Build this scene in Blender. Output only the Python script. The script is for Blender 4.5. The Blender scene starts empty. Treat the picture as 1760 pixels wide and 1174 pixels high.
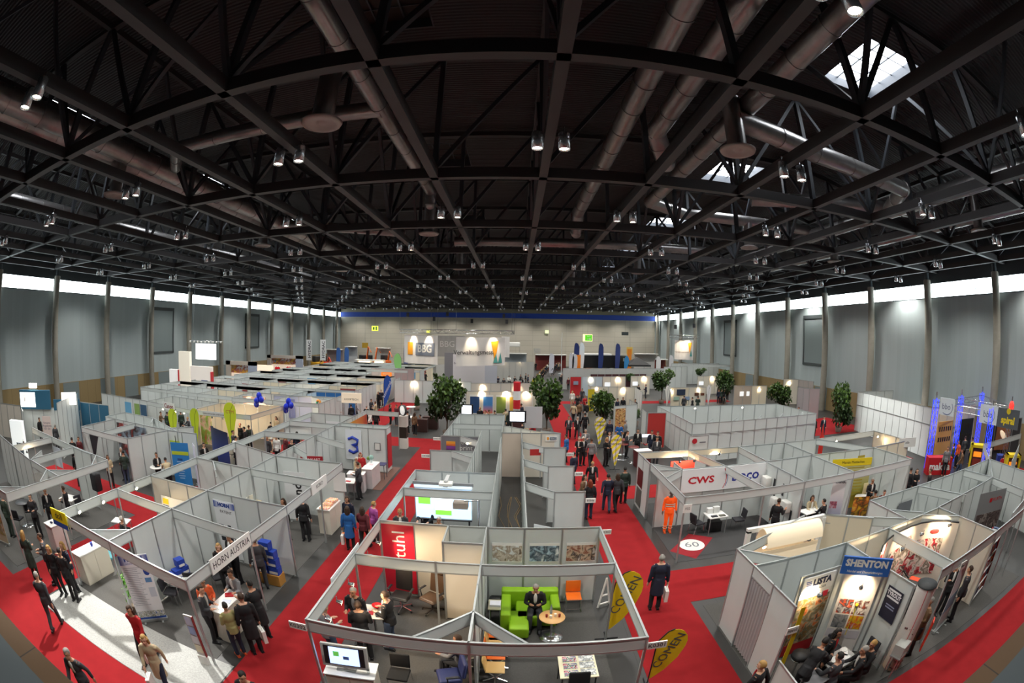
import bpy, math, random
from mathutils import Vector, Matrix, Euler
random.seed(7)
PI = math.pi
SC = bpy.context.scene
COL = SC.collection
# ---------------------------------------------------------------- camera model (fisheye lens), eye 7.65 m above the hall floor
LENS_PX, PITCH, ROLL, YAW, EYE = 786.81, -0.0166, 0.0157, -0.0087, 7.65
cd = bpy.data.cameras.new('camera')
cam = bpy.data.objects.new('camera', cd)
COL.objects.link(cam)
SC.camera = cam
cd.type = 'PANO'
cd.panorama_type = 'FISHEYE_EQUISOLID'
cd.sensor_fit = 'HORIZONTAL'
cd.sensor_width = 36.0
cd.sensor_height = 24.0
cd.fisheye_lens = LENS_PX / 1760 * 36.0
cd.fisheye_fov = 2 * PI
cd.clip_end = 400
def cam_dir(x, y, z):
    c, q = math.cos(ROLL), math.sin(ROLL); x, z = x*c - z*q, x*q + z*c
    c, q = math.cos(PITCH), math.sin(PITCH); y, z = y*c - z*q, y*q + z*c
    c, q = math.cos(YAW), math.sin(YAW); return Vector((x*c + y*q, -x*q + y*c, z))
R_, F_, U_ = cam_dir(1, 0, 0), cam_dir(0, 1, 0), cam_dir(0, 0, 1)
cam.matrix_world = Matrix(((R_.x, U_.x, -F_.x, 0), (R_.y, U_.y, -F_.y, 0), (R_.z, U_.z, -F_.z, EYE), (0, 0, 0, 1)))
def ray(px, py):
    dx, dy = px - 880, 587 - py
    r = math.hypot(dx, dy); th = 2*math.asin(min(1, r/2/LENS_PX)); s = math.sin(th)/max(r, 1e-9)
    return cam_dir(dx*s, math.cos(th), dy*s)
def at(px, py, z=0.0):
    """where on the level z the point seen at (px, py) of the photograph stands"""
    d = ray(px, py); t = (z - EYE)/d.z
    return d.x*t, d.y*t
def atY(px, py, Y):
    d = ray(px, py); t = Y/d.y
    return d.x*t, d.z*t + EYE
# ---------------------------------------------------------------- materials
def lin(h):
    if isinstance(h, str):
        h = [int(h[i:i+2], 16)/255 for i in (0, 2, 4)]
        return tuple(c/12.92 if c <= .04045 else ((c + .055)/1.055)**2.4 for c in h)
    return h
MATS = {}
def mat(name, col='808080', rough=.6, metal=0., emit=0., ecol=None, var=0., scale=4., bump=0., bscale=60., spec=.5, alpha=None, trans=None):
    if name in MATS: return MATS[name]
    m = bpy.data.materials.new(name); m.use_nodes = True
    nt = m.node_tree; b = nt.nodes['Principled BSDF']
    c = lin(col) + (1,)
    b.inputs['Base Color'].default_value = c
    b.inputs['Roughness'].default_value = rough
    b.inputs['Metallic'].default_value = metal
    b.inputs['Specular IOR Level'].default_value = spec
    if emit:
        b.inputs['Emission Color'].default_value = (lin(ecol) if ecol else lin(col)) + (1,)
        b.inputs['Emission Strength'].default_value = emit
    if trans: b.inputs['Transmission Weight'].default_value = trans
    if alpha is not None: b.inputs['Alpha'].default_value = alpha
    if var or bump:
        tc = nt.nodes.new('ShaderNodeTexCoord')
    if var:
        n = nt.nodes.new('ShaderNodeTexNoise'); n.inputs['Scale'].default_value = scale; n.inputs['Detail'].default_value = 6
        r = nt.nodes.new('ShaderNodeMapRange'); r.inputs['From Min'].default_value = .3; r.inputs['From Max'].default_value = .7
        r.inputs['To Min'].default_value = 1 - var; r.inputs['To Max'].default_value = 1 + var
        h = nt.nodes.new('ShaderNodeHueSaturation'); h.inputs['Color'].default_value = c
        nt.links.new(tc.outputs['Object'], n.inputs['Vector']); nt.links.new(n.outputs['Fac'], r.inputs['Value'])
        nt.links.new(r.outputs['Result'], h.inputs['Value']); nt.links.new(h.outputs['Color'], b.inputs['Base Color'])
    if bump:
        n2 = nt.nodes.new('ShaderNodeTexNoise'); n2.inputs['Scale'].default_value = bscale
        bp = nt.nodes.new('ShaderNodeBump'); bp.inputs['Strength'].default_value = bump; bp.inputs['Distance'].default_value = .02
        nt.links.new(tc.outputs['Object'], n2.inputs['Vector']); nt.links.new(n2.outputs['Fac'], bp.inputs['Height']); nt.links.new(bp.outputs['Normal'], b.inputs['Normal'])
    MATS[name] = m
    return m
def M(h, rough=.6, **k):
    """plain paint or cloth of one colour"""
    return mat('paint_%s_%s' % (h, ''.join('%s%s' % i for i in sorted(k.items())) + str(rough)), h, rough, **k)
def nodes_mat(name, build):
    if name not in MATS:
        m = bpy.data.materials.new(name); m.use_nodes = True
        build(m.node_tree, m.node_tree.nodes['Principled BSDF']); MATS[name] = m
    return MATS[name]
# ---------------------------------------------------------------- mesh collector
class MB:
    def __init__(s): s.v, s.f, s.mi, s.sm, s.mats = [], [], [], [], []
    def m(s, mt):
        if mt not in s.mats: s.mats.append(mt)
        return s.mats.index(mt)
    def add(s, vs, fs, mt, smooth=False):
        b = len(s.v); i = s.m(mt); s.v.extend(vs)
        for f in fs: s.f.append([b + k for k in f]); s.mi.append(i); s.sm.append(smooth)
        return s
    def box(s, mt, x0, y0, z0, x1, y1, z1, T=None):
        vs = [Vector((x, y, z)) for z in (z0, z1) for y in (y0, y1) for x in (x0, x1)]
        if T is not None: vs = [T @ v for v in vs]
        return s.add(vs, [(0, 2, 3, 1), (4, 5, 7, 6), (0, 1, 5, 4), (2, 6, 7, 3), (0, 4, 6, 2), (1, 3, 7, 5)], mt)
    def cbox(s, mt, c, d, T=None):
        return s.box(mt, c[0]-d[0]/2, c[1]-d[1]/2, c[2]-d[2]/2, c[0]+d[0]/2, c[1]+d[1]/2, c[2]+d[2]/2, T)
    def rbox(s, mt, c, d, r, T=None, n=3):
        """box with rounded edges: a squashed superellipsoid-like cushion"""
        N = 4*n + 4; vs, fs = [], []
        hx, hy, hz = d[0]/2, d[1]/2, d[2]/2; r = min(r, hx, hy, hz)
        ring = []
        for q, (sx, sy) in enumerate(((1, 1), (-1, 1), (-1, -1), (1, -1))):
            for k in range(n + 1):
                a = PI/2*(q + k/n); ring.append((sx*(hx - r), sy*(hy - r), math.cos(a), math.sin(a)))
        lev = [(-hz, 0)] + [(-hz + r - r*math.cos(t*PI/2/n), math.sin(t*PI/2/n)) for t in range(1, n + 1)] + [(hz - r + r*math.sin(t*PI/2/n), math.cos(t*PI/2/n)) for t in range(0, n)] + [(hz, 0)]
        for z, w in lev:
            for (cx, cy, a, b) in ring: vs.append(Vector((c[0] + cx + r*w*a, c[1] + cy + r*w*b, c[2] + z)))
        for l in range(len(lev) - 1):
            for k in range(N): fs.append((l*N + k, l*N + (k + 1) % N, (l + 1)*N + (k + 1) % N, (l + 1)*N + k))
        fs.append(tuple(range(N - 1, -1, -1))); fs.append(tuple(range((len(lev) - 1)*N, len(lev)*N)))
        if T is not None: vs = [T @ v for v in vs]
        return s.add(vs, fs, mt, True)
    def beam(s, mt, p, q, w, h=None, up=(0, 0, 1)):
        """square bar from p to q"""
        p, q = Vector(p), Vector(q); h = h or w; d = (q - p).normalized(); u = Vector(up)
        if abs(d.dot(u)) > .99: u = Vector((0, 1, 0))
        a = d.cross(u).normalized()*w/2; b = a.cross(d).normalized()*h/2
        vs = [e + sa*a + sb*b for e in (p, q) for sa, sb in ((-1, -1), (1, -1), (1, 1), (-1, 1))]
        return s.add(vs, [(3, 2, 1, 0), (4, 5, 6, 7), (0, 1, 5, 4), (1, 2, 6, 5), (2, 3, 7, 6), (3, 0, 4, 7)], mt)
    def tube(s, mt, pts, rad, n=8, caps=True, smooth=True):
        pts = [Vector(p) for p in pts]; L = len(pts); rr = rad if isinstance(rad, (list, tuple)) else [rad]*L
        vs, fs = [], []; a = None
        for i, p in enumerate(pts):
            d = (pts[min(i + 1, L - 1)] - pts[max(i - 1, 0)]).normalized()
            if a is None:
                u = Vector((0, 0, 1)) if abs(d.z) < .9 else Vector((1, 0, 0)); a = d.cross(u).normalized()
            else:
                a = (a - d*a.dot(d)).normalized()
            b = d.cross(a)
            for k in range(n):
                t = 2*PI*k/n; vs.append(p + rr[i]*(math.cos(t)*a + math.sin(t)*b))
        for i in range(L - 1):
            for k in range(n): fs.append((i*n + k, i*n + (k + 1) % n, (i + 1)*n + (k + 1) % n, (i + 1)*n + k))
        s.add(vs, fs, mt, smooth)
        if caps: s.add(vs[:n], [tuple(range(n - 1, -1, -1))], mt); s.add(vs[-n:], [tuple(range(n))], mt)
        return s
    def lathe(s, mt, prof, c=(0, 0, 0), n=16, smooth=True, caps=True):
        """profile of (radius, z) turned about the vertical through c"""
        vs, fs = [], []
        for r, z in prof:
            for k in range(n): t = 2*PI*k/n; vs.append(Vector((c[0] + r*math.cos(t), c[1] + r*math.sin(t), c[2] + z)))
        for i in range(len(prof) - 1):
            for k in range(n): fs.append((i*n + k, i*n + (k + 1) % n, (i + 1)*n + (k + 1) % n, (i + 1)*n + k))
        s.add(vs, fs, mt, smooth)
        if caps and prof[0][0] > 1e-4: s.add(vs[:n], [tuple(range(n - 1, -1, -1))], mt)
        if caps and prof[-1][0] > 1e-4: s.add(vs[-n:], [tuple(range(n))], mt)
        return s
    def ball(s, mt, c, r, n=12, m=8, T=None):
        r = r if isinstance(r, (tuple, list)) else (r, r, r); vs, fs = [], []
        for i in range(m + 1):
            p = PI*i/m
            for k in range(n): t = 2*PI*k/n; vs.append(Vector((r[0]*math.sin(p)*math.cos(t), r[1]*math.sin(p)*math.sin(t), -r[2]*math.cos(p))))
        for i in range(m):
            for k in range(n): fs.append((i*n + k, i*n + (k + 1) % n, (i + 1)*n + (k + 1) % n, (i + 1)*n + k))
        if T is not None: vs = [T @ v for v in vs]
        vs = [v + Vector(c) for v in vs]
        return s.add(vs, fs, mt, True)
    def quad(s, mt, a, b, c, d): return s.add([Vector(p) for p in (a, b, c, d)], [(0, 1, 2, 3)], mt)
    def sheet(s, mt, outline, t, T):
        """flat outline (x, z) of thickness t about y = 0, placed by T"""
        n = len(outline); vs = [T @ Vector((x, y, z)) for y in (-t/2, t/2) for x, z in outline]
        fs = [tuple(range(n)), tuple(range(2*n - 1, n - 1, -1))] + [(k, n + k, n + (k + 1) % n, (k + 1) % n) for k in range(n)]
        return s.add(vs, fs, mt)
    def mesh(s, name):
        me = bpy.data.meshes.new(name); me.from_pydata([tuple(v) for v in s.v], [], s.f)
        for m_ in s.mats: me.materials.append(m_)
        me.polygons.foreach_set('material_index', s.mi); me.polygons.foreach_set('use_smooth', s.sm); me.update()
        return me
    def build(s, name, parent=None, loc=None, rz=0., **k): return put(name, s.mesh(name), parent, loc, rz, **k)
def lift(parent, T):
    """thing > part > sub-part and no deeper: what would hang lower hangs beside its parent"""
    while parent is not None and parent.parent is not None and parent.parent.parent is not None:
        T = parent.matrix_basis @ (T if T is not None else Matrix.Identity(4)); parent = parent.parent
    return parent, T
def put(name, me, parent=None, loc=None, rz=0., label=None, cat=None, group=None, kind=None, T=None):
    parent, T = lift(parent, T)
    o = bpy.data.objects.new(name, me); COL.objects.link(o)
    if parent is not None: o.parent = parent
    if T is not None: o.matrix_basis = T
    else:
        if loc is not None: o.location = loc
        if rz: o.rotation_euler = (0, 0, rz)
    return tag(o, label, cat, group, kind)
def tag(o, label=None, cat=None, group=None, kind=None):
    if label: o['label'] = label
    if cat: o['category'] = cat
    if group: o['group'] = group
    if kind: o['kind'] = kind
    return o
def thing(name, label, cat, loc=(0, 0, 0), rz=0., group=None):
    o = bpy.data.objects.new(name, None); COL.objects.link(o); o.location = loc; o.rotation_euler = (0, 0, rz); o.empty_display_size = .1
    return tag(o, label, cat, group)
def copy_tree(o, parent=None):
    c = o.copy(); COL.objects.link(c)
    if parent is not None: c.parent = parent; c.matrix_parent_inverse = o.matrix_parent_inverse
    for ch in list(o.children): copy_tree(ch, c)
    return c
TXT = {}
def text(s, mt, size, parent, T, name='lettering', ext=.002, align='CENTER', wide=1., bold=0.):
    """raised lettering lying in the local xz plane of T, reading along +x, facing -y"""
    cu = bpy.data.curves.new(name, 'FONT'); cu.body = s; cu.size = size; cu.align_x = align; cu.align_y = 'CENTER'; cu.extrude = ext; cu.offset = bold; cu.resolution_u = 2
    cu.space_line = .9
    cu.materials.append(mt)
    tmp = bpy.data.objects.new('tmp', cu); me = bpy.data.meshes.new_from_object(tmp); me.name = name
    bpy.data.objects.remove(tmp); bpy.data.curves.remove(cu)
    parent, T = lift(parent, T)
    o = bpy.data.objects.new(name, me); COL.objects.link(o); o.parent = parent
    o.matrix_basis = T @ Matrix.Rotation(PI/2, 4, 'X') @ Matrix.Diagonal((wide, 1, 1, 1))
    return o
def Tr(x, y, z, rz=0., rx=0., ry=0.):
    return Matrix.Translation((x, y, z)) @ Matrix.Rotation(rz, 4, 'Z') @ Matrix.Rotation(ry, 4, 'Y') @ Matrix.Rotation(rx, 4, 'X')
# common materials
ALU = mat('aluminium', 'b4b9ba', .35, .6)
STEEL = mat('polished_steel', 'c8cacc', .18, .9)
CHROME = mat('chrome', 'd8dadc', .1, 1.)
PANEL = mat('white_laminate_panel', 'd0d6d5', .45, var=.03, scale=1.2)
WHITE = mat('white_paint', 'e4e4e0', .5)
BLACK = mat('black_plastic', '16161a', .5)
GREYF = mat('booth_carpet_grey', '4c4b49', .95, var=.12, scale=30, bump=.2, bscale=300)
# ================================================================ THE HALL
XL, XR, YB = -44.4, 34.3, 109.3
COLX = (-43.64, 33.6)
def floor_nodes(nt, b):
    tc = nt.nodes.new('ShaderNodeTexCoord'); n = nt.nodes.new('ShaderNodeTexNoise'); n.inputs['Scale'].default_value = .6; n.inputs['Detail'].default_value = 8
    sp = nt.nodes.new('ShaderNodeTexNoise'); sp.inputs['Scale'].default_value = 90
    br = nt.nodes.new('ShaderNodeTexBrick'); br.offset = 0; br.inputs['Scale'].default_value = 1; br.inputs['Brick Width'].default_value = 3.; br.inputs['Row Height'].default_value = 3.
    br.inputs['Mortar Size'].default_value = .008; br.inputs['Color1'].default_value = (1, 1, 1, 1); br.inputs['Color2'].default_value = (.93, .93, .93, 1); br.inputs['Mortar'].default_value = (.45, .45, .45, 1)
    cr = nt.nodes.new('ShaderNodeValToRGB'); cr.color_ramp.elements[0].position = .3; cr.color_ramp.elements[0].color = (.022, .022, .0215, 1); cr.color_ramp.elements[1].position = .75; cr.color_ramp.elements[1].color = (.042, .041, .040, 1)
    mx = nt.nodes.new('ShaderNodeMixRGB'); mx.blend_type = 'MULTIPLY'; mx.inputs[0].default_value = 1
    mx2 = nt.nodes.new('ShaderNodeMixRGB'); mx2.blend_type = 'OVERLAY'; mx2.inputs[0].default_value = .35
    nt.links.new(tc.outputs['Object'], n.inputs['Vector']); nt.links.new(tc.outputs['Object'], br.inputs['Vector']); nt.links.new(tc.outputs['Object'], sp.inputs['Vector'])
    nt.links.new(n.outputs['Fac'], cr.inputs['Fac']); nt.links.new(cr.outputs['Color'], mx.inputs[1]); nt.links.new(br.outputs['Color'], mx.inputs[2])
    nt.links.new(mx.outputs['Color'], mx2.inputs[1]); nt.links.new(sp.outputs['Fac'], mx2.inputs[2]); nt.links.new(mx2.outputs['Color'], b.inputs['Base Color'])
    b.inputs['Roughness'].default_value = .45
FLOOR = nodes_mat('hall_floor', floor_nodes)
b = MB(); b.box(FLOOR, XL - 1, 1.9, -.3, XR + 1, YB + 1, 0)
b.build('floor', label='dark grey hall floor with seams', kind='structure')
def seam_nodes(col, w, h, mort=.02, dark=.6, axes='yz', rough=.75):
    def f(nt, bs):
        tc = nt.nodes.new('ShaderNodeTexCoord'); sx = nt.nodes.new('ShaderNodeSeparateXYZ'); cx = nt.nodes.new('ShaderNodeCombineXYZ')
        br = nt.nodes.new('ShaderNodeTexBrick'); br.offset = 0; br.inputs['Scale'].default_value = 1; br.inputs['Brick Width'].default_value = w; br.inputs['Row Height'].default_value = h; br.inputs['Mortar Size'].default_value = mort
        c = lin(col); br.inputs['Color1'].default_value = c + (1,); br.inputs['Color2'].default_value = tuple(x*.94 for x in c) + (1,); br.inputs['Mortar'].default_value = tuple(x*dark for x in c) + (1,)
        nt.links.new(tc.outputs['Object'], sx.inputs[0]); nt.links.new(sx.outputs['XYZ'.index(axes[0].upper())], cx.inputs[0]); nt.links.new(sx.outputs['XYZ'.index(axes[1].upper())], cx.inputs[1])
        nt.links.new(cx.outputs[0], br.inputs['Vector']); nt.links.new(br.outputs['Color'], bs.inputs['Base Color']); bs.inputs['Roughness'].default_value = rough
    return f
WALLM = nodes_mat('grey_acoustic_mesh_wall', seam_nodes('aab6b8', .5, 40, .006, .86))
BACKM = nodes_mat('grey_panel_wall', seam_nodes('b8b2a4', 4., 1.22, .03, .72, 'xz'))
DADO = nodes_mat('oak_dado', seam_nodes('94805a', 1.25, 40, .012, .4))
DADOX = nodes_mat('oak_dado_front', seam_nodes('4a3212', 2.6, 40, .02, .2, 'xz'))
DARK = mat('dark_roof_wall', '3c4448', .8)
CONC = mat('concrete', '8e8a80', .85, var=.1, scale=1.5)
SKYW = mat('overcast_daylight_glass', 'ffffff', .3, emit=4.6, ecol='eafaff')
GATE = mat('grey_gate', '7c888a', .6)
GFR = mat('gate_frame', '454c4e', .6)
for side, x, d in (('left', XL, -1), ('right', XR, 1)):
    b = MB()
    b.box(WALLM, min(x, x + d*.3), -.5, 2.45, max(x, x + d*.3), YB, 11.4)
    b.box(DARK, min(x, x + d*.3), -.5, 12.55, max(x, x + d*.3), YB, 20)
    b.build('wall_' + side, label='grey wall along the %s side of the hall' % side, kind='structure')
    b = MB(); b.box(DADO, min(x - d*.04, x + d*.3), -.5, 0, max(x - d*.04, x + d*.3), YB, 2.45)
    for yy in (27.4, 33.3, 37.5, 44, 50, 58, 66, 75) if d < 0 else (42, 60, 84):
        b.box(GATE, min(x - d*.07, x), yy - 1.2, 0, max(x - d*.07, x), yy + 1.2, 2.4)
    b.build('trim_' + side, label='oak dado with grey doors along the %s wall' % side, kind='structure')
    for j, yy in enumerate((41.6, 64.9)):
        b = MB(); b.box(GATE, min(x - d*.06, x), yy, 4.9, max(x - d*.06, x), yy + 4.3, 10.2)
        for (a0, a1, z0, z1) in ((yy - .15, yy + 4.45, 10.1, 10.5), (yy - .15, yy + 4.45, 4.75, 5.), (yy - .15, yy + .05, 4.75, 10.3), (yy + 4.25, yy + 4.45, 4.75, 10.3)):
            b.box(GFR, min(x - d*.14, x), a0, z0, max(x - d*.14, x), a1, z1)
        b.build('door_%d' % (j + 1 + (2 if d > 0 else 0)), label='grey high gate in the %s wall' % side, kind='structure')
b = MB()
b.box(BACKM, XL, YB, 0, XR, YB + .3, 11.4); b.box(mat('blue_blind', '1d3f96', .6, emit=.05), XL, YB + .02, 11.4, XR, YB + .3, 12.6); b.box(mat('pale_back_upper', '8a8674', .8), XL, YB, 12.6, XR, YB + .3, 20)
b.build('wall_back', label='grey panelled back wall with a blue band', kind='structure')
b = MB(); b.box(DADOX, XL, 1.6, 0, XR, 2.1, 2.45); b.box(DARK, XL, -.6, 2.4, XR, 1.6, 2.45); b.box(DARK, XL, -.9, 2.45, XR, -.6, 20)
b.build('wall_front', label='front wall with a brown wooden dado', kind='structure')
# window bands, one per bay, with mullions; columns
wn = 0
COLY = [24.8 + 8*k for k in range(-3, 11)]
colb = MB(); colb.lathe(CONC, [(.36, 0), (.36, 12.75), (.33, 12.8)], n=20); colb.lathe(DARK, [(.22, 12.8), (.22, 13.4)], n=12)
colm = colb.mesh('column')
for side, x, d in (('left', XL, -1), ('right', XR, 1)):
    ys = [-.5] + [y for y in COLY if y > 0] + [YB]
    for i in range(len(ys) - 1):
        wn += 1
        b = MB(); b.box(SKYW, x + d*.12 - .01, ys[i], 11.4, x + d*.12 + .01, ys[i + 1], 12.55)
        o = b.build('window_%d' % wn, label='bright strip window high in the %s wall' % side, kind='structure')
        f = MB(); f.box(GFR, x + d*.05 - .06, ys[i], 11.32, x + d*.05 + .06, ys[i + 1], 11.4); n = 3
        for k in range(n + 1):
            yy = ys[i] + (ys[i + 1] - ys[i])*k/n; f.box(GFR, x + d*.05 - .03, yy - .025, 11.4, x + d*.05 + .03, yy + .025, 12.55)
        f.build('window_frame', o)
    for y in COLY:
        if y > 0: put('column', colm, loc=(COLX[0] if d < 0 else COLX[1], y, 0), kind='structure', label='round concrete column along the %s wall' % side)
# ---------------------------------------------------------------- roof
STL = mat('dark_steel_paint', '3b393a', .55)
STLB = mat('blue_grey_steel_paint', '40444a', .5)
def deck_nodes(nt, b):
    tc = nt.nodes.new('ShaderNodeTexCoord'); w = nt.nodes.new('ShaderNodeTexWave'); w.inputs['Scale'].default_value = 1.6; w.bands_direction = 'Y'
    bp = nt.nodes.new('ShaderNodeBump'); bp.inputs['Strength'].default_value = .8; bp.inputs['Distance'].default_value = .08
    nt.links.new(tc.outputs['Object'], w.inputs['Vector']); nt.links.new(w.outputs['Fac'], bp.inputs['Height']); nt.links.new(bp.outputs['Normal'], b.inputs['Normal'])
    b.inputs['Base Color'].default_value = lin('383536') + (1,); b.inputs['Roughness'].default_value = .7
DECK = nodes_mat('profiled_roof_deck', deck_nodes)
XC = -5.
def roof_z(x): return 19.3 if abs(x - XC) < 24 else 19.3 - (abs(x - XC) - 24)*.22
SKY = [(15.1, y) for y in (12, 28, 44, 60, 76)] + [(-25.1, y) for y in (12, 28, 44, 60, 76)] + [(-5, y) for y in (12, 28, 44)]
b = MB()
xs = sorted({XL, XR, XC - 24, XC + 24} | {x + s for x, y in SKY for s in (-1.7, 1.7)}); ysr = sorted({-.9, YB} | {y + s for x, y in SKY for s in (-2., 2.)})
for i in range(len(xs) - 1):
    for j in range(len(ysr) - 1):
        mx, my = (xs[i] + xs[i + 1])/2, (ysr[j] + ysr[j + 1])/2
        if any(abs(mx - x) < 1.7 and abs(my - y) < 2 for x, y in SKY): continue
        z0, z1 = roof_z(xs[i]), roof_z(xs[i + 1])
        b.quad(DECK, (xs[i], ysr[j], z0), (xs[i], ysr[j + 1], z0), (xs[i + 1], ysr[j + 1], z1), (xs[i + 1], ysr[j], z1))
b.build('ceiling', label='dark profiled roof deck', kind='structure')
SKYL = mat('skylight_glass', 'ffffff', .3, emit=7., ecol='f2f8ff')
SHUT = mat('shuttered_skylight', '2e2520', .7)
for x, y in SKY:
    wn += 1; dark = x == -5; z = roof_z(x)
    b = MB(); b.box(SHUT if dark else SKYL, x - 1.7, y - 2, z + .5, x + 1.7, y + 2, z + .55)
    o = b.build('window_%d' % wn, label='square skylight, %s' % ('shuttered dark' if dark else 'bright with daylight'), kind='structure')
    f = MB()
    for (a0, a1, c0, c1) in ((-1.75, -1.7, -2, 2), (1.7, 1.75, -2, 2), (-1.75, 1.75, -2.05, -2), (-1.75, 1.75, 2, 2.05)): f.box(STLB, x + a0, y + c0, z - .02, x + a1, y + c1, z + .55)
    for k in range(1, 3): f.box(STLB, x - 1.7 + 3.4*k/3 - .03, y - 2, z + .4, x - 1.7 + 3.4*k/3 + .03, y + 2, z + .46)
    for k in range(1, 4): f.box(STLB, x - 1.7, y - 2 + k - .02, z + .4, x + 1.7, y - 2 + k + .02, z + .45)
    f.build('window_frame', o)
BX = [.9 + 4*k for k in range(-11, 9)]
TY = [8 + 8*k for k in range(0, 13)]
ZB = 13.55
def ztop(x): return roof_z(x) - .35
ORD = 'first second third fourth fifth sixth seventh eighth ninth tenth eleventh twelfth thirteenth'.split()
# transverse trusses
for Y in TY:
    t = thing('roof_truss', '%s dark steel roof truss across the hall, counted from the viewer' % ORD[TY.index(Y)], 'truss', (0, Y, ZB))
    b = MB(); b.box(STL, XL, -.15, -.2, XR, .15, .2); b.build('bottom_chord', t)
    b = MB()
    for i in range(len(BX) - 1): b.beam(STL, (BX[i], 0, ztop(BX[i]) - ZB), (BX[i + 1], 0, ztop(BX[i + 1]) - ZB), .28)
    b.build('top_chord', t)
    for i, x in enumerate(BX):
        b = MB(); b.beam(STLB, (x, 0, .2), (x, 0, ztop(x) - ZB), .2, .24, (0, 1, 0)); b.build('post', t)
    for i in range(len(BX) - 1):
        x0, x1 = BX[i], BX[i + 1]
        up = x1 <= XC + 18 and x0 > XC - 10 or x1 < XC - 18
        a, c = ((x0, .2), (x1, ztop(x1) - ZB)) if up else ((x0, ztop(x0) - ZB), (x1, .2))
        b = MB(); b.beam(STLB, (a[0], 0, a[1]), (c[0], 0, c[1]), .16, .16, (0, 1, 0)); b.build('diagonal', t)
# longitudinal trusses
for x in BX:
    n = BX.index(x) - BX.index(.9)
    t = thing('roof_girder', ('dark steel girder running down the hall nearly above the viewer' if n == 0 else '%s dark roof girder %s of the one above the viewer' % (ORD[abs(n) - 1], 'right' if n > 0 else 'left')), 'girder', (x, 0, ZB))
    b = MB(); b.box(STL, -.15, -.5, -.2, .15, YB, .17); b.build('bottom_chord', t)
    if n % 2 == 0:
        b = MB(); b.box(STL, -.12, -.5, ztop(x) - ZB - .15, .12, YB, ztop(x) - ZB + .1); b.build('top_chord', t)
        for Y in [0] + TY[:-1]:
            for s in (0, 1):
                b = MB(); h = ztop(x) - ZB
                b.beam(STLB, (0, Y + 8*s, .2), (0, Y + 4, h), .16, .16, (1, 0, 0)); b.build('diagonal', t)
# downlights in pairs under the girders
HOUS = mat('silver_lamp_housing', 'c9ccd0', .25, .85)
LENS = mat('lamp_lens', 'fffbe8', .3, emit=26., ecol='fff6dc')
lh = MB(); lh.lathe(HOUS, [(.02, .75), (.02, .55), (.15, .53), (.17, .5), (.17, 0), (.15, 0), (.15, .08), (.001, .08)], n=14)
lhm = lh.mesh('ceiling_downlight'); ll = MB(); ll.lathe(LENS, [(.001, .05), (.148, .05), (.148, .06)], n=14); llm = ll.mesh('lamp_lens')
LAMPS = []
sd = bpy.data.lights.new('downlight_beam', 'SPOT'); sd.energy = 1.; sd.color = (1., .965, .9); sd.spot_size = 2.3; sd.spot_blend = .7; sd.shadow_soft_size = .14
for k in range(-10, 9):
    for j in range(7):
        Y = min(105, 12 + 16*j - (8 if k % 2 else 0))
        if .9 + 4*k > 33: continue
        for s in (-.38, .38):
            o = put('ceiling_downlight', lhm, loc=(.9 + 4*k + s, Y, 12.85), label='silver cylinder downlight hanging in a pair from a dark roof girder', cat='ceiling light', group='downlights under the hall roof')
            put('lamp_lens', llm, o)
            l = bpy.data.objects.new('downlight_beam', sd); COL.objects.link(l); l.parent = o; l.location = (0, 0, -.05); LAMPS.append(l)
# ducts
DUCT = mat('galvanised_duct', 'a9a6a4', .32, .75, var=.1, scale=3, bump=.15, bscale=9)
def duct(name, pts, r, label):
    b = MB(); P = []
    for i in range(len(pts) - 1):
        p, q = Vector(pts[i]), Vector(pts[i + 1]); n = max(2, int((q - p).length/2))
        b.tube(DUCT, [p, q], r, 18)
        for k in range(n + 1):
            c = p + (q - p)*k/n; d = (q - p).normalized()*.04; b.tube(DUCT, [c - d, c + d], r*1.06, 18)
        b.ball(DUCT, q, r*1.0, 14, 10)
    b.build(name, label=label, cat='air duct')
duct('air_duct', [(-4.6, 1, 15.1), (-4.6, 23, 15.1), (-4.6, 23, 14.4)], .28, 'thin silver air duct left of the overhead girder')
duct('air_duct', [(-4.6, 13.3, 15.1), (-14, 13.3, 15.1), (-15.5, 15, 15.1)], .3, 'silver cross duct branching left from the thin duct')
duct('air_duct', [(4.2, 1, 16.2), (4.2, 31, 16.2), (4.2, 32, 15)], .42, 'silver air duct, left one of the pair right of the overhead girder')
duct('air_duct', [(5.7, 1, 16.2), (5.7, 17, 16.2), (6.4, 18, 15.2)], .42, 'silver air duct, right one of the pair right of the overhead girder')
duct('air_duct', [(8., 1, 15.8), (8., 26, 15.8), (11, 28, 15.8), (24, 28, 15.8)], .38, 'silver air duct that runs ahead and then bends to the right wall')
duct('air_duct', [(7.4, 13, 15.2), (12, 14.2, 15.2), (19, 15, 15.2), (21, 18, 15.2)], .42, 'silver cross duct behind the round diffuser at right')
duct('air_duct', [(-17.5, 1, 15.6), (-17.5, 60, 15.6)], .5, 'large silver air duct along the left bays, inner one')
duct('air_duct', [(-19.2, 1, 15.8), (-19.2, 60, 15.8)], .5, 'large silver air duct along the left bays, outer one')
duct('air_duct', [(-29, 8, 15.2), (-29, 70, 15.2)], .45, 'silver air duct high above the left booths near the left wall')
duct('air_duct', [(22, 6, 15.4), (22, 64, 15.4)], .5, 'large silver air duct along the right bays, inner one')
duct('air_duct', [(27, 10, 15.2), (27, 70, 15.2)], .45, 'silver air duct along the right bays, outer one')
duct('air_duct', [(-5, 36, 15), (16, 36, 15)], .36, 'silver duct across the middle of the hall roof')
duct('air_duct', [(-17.5, 29, 15.4), (-9, 34, 15.4)], .36, 'silver slanting duct in the left bays')
duct('air_duct', [(13, 22, 15.4), (24, 17.6, 15.4)], .4, 'silver slanting duct in the right bays')
DIFF = mat('diffuser_white', 'b9b2ac', .5)
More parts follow.
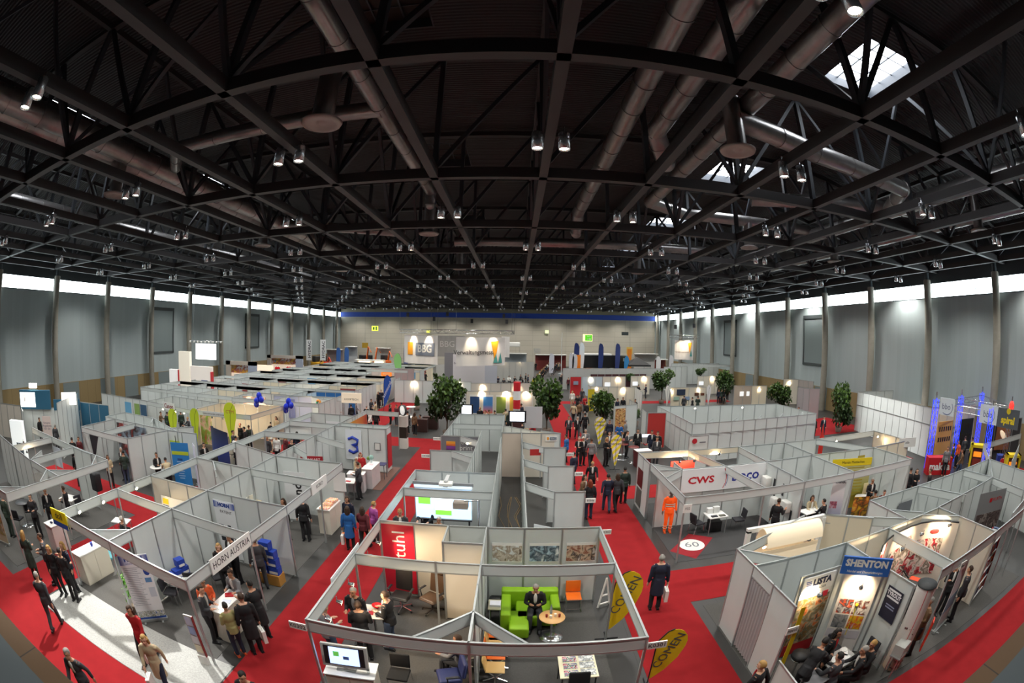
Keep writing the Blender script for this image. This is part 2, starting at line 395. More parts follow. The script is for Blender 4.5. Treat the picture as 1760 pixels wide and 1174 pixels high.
for i, (x, y) in enumerate(((-5.9, 11.6), (7.3, 12.9), (-5.6, 28), (-18.6, 13.6), (25.4, 13.6), (-5.6, 44), (-18.6, 29), (25.2, 29), (12, 44), (-18, 44), (7.3, 60), (16, 28))):
    b = MB(); b.lathe(DIFF, [(.001, -.02), (.14, -.02), (.18, .02), (.22, .0), (.42, .0), (.46, -.05), (.62, -.05), (.66, .03), (.4, .14)], n=24)
    o = b.build('air_diffuser', loc=(x, y, 13.9), label='round white air diffuser on a vertical duct, %s' % ('left centre bay in front', 'right centre bay in front', 'left centre bay further back', 'left bays in front', 'far right bays in front', 'left centre bay far back', 'left bays further back', 'far right bays further back', 'right centre bay far back', 'left bays far back', 'right centre bay at the far end', 'right bays further back')[i], cat='air diffuser')
    b = MB(); b.lathe(DUCT, [(.36, .1), (.36, 2.1)], n=18); b.build('duct_neck', o)
# ================================================================ CARPETS
RED = mat('red_aisle_carpet', '8c2024', .95, var=.06, scale=2.5, bump=.15, bscale=260, spec=.1)
def carpet(x0, y0, x1, y1, label, m=RED, name='aisle_carpet', z=.008):
    b = MB(); b.box(m, x0, y0, 0, x1, y1, z); b.build(name, label=label, cat='carpet')
carpet(-13.3, 4.74, -6.3, 6.5, 'light grey speckled carpet strip at the open front of the left booths', mat('light_speckled_carpet', 'a4a5a2', .8, var=.18, scale=22), 'booth_carpet')
carpet(-34, 3.1, 30, 4.72, 'red carpet strip along the front wall of the hall')
carpet(-6.25, 4.72, -4.15, 29.3, 'red aisle carpet between the left booth block and the centre booths')
carpet(3.1, 4.72, 5.2, 60, 'long red aisle carpet right of the centre booths')
carpet(5.2, 10.7, 32, 12.75, 'red cross aisle carpet between the round emblem mat and the blue sign booth')
carpet(5.2, 19.95, 26.5, 21.85, 'red cross aisle carpet behind the booth with the orange work suit')
carpet(-15.6, 4.72, -13.4, 30, 'red aisle carpet between the two left booth blocks')
carpet(-26, 12.3, -15.6, 14.5, 'red cross aisle carpet between the left booths under the open frames')
carpet(-12.9, 29.3, -3.9, 31.9, 'red cross aisle carpet behind the booth with orange and yellow walls')
carpet(21.9, 29.6, 31, 36.5, 'red carpet under the tree by the right wall')
carpet(-13.4, 31.9, -10.6, 60, 'far red aisle carpet beside the blue feather flag')
carpet(5.2, 50, 26, 52, 'red cross aisle carpet far back among the right booths')
carpet(-9.85, 6.5, -6.85, 16.4, 'grey carpet of the booth with the long name sign and its neighbour', GREYF, 'booth_carpet')
carpet(-3.6, 6.3, 2.3, 16.3, 'grey carpet under the front centre booth with sofa and office chairs', GREYF, 'booth_carpet')
carpet(5.6, 13.3, 17.6, 19.2, 'dark grey carpet under the booth with the orange work suit', mat('booth_carpet_dark', '3f3f40', .95, bump=.2, bscale=300), 'booth_carpet')
carpet(5.5, 4.95, 17, 10.4, 'grey carpet under the blue sign booth block', GREYF, 'booth_carpet')
carpet(-25.5, 5.2, -16, 12, 'grey carpet under the open frame booth at the far left', GREYF, 'booth_carpet')
carpet(-12.8, 6.5, -10, 9.4, 'grey carpet of the booth with the yellow corner sign', GREYF, 'booth_carpet')
# ================================================================ BOOTHS
PMESH = {}
def pm(kind, L, h, m):
    k = (kind, round(L, 3), h, m.name)
    if k not in PMESH:
        b = MB()
        if kind == 'wall_panel': b.box(m, .025, -.012, .04, L - .025, .012, h - .04)
        elif kind == 'post': b.box(m, -.024, -.024, 0, .024, .024, h)
        elif kind == 'rail':
            b.box(m, 0, -.02, h - .05, L, .02, h)
        elif kind == 'fascia':
            b.box(m, 0, -.015, h - .3, L, .015, h - .03); b.box(ALU, 0, -.022, h - .035, L, .022, h); b.box(ALU, 0, -.022, h - .31, L, .022, h - .28)
        elif kind == 'curtain':
            n = 24; vs = []
            for z in (.12, h - .32):
                for i in range(n + 1): vs.append(Vector((L*i/n, .045*math.sin(i*PI/1.5 + (.6 if z < 1 else 0)), z)))
            b.add(vs, [(i, i + 1, n + 2 + i, n + 1 + i) for i in range(n)], m, True)
        PMESH[k] = b.mesh(kind)
    return PMESH[k]
NB = [0]
def booth(label, segs, name='exhibition_booth', cat='booth', group=None, m=PANEL, h=2.5, fine=True):
    """a modular stand: ('w'|'f'|'c'|'n', x0, y0, x1, y1[, panel material[, height]]) runs of wall, fascia rail, curtain, wall without end posts"""
    x0, y0 = segs[0][1:3]
    t = thing(name, label, cat, (x0, y0, 0), 0, group); NB[0] += 1
    posts = set()
    for s in segs:
        k, ax, ay, bx, by = s[:5]; pmt = s[5] if len(s) > 5 and s[5] else m; hh = s[6] if len(s) > 6 else h
        L = math.hypot(bx - ax, by - ay); a = math.atan2(by - ay, bx - ax); n = max(1, round(L)) if fine else max(1, round(L/3))
        Tm = lambda i: Matrix.Translation((ax - x0, ay - y0, 0)) @ Matrix.Rotation(a, 4, 'Z') @ Matrix.Translation((L*i/n, 0, 0))
        ends = range(n + 1) if k in 'wn' else (0, n)
        if k != 'd':
            for i in ends:
                p = (round((ax - x0 + (bx - ax)*i/n)*8), round((ay - y0 + (by - ay)*i/n)*8))
                if p in posts: continue
                posts.add(p); put('post', pm('post', 0, hh, ALU), t, T=Tm(i))
        if k in 'wn':
            for i in range(n): put('wall_panel', pm('wall_panel', L/n, hh, pmt), t, T=Tm(i))
            put('rail', pm('rail', L, hh, ALU), t, T=Tm(0))
        elif k in 'fd': put('fascia', pm('fascia', L, hh, pmt), t, T=Tm(0))
        elif k == 'c': put('curtain', pm('curtain', L, hh, pmt), t, T=Tm(0)); put('fascia', pm('fascia', L, hh, m), t, T=Tm(0))
    return t
def on(t, x, y, z, rz=0., rx=0.):
    """matrix of a place in the hall in the frame of a booth"""
    return Tr(x - t.location.x, y - t.location.y, z - t.location.z, rz, rx)
def board(t, name, w, h, T, m, th=.012, label=None):
    """a flat board centred on T, facing -y of T"""
    b = MB(); b.box(m, -w/2, -th/2, -h/2, w/2, th/2, h/2)
    o = b.build(name, t, T=T)
    if label: o['label'] = label
    return o
def sign(t, s, w, h, T, col='f0f0ec', tcol='22242a', size=None, wide=1., name='fascia_sign', th=.03, bold=0.):
    o = board(t, name, w, h, T, M(col, .5), th)
    if s: text(s, M(tcol, .5), size or h*.75, o, Tr(0, -th/2 - .001, 0), wide=wide, bold=bold)
    return o
def photo(key, cols, scale=3., detail=3., dist=.6):
    """printed picture: patches of a few colours"""
    def f(nt, b):
        tc = nt.nodes.new('ShaderNodeTexCoord'); n = nt.nodes.new('ShaderNodeTexNoise'); n.inputs['Scale'].default_value = scale; n.inputs['Detail'].default_value = detail; n.inputs['Distortion'].default_value = dist
        r = nt.nodes.new('ShaderNodeValToRGB'); r.color_ramp.interpolation = 'LINEAR'
        while len(r.color_ramp.elements) < len(cols): r.color_ramp.elements.new(.5)
        for i, c in enumerate(cols): r.color_ramp.elements[i].position = .3 + .4*i/max(1, len(cols) - 1); r.color_ramp.elements[i].color = lin(c) + (1,)
        nt.links.new(tc.outputs['Object'], n.inputs['Vector']); nt.links.new(n.outputs['Fac'], r.inputs['Fac']); nt.links.new(r.outputs['Color'], b.inputs['Base Color']); b.inputs['Roughness'].default_value = .45
    return nodes_mat('print_' + key, f)
def grad(name, axis, lo, hi, cols):
    """printed colour gradient along one axis"""
    def f(nt, b):
        tc = nt.nodes.new('ShaderNodeTexCoord'); sx = nt.nodes.new('ShaderNodeSeparateXYZ'); r = nt.nodes.new('ShaderNodeValToRGB'); m = nt.nodes.new('ShaderNodeMapRange'); m.inputs[1].default_value = lo; m.inputs[2].default_value = hi
        while len(r.color_ramp.elements) < len(cols): r.color_ramp.elements.new(.5)
        for i, c in enumerate(cols): r.color_ramp.elements[i].position = i/(len(cols) - 1)
        for i, c in enumerate(cols): r.color_ramp.elements[i].color = lin(c) + (1,)
        nt.links.new(tc.outputs['Object'], sx.inputs[0]); nt.links.new(sx.outputs[axis], m.inputs[0]); nt.links.new(m.outputs[0], r.inputs[0]); nt.links.new(r.outputs[0], b.inputs['Base Color'])
    return nodes_mat('print_' + name, f)
WARM = mat('halogen_lens', 'fff0d0', .3, emit=40., ecol='ffe2b0')
hal = bpy.data.lights.new('halogen_beam', 'SPOT'); hal.energy = 60; hal.color = (1., .74, .46); hal.spot_size = 1.7; hal.spot_blend = .6; hal.shadow_soft_size = .05
SPM = MB(); SPM.tube(STEEL, [(0, 0, 0), (0, 0, -.14)], .012, 6); SPM.tube(STEEL, [(0, -.02, -.12), (0, .09, -.17)], [.03, .065], 10); SPMm = SPM.mesh('booth_spotlight')
SLM = MB(); SLM.tube(WARM, [(0, .082, -.1665), (0, .092, -.171)], .06, 10); SLMm = SLM.mesh('spotlight_lens')
def spots(t, pts, beam=True, energy=None):
    """clip-on halogen lamps of a booth at (x, y, z, heading), shining along the heading and down"""
    for (x, y, z, rz) in pts:
        o = put('booth_spotlight', SPMm, t, T=on(t, x, y, z, rz)); put('spotlight_lens', SLMm, o)
        if beam:
            l = bpy.data.objects.new('halogen_beam', hal); COL.objects.link(l); l.parent = o; l.matrix_basis = Tr(0, .11, -.18, 0, PI/2 - .5)
def shelf(t, n, w, d, T, m):
    b = MB(); b.box(m, -w/2, -d, -.02, w/2, 0, .02); return b.build(n, t, T=T)
CREAM = M('ddd2bb'); WARMP = M('d8d2c4')
# ---- front centre double booth
t = booth('white double booth with seat maker poster, green sofa and yellow flags, nearest in the centre', [
    ('w', -3.68, 11.35, -1.73, 11.35, WARMP), ('w', -1.73, 11.35, 2.36, 11.35), ('w', -1.73, 10.31, -1.73, 11.35, WARMP), ('w', -1.73, 10.31, -.7, 10.31, WARMP), ('w', -.7, 7.26, -.7, 11.35),
    ('f', -3.68, 6.25, -.7, 6.25), ('f', -.7, 6.25, 2.36, 6.25), ('f', -3.68, 6.25, -3.68, 11.35), ('f', 2.36, 6.25, 2.36, 11.35), ('f', -3.68, 9.2, -1.73, 9.2), ('f', -1.73, 9.2, -.7, 9.2), ('f', -.7, 9.2, 2.36, 9.2), ('f', -.7, 6.25, -.7, 7.26),
    ('d', -1.68, 6.25, -.7, 7.26), ('d', .3, 6.25, -.7, 7.26)])
FRONT = t
RP = mat('crimson_print', 'c51f36', .45)
o = board(t, 'wall_poster', .93, 2.3, on(t, -3.17, 11.32, 1.25), RP, label='crimson poster with white upright lettering')
text('esstuhl', WHITE, .52, o, Tr(.04, -.01, .18, 0, 0, -PI/2), wide=1.1)
for i, c in enumerate((['cfd8dc', 'e8ecec', '9a8a78', 'd8d0c4', '6a5a4c'], ['d4e4ee', 'a8c4d4', '3a4a58', '8a98a2', 'e8eef0'], ['c8a888', '8a4a3a', 'd8c0a8', '3a2a2a', 'e0d8d0'])):
    o = board(t, 'wall_photo', .82, .62, on(t, -.14 + i*1.01, 11.325, 1.72), M('eeeeea')); board(o, 'photo_print', .8, .5, Tr(0, -.008, -.02), photo('office%d' % i, c, 4.5))
o = board(t, 'wall_poster', 1.1, 2.0, on(t, -.725, 9.5, 1.25, -PI/2), M('efe6ea'), label='pale poster with rows of little office chairs')
b = MB()
for r in range(5):
    for c in range(4): b.cbox(M('2a2a30'), (-.38 + .25*c, -.01, .1 - .2*r), (.09, .004, .11))
b.cbox(M('26262c'), (.1, -.01, .55), (.22, .004, .4)); b.cbox(M('b8203a'), (.42, -.01, .85), (.14, .004, .1)); b.build('print_pattern', o)
sign(t, 'K0301', .36, .16, on(t, 2.56, 6.2, 2.3), size=.13, name='stand_number'); sign(t, 'K0302', .36, .16, on(t, -3.88, 6.2, 2.3), size=.13, name='stand_number'); sign(t, 'K0303', .3, .14, on(t, 2.52, 11.3, 2.35), size=.1, name='stand_number')
o = board(t, 'fascia_sign', 1.9, .3, on(t, -3.73, 8.7, 2.42, -PI/2), M('eef0f2'), .02)
spots(t, [(-3.6, y, 2.22, -1.2) for y in (6.9, 7.6, 8.4, 9.9, 10.7)], energy=25)
# ---- screen booth behind it
t = booth('booth with interactive projection screen behind the crimson poster wall', [
    ('w', -3.7, 16.32, -.66, 16.32), ('w', -.66, 11.35, -.66, 16.36), ('f', -3.7, 11.4, -3.7, 16.32), ('f', -3.66, 14.22, -.66, 14.22)])
o = board(t, 'projection_screen', 2.12, 1.3, on(t, -2.52, 15.5, 1.5), M('dfe6ea', .3), .05)
SCR = mat('screen_light_blue', '9cc4e8', .3, emit=1.6); SCG = mat('screen_green', '6cc83c', .3, emit=1.4); SCW = mat('screen_white', 'f4faff', .3, emit=1.8)
b = MB(); b.cbox(SCR, (0, -.03, -.02), (2.04, .006, 1.16)); b.cbox(SCW, (.1, -.034, .36), (1.1, .004, .34)); b.cbox(SCG, (-.1, -.037, .4), (.2, .004, .28)); b.cbox(SCG, (.4, -.037, .36), (.4, .004, .2)); b.cbox(SCG, (-.7, -.034, .1), (.45, .004, .3)); b.cbox(SCW, (0, -.034, -.12), (.6, .004, .3)); b.cbox(SCG, (0, -.037, -.36), (.6, .004, .2)); b.cbox(M('405060'), (.05, -.038, .36), (.3, .004, .1)); b.build('screen_image', o)
b = MB(); b.cbox(M('8a8f94'), (0, 0, 0), (2.2, .08, .12)); b.cbox(M('d8e8f4', emit=.5), (0, -.05, -.1), (2.1, .03, .1)); b.build('screen_housing', t, T=on(t, -2.52, 15.45, 2.28))
b = MB(); b.cbox(WHITE, (0, 0, 0), (.46, .36, .1)); b.cbox(M('c0c2c4'), (0, .3, .1), (.12, .7, .06)); b.cbox(BLACK, (0, -.1, -.06), (.16, .1, .04)); b.build('projector', t, T=on(t, -2.35, 15.1, 2.42))
b = MB(); b.tube(STEEL, [(0, 0, 0), (0, 0, 2.1)], .035); b.tube(STEEL, [(0, 0, 2.05), (-.5, -.1, 2.05)], .025); b.cbox(M('9a8f86'), (-.6, -.12, 1.93), (.5, .34, .22)); b.build('document_camera', loc=(-1.15, 14.5, 0), label='grey document camera on a tall arm beside the projection screen', cat='document camera')
# ---- corridor and centre spine
t = booth('storage corridor walls between the centre booths with loose cables on the floor', [('w', .37, 11.4, .37, 23.5), ('w', -.66, 23.5, .37, 23.5, M('c8b8aa')), ('c', -.66, 19.6, -.66, 22.4, M('d8d6d2')), ('w', -.66, 16.4, -.66, 19.6)])
random.seed(3); b = MB()
for k in range(5):
    p = [(-.5 + .2*k + random.uniform(-.1, .1), 12 + i*1.2, .02) for i in range(8)]; b.tube(M('a88a60'), [(x + random.uniform(-.25, .25), y, z) for x, y, z in p], .014, 5)
b.build('power_cable', label='tangle of tan cables on the corridor floor', cat='cable')
for i, (y, lab) in enumerate(((14.33, 'nearest'), (17.36, 'middle'), (20.41, 'third'))):
    t = booth('small white booth bay right of the storage corridor, %s of three along the red aisle' % lab, [('w', 1.36, y, 2.37, y), ('d', .37, y + 1.03, 1.36, y), ('f', .4, y + 1.03, .4, y + 1.6)])
    o = sign(t, ('E0306', 'E0308', 'E0310')[i], .34, .16, on(t, 2.58, y, 2.15), size=.1, name='stand_number')
o = board(t, 'red_notice', .5, .3, on(t, .98, 20.6, 2.2, .1), M('c03030'), .01)
t = booth('low white bay with two visitor pictures beside the corridor', [('w', 1.3, 12.1, 1.38, 12.1, None, 1.6)])
o = board(t, 'wall_poster', .8, .9, on(t, 1.0, 12.9, 1.4, -.5), M('e2e6ea'))
b = MB(); b.cbox(M('6a4a4a'), (-.15, -.01, -.2), (.12, .004, .35)); b.cbox(M('9a3a3a'), (.15, -.01, -.15), (.12, .004, .4)); b.cbox(M('3a62a8'), (0, -.01, .3), (.5, .004, .05)); b.build('print_pattern', o)
t = booth('beige lit booth bay with orange and grey letter logo at the end of the corridor', [('w', .4, 23.5, 2.42, 23.5, WARMP), ('d', 1.4, 24.1, 2.42, 23.5)])
o = board(t, 'wall_sign', .7, .3, on(t, 1.98, 23.47, 2.2), M('ecebe6')); board(o, 'logo_square', .1, .16, Tr(-.22, -.01, 0), M('f09a1e')); p = board(o, 'logo_plate', .34, .16, Tr(.06, -.01, 0), M('50647c')); text('BBG', WHITE, .15, p, Tr(0, -.009, 0))
spots(t, [(1.1, 24.0, 2.45, PI - .4)])
# left half of the centre block
t = booth('grey fronted booth with orange and purple print shop logo', [('w', -3.7, 22.4, -1.75, 22.4, M('77767c')), ('w', -1.75, 16.4, -1.75, 23.7), ('w', -3.7, 19.4, -1.73, 19.4), ('d', -2.74, 19.4, -1.75, 18.4), ('d', -2.7, 22.4, -1.75, 21.4)])
o = t
b = MB(); b.rbox(M('e0942c'), (0, 0, .1), (.46, .02, .2), .09); b.rbox(M('d8702c'), (0, -.004, .02), (.46, .02, .12), .05); b.rbox(M('7a3a8a'), (0, 0, -.14), (.46, .02, .2), .09); b.build('logo_mark', t, T=on(t, -3.2, 22.37, 2.0))
text('onE\nprint', WHITE, .34, t, on(t, -2.42, 22.37, 2.02))
sign(t, 'D0310', .4, .16, on(t, -3.9, 22.4, 2.3), size=.12, name='stand_number'); sign(t, 'D0308', .4, .16, on(t, -3.9, 19.4, 2.2), size=.12, name='stand_number')
spots(t, [(-2.3, 22.0, 2.4, PI)], beam=False)
t = booth('large teal grey booth box left of the curved wall', [('w', -3.5, 28.8, -.66, 28.8), ('w', -3.6, 22.5, -3.5, 28.8), ('f', -3.5, 25.5, -.66, 25.5), ('w', -.66, 23.5, -.66, 28.8)])
arc = [(-.66 + 3.06*(i/6), 25.3 - 1.85*math.sin(PI/2*i/6)**1.4) for i in range(7)]
t = booth('white curved wall booth with seated visitors and a screen behind it', [('w',) + arc[i] + arc[i + 1] for i in range(6)])
# ---- left block A
t = booth('booth with long name sign on its rail and blue product boxes at left', [
    ('w', -9.88, 7.42, -9.88, 11.4), ('w', -9.88, 11.4, -6.7, 11.4), ('f', -6.75, 6.3, -6.7, 11.4), ('f', -9.88, 6.5, -6.75, 6.3), ('f', -9.88, 9.42, -6.72, 9.2), ('f', -9.88, 6.5, -9.88, 7.42), ('d', -10.9, 6.57, -9.9, 7.42), ('f', -12.95, 6.6, -9.88, 6.5)])
LEFTA = t
sign(t, 'HORN AUSTRIA', 1.9, .4, on(t, -6.68, 8.2, 2.38, PI/2), size=.26, wide=.95)
def gbox(t, w, h, T, s):
    o = board(t, 'poster_header', w, h, T, grad('blue_fade', 0, -.45, .45, ['2446a4', 'e8ecf4', 'e8ecf4', '2446a4'])); text(s, M('1c3f8e'), h*.8, o, Tr(0, -.009, 0), bold=.012); return o
o = board(t, 'wall_poster', .9, 2.1, on(t, -9.2, 11.36, 1.2), M('e4e7ea')); gbox(o, .9, .22, Tr(0, -.01, .9), 'HORN'); text('PATENT', M('2c2f36'), .14, o, Tr(.05, -.01, .66))
b = MB()
for x, z, w in ((-.25, .1, .2), (.1, .12, .14), (-.25, -.35, .2), (.1, -.3, .16), (.3, -.3, .1)): b.cbox(M('23252c'), (x, -.01, z), (w, .004, .16))
b.build('print_pattern', o)
t = booth('booth with small name sign, shelf of booklets and white roll up with upright black word', [
    ('w', -9.88, 11.4, -9.88, 16.4), ('w', -9.85, 16.4, -6.75, 16.4), ('f', -6.7, 11.4, -6.75, 16.4), ('f', -9.88, 14.3, -6.74, 14.1)])
sign(t, 'KOKO', 1.3, .4, on(t, -6.66, 13.9, 2.4, PI/2), size=.2)
s = shelf(t, 'wall_shelf', 2.3, .25, on(t, -9.86, 13.3, 1.15, PI/2), M('d8c9a0'))
BOOKC = ['d8d6d0', '3f8fc4', '5a62a8', 'e4e0d4', 'dcd8c8']
o = board(t, 'wall_poster', .55, .8, on(t, -6.9, 16.36, 1.7), M('dfe0e0'))
t = booth('booth with red corner sign, blue spiral poster and counters beside the red aisle', [
    ('w', -9.9, 16.4, -9.9, 20.5), ('w', -9.9, 20.5, -9.9, 23.2), ('w', -9.9, 23.25, -6.87, 23.2), ('d', -9.9, 20.7, -8.95, 20.15), ('d', -8.95, 20.15, -7.9, 19.6), ('d', -9.9, 18.2, -8.8, 17.3)])
sign(t, 'TONKART', 1.1, .34, on(t, -9.3, 18.8, 1.75, .25), 'a01c28', 'f0e4e4', size=.18, name='wall_sign')
o = board(t, 'wall_poster', .95, 1.7, on(t, -8.75, 23.17, 1.5), M('dfe4ea')); b = MB()
b.tube(M('203ca8'), [(-.3 + .0, -.012, .3), (-.05, -.012, .42), (.25, -.012, .28), (.2, -.012, .05), (-.1, -.012, 0), (.2, -.012, -.1), (.22, -.012, -.32), (-.02, -.012, -.46), (-.3, -.012, -.34)], .08, 8); b.build('print_pattern', o)
o = board(t, 'picture_frame', .34, .42, on(t, -7.35, 23.15, 1.5), M('55585c')); board(o, 'paper', .28, .36, Tr(0, -.008, 0), M('d8d8d4'))
t = booth('white booth cabin with red banner on its aisle side', [('w', -9.9, 23.3, -9.9, 24.0), ('w', -9.9, 24.1, -6.85, 24.1), ('w', -6.85, 23.2, -6.85, 24.1)])
board(t, 'wall_poster', .8, 1.9, on(t, -6.8, 23.68, 1.2, PI/2), M('b8202c'))
t = booth('booth with orange and yellow inner wall at the end of the left block', [('w', -9.85, 24.1, -9.78, 28.6), ('f', -9.78, 28.6, -7.5, 28.4)])
o = board(t, 'wall_poster', 3.9, 1.9, on(t, -9.75, 26.6, 1.3, PI/2), grad('orange_fade', 0, -2, 2, ['c8a030', 'd4843c', 'b83a2c']))
# left row of block A
t = booth('booth with leaning white board and spot lit rail left of the long name sign booth', [
    ('w', -12.9, 11.42, -9.9, 11.4, WARMP), ('f', -12.9, 6.6, -12.9, 11.47), ('f', -12.9, 9.5, -9.9, 9.42)])
spots(t, [(-12.85, y, 2.45, -1.5) for y in (7.4, 8.6, 10.4)])
o = sign(t, '', .9, .5, on(t, -12.75, 6.45, 2.35, .1), 'ecd813', '22242a', name='corner_sign'); text('doll', M('222222'), .3, o, Tr(0, -.02, .07)); board(o, 'sign_foot', .9, .16, Tr(0, -.01, -.2), M('2a50a8'))
o = board(t, 'leaning_board', 1.9, 1.15, on(t, -11.3, 11.15, 1.35, .02, -.15), M('e8e4da')); board(o, 'logo_square', .3, .2, Tr(-.7, -.01, .4), M('e8cc20')); board(o, 'logo_foot', .3, .1, Tr(-.7, -.01, .22), M('80868a')); text('ARD', M('3c3c44'), .16, o, Tr(.7, -.01, .25))
t = booth('empty white booth bay behind the leaning board booth', [('w', -12.9, 14.45, -9.9, 14.3), ('d', -11.9, 14.4, -11.0, 13.4), ('f', -12.9, 11.5, -12.9, 14.45)])
t = booth('white booth bay with low ceiling frame left of the booklet shelf booth', [('w', -12.9, 17.55, -9.85, 16.45), ('f', -12.9, 14.5, -12.9, 17.55)])
t = booth('open frame booth crowded with visitors, first bay behind the booklet shelf booth', [('f', -12.9, 17.6, -12.9, 20.45), ('f', -12.9, 20.4, -9.9, 20.7)])
t = booth('open frame booth second bay toward the back with white sheet poster', [('f', -12.95, 20.45, -13.0, 23.5), ('f', -13.0, 23.5, -9.9, 23.6), ('w', -12.95, 26.5, -9.8, 26.4), ('f', -13, 23.5, -12.95, 26.5)])
board(t, 'wall_poster', 1.0, .9, on(t, -11.3, 26.36, 1.6), M('e6e6ea'))
# ---- right block A: work wear booth row
t = booth('booth with red and blue letter logos on a white band and an orange work suit', [
    ('w', 5.6, 16.4, 10.65, 16.45), ('f', 5.56, 13.25, 10.62, 13.36), ('f', 5.56, 13.25, 5.58, 17.4), ('w', 10.65, 13.36, 10.65, 16.45), ('d', 5.58, 17.38, 6.6, 16.4), ('d', 5.56, 15.4, 6.6, 16.4), ('f', 8.57, 16.4, 8.77, 13.36)])
CWS = t
o = board(t, 'logo_band', 4.05, .98, on(t, 8.62, 16.36, 1.98, .01), M('eceef0'), .03)
p = text('CWS', M('c01c2c'), .4, o, Tr(-1.15, -.02, 0), wide=1.35, bold=.012); text('boco', M('2a3490'), .62, o, Tr(.98, -.02, .03), wide=1.1, bold=.012)
b = MB(); b.tube(M('c01c2c'), [(-.1, -.02, .42), (0, -.02, .2), (.02, -.02, 0), (0, -.02, -.2), (-.1, -.02, -.42)], .014, 5); b.tube(M('2a3490'), [(.0, -.02, .22), (.07, -.02, .1), (.09, -.02, 0), (.06, -.02, -.2), (0, -.02, -.34)], .012, 5); b.build('logo_arcs', o)
sign(t, 'F02', .3, .3, on(t, 5.66, 13.2, 2.1), size=.12, name='stand_number')
for i, (y, z, w) in enumerate(((16.0, 1.75, .5), (15.1, 1.1, .4), (14.2, 1.25, .5))):
    b = MB(); b.rbox(WHITE, (0, 0, 0), (.28, w, .45), .05); b.build('wall_dispenser', t, T=on(t, 10.5, y, z))
for (y, z) in ((15.5, 1.75), (15.35, 1.1), (14.75, 1.75), (14.6, 1.1), (13.9, .9)): board(t, 'dark_towel_rail', .12, .5, on(t, 10.61, y, z, PI/2), M('23242a'))
t = booth('mat display booth bay with white frames beside the long red aisle', [
    ('w', 5.53, 17.4, 5.53, 19.23), ('f', 5.53, 19.23, 10.7, 19.3, M('e0d6c0')), ('f', 8.57, 16.45, 8.0, 19.25, M('e0d6c0')), ('w', 6.6, 16.45, 6.6, 17.4)])
o = board(t, 'wall_window', .8, .8, on(t, 5.5, 18.6, 1.5, -PI/2), M('5c1418'), label='dark red mat sample in a white frame'); o = board(t, 'wall_window', .8, .8, on(t, 5.5, 18.6, .6, -PI/2), M('58605c'))
spots(t, [(7.2, 18.2, 2.4, 0), (7.9, 18.2, 2.4, 0), (9.5, 18.9, 2.45, .3)])
b = MB(); b.box(M('b02418'), -.6, -.02, 0, .6, .02, 2.1); b.build('display_wall', loc=(7.6, 18.9, 0), label='red display panel under two warm spotlights behind the logo band booth', cat='panel')
random.seed(5); b = MB()
for k in range(9): b.box(M(('7a1418', '3a2a22', '8a7a60', '303438', '5a5a58', 'b8b0a0')[k % 6]), 6.0 + .02, 16.5 + .1*k, .05, 6.05 + .3, 16.54 + .1*k, 1.5)
b.build('mat_rack', label='rack of hanging floor mats behind the orange work suit', cat='rack')
t = booth('white booth with information roll up and a seated pair, right of the logo band booth', [('w', 10.68, 16.48, 13.4, 16.6), ('w', 13.5, 13.47, 13.4, 16.6), ('f', 10.68, 13.4, 13.5, 13.47)])
t = booth('booth with big yellow machine poster and yellow bars on the walls', [('w', 13.5, 16.6, 17.62, 16.3), ('w', 17.75, 13.5, 17.62, 16.3), ('f', 13.5, 13.47, 17.75, 13.5)])
o = board(t, 'wall_poster', 2.3, 2.4, on(t, 15.1, 15.3, 1.25, -.28), grad('yellow_poster', 2, -1.2, 1.2, ['b89c2c', '8c8a3a', 'b4b07c', 'c8c48c'])); b = MB()
for k in range(10): b.cbox(M('9c8a1e'), (.25, -.01, .75 - .15*k), (1.0, .004, .05))
b.build('print_pattern', o); p = board(o, 'poster_header', 2.3, .34, Tr(0, -.012, 1.02), M('e2c818')); text('Martin Mettschau', M('3a3410'), .17, p, Tr(.05, -.01, 0), wide=1.1)
for k, (x, y, rz, ro) in enumerate(((16.75, 16.36, -.05, 0), (16.45, 16.38, -.05, 1.0), (17.1, 16.33, -.05, -1.2), (17.7, 15.7, -PI/2, 0), (17.7, 16.0, -PI/2, .9), (17.7, 15.2, -PI/2, -1.0), (17.7, 15.0, -PI/2, 0), (16.6, 16.36, -.05, 0))):
    z = (2.1, 1.6, 1.55, 2.1, 1.6, 1.6, .95, .95)[k]; board(t, 'wall_bar', .5, .14, on(t, x, y - .03, z, rz) @ Matrix.Rotation(ro, 4, 'Y'), M('a8942a'))
t = booth('row of open white booth bays behind the logo band booth', [('w', 10.74, 19.34, 15.8, 19.33), ('f', 15.8, 19.33, 17.62, 16.3), ('w', 13.55, 16.65, 13.55, 19.27), ('f', 10.7, 16.5, 10.72, 19.3)])
t = booth('warm lit booth with round red emblem and white counter at the far right', [('f', 15.8, 19.33, 20.89, 19.51), ('w', 20.89, 16.4, 20.89, 19.51, CREAM), ('w', 17.8, 16.3, 20.89, 16.36, CREAM), ('f', 17.62, 16.3, 15.8, 19.3)])
spots(t, [(17.2, 19.2, 2.45, PI), (20.6, 18.9, 2.45, PI)])
o = sign(t, 'bbb', 1.3, .5, on(t, 20.7, 16.28, 2.4, -.3), 'dcdcd8', size=.2)
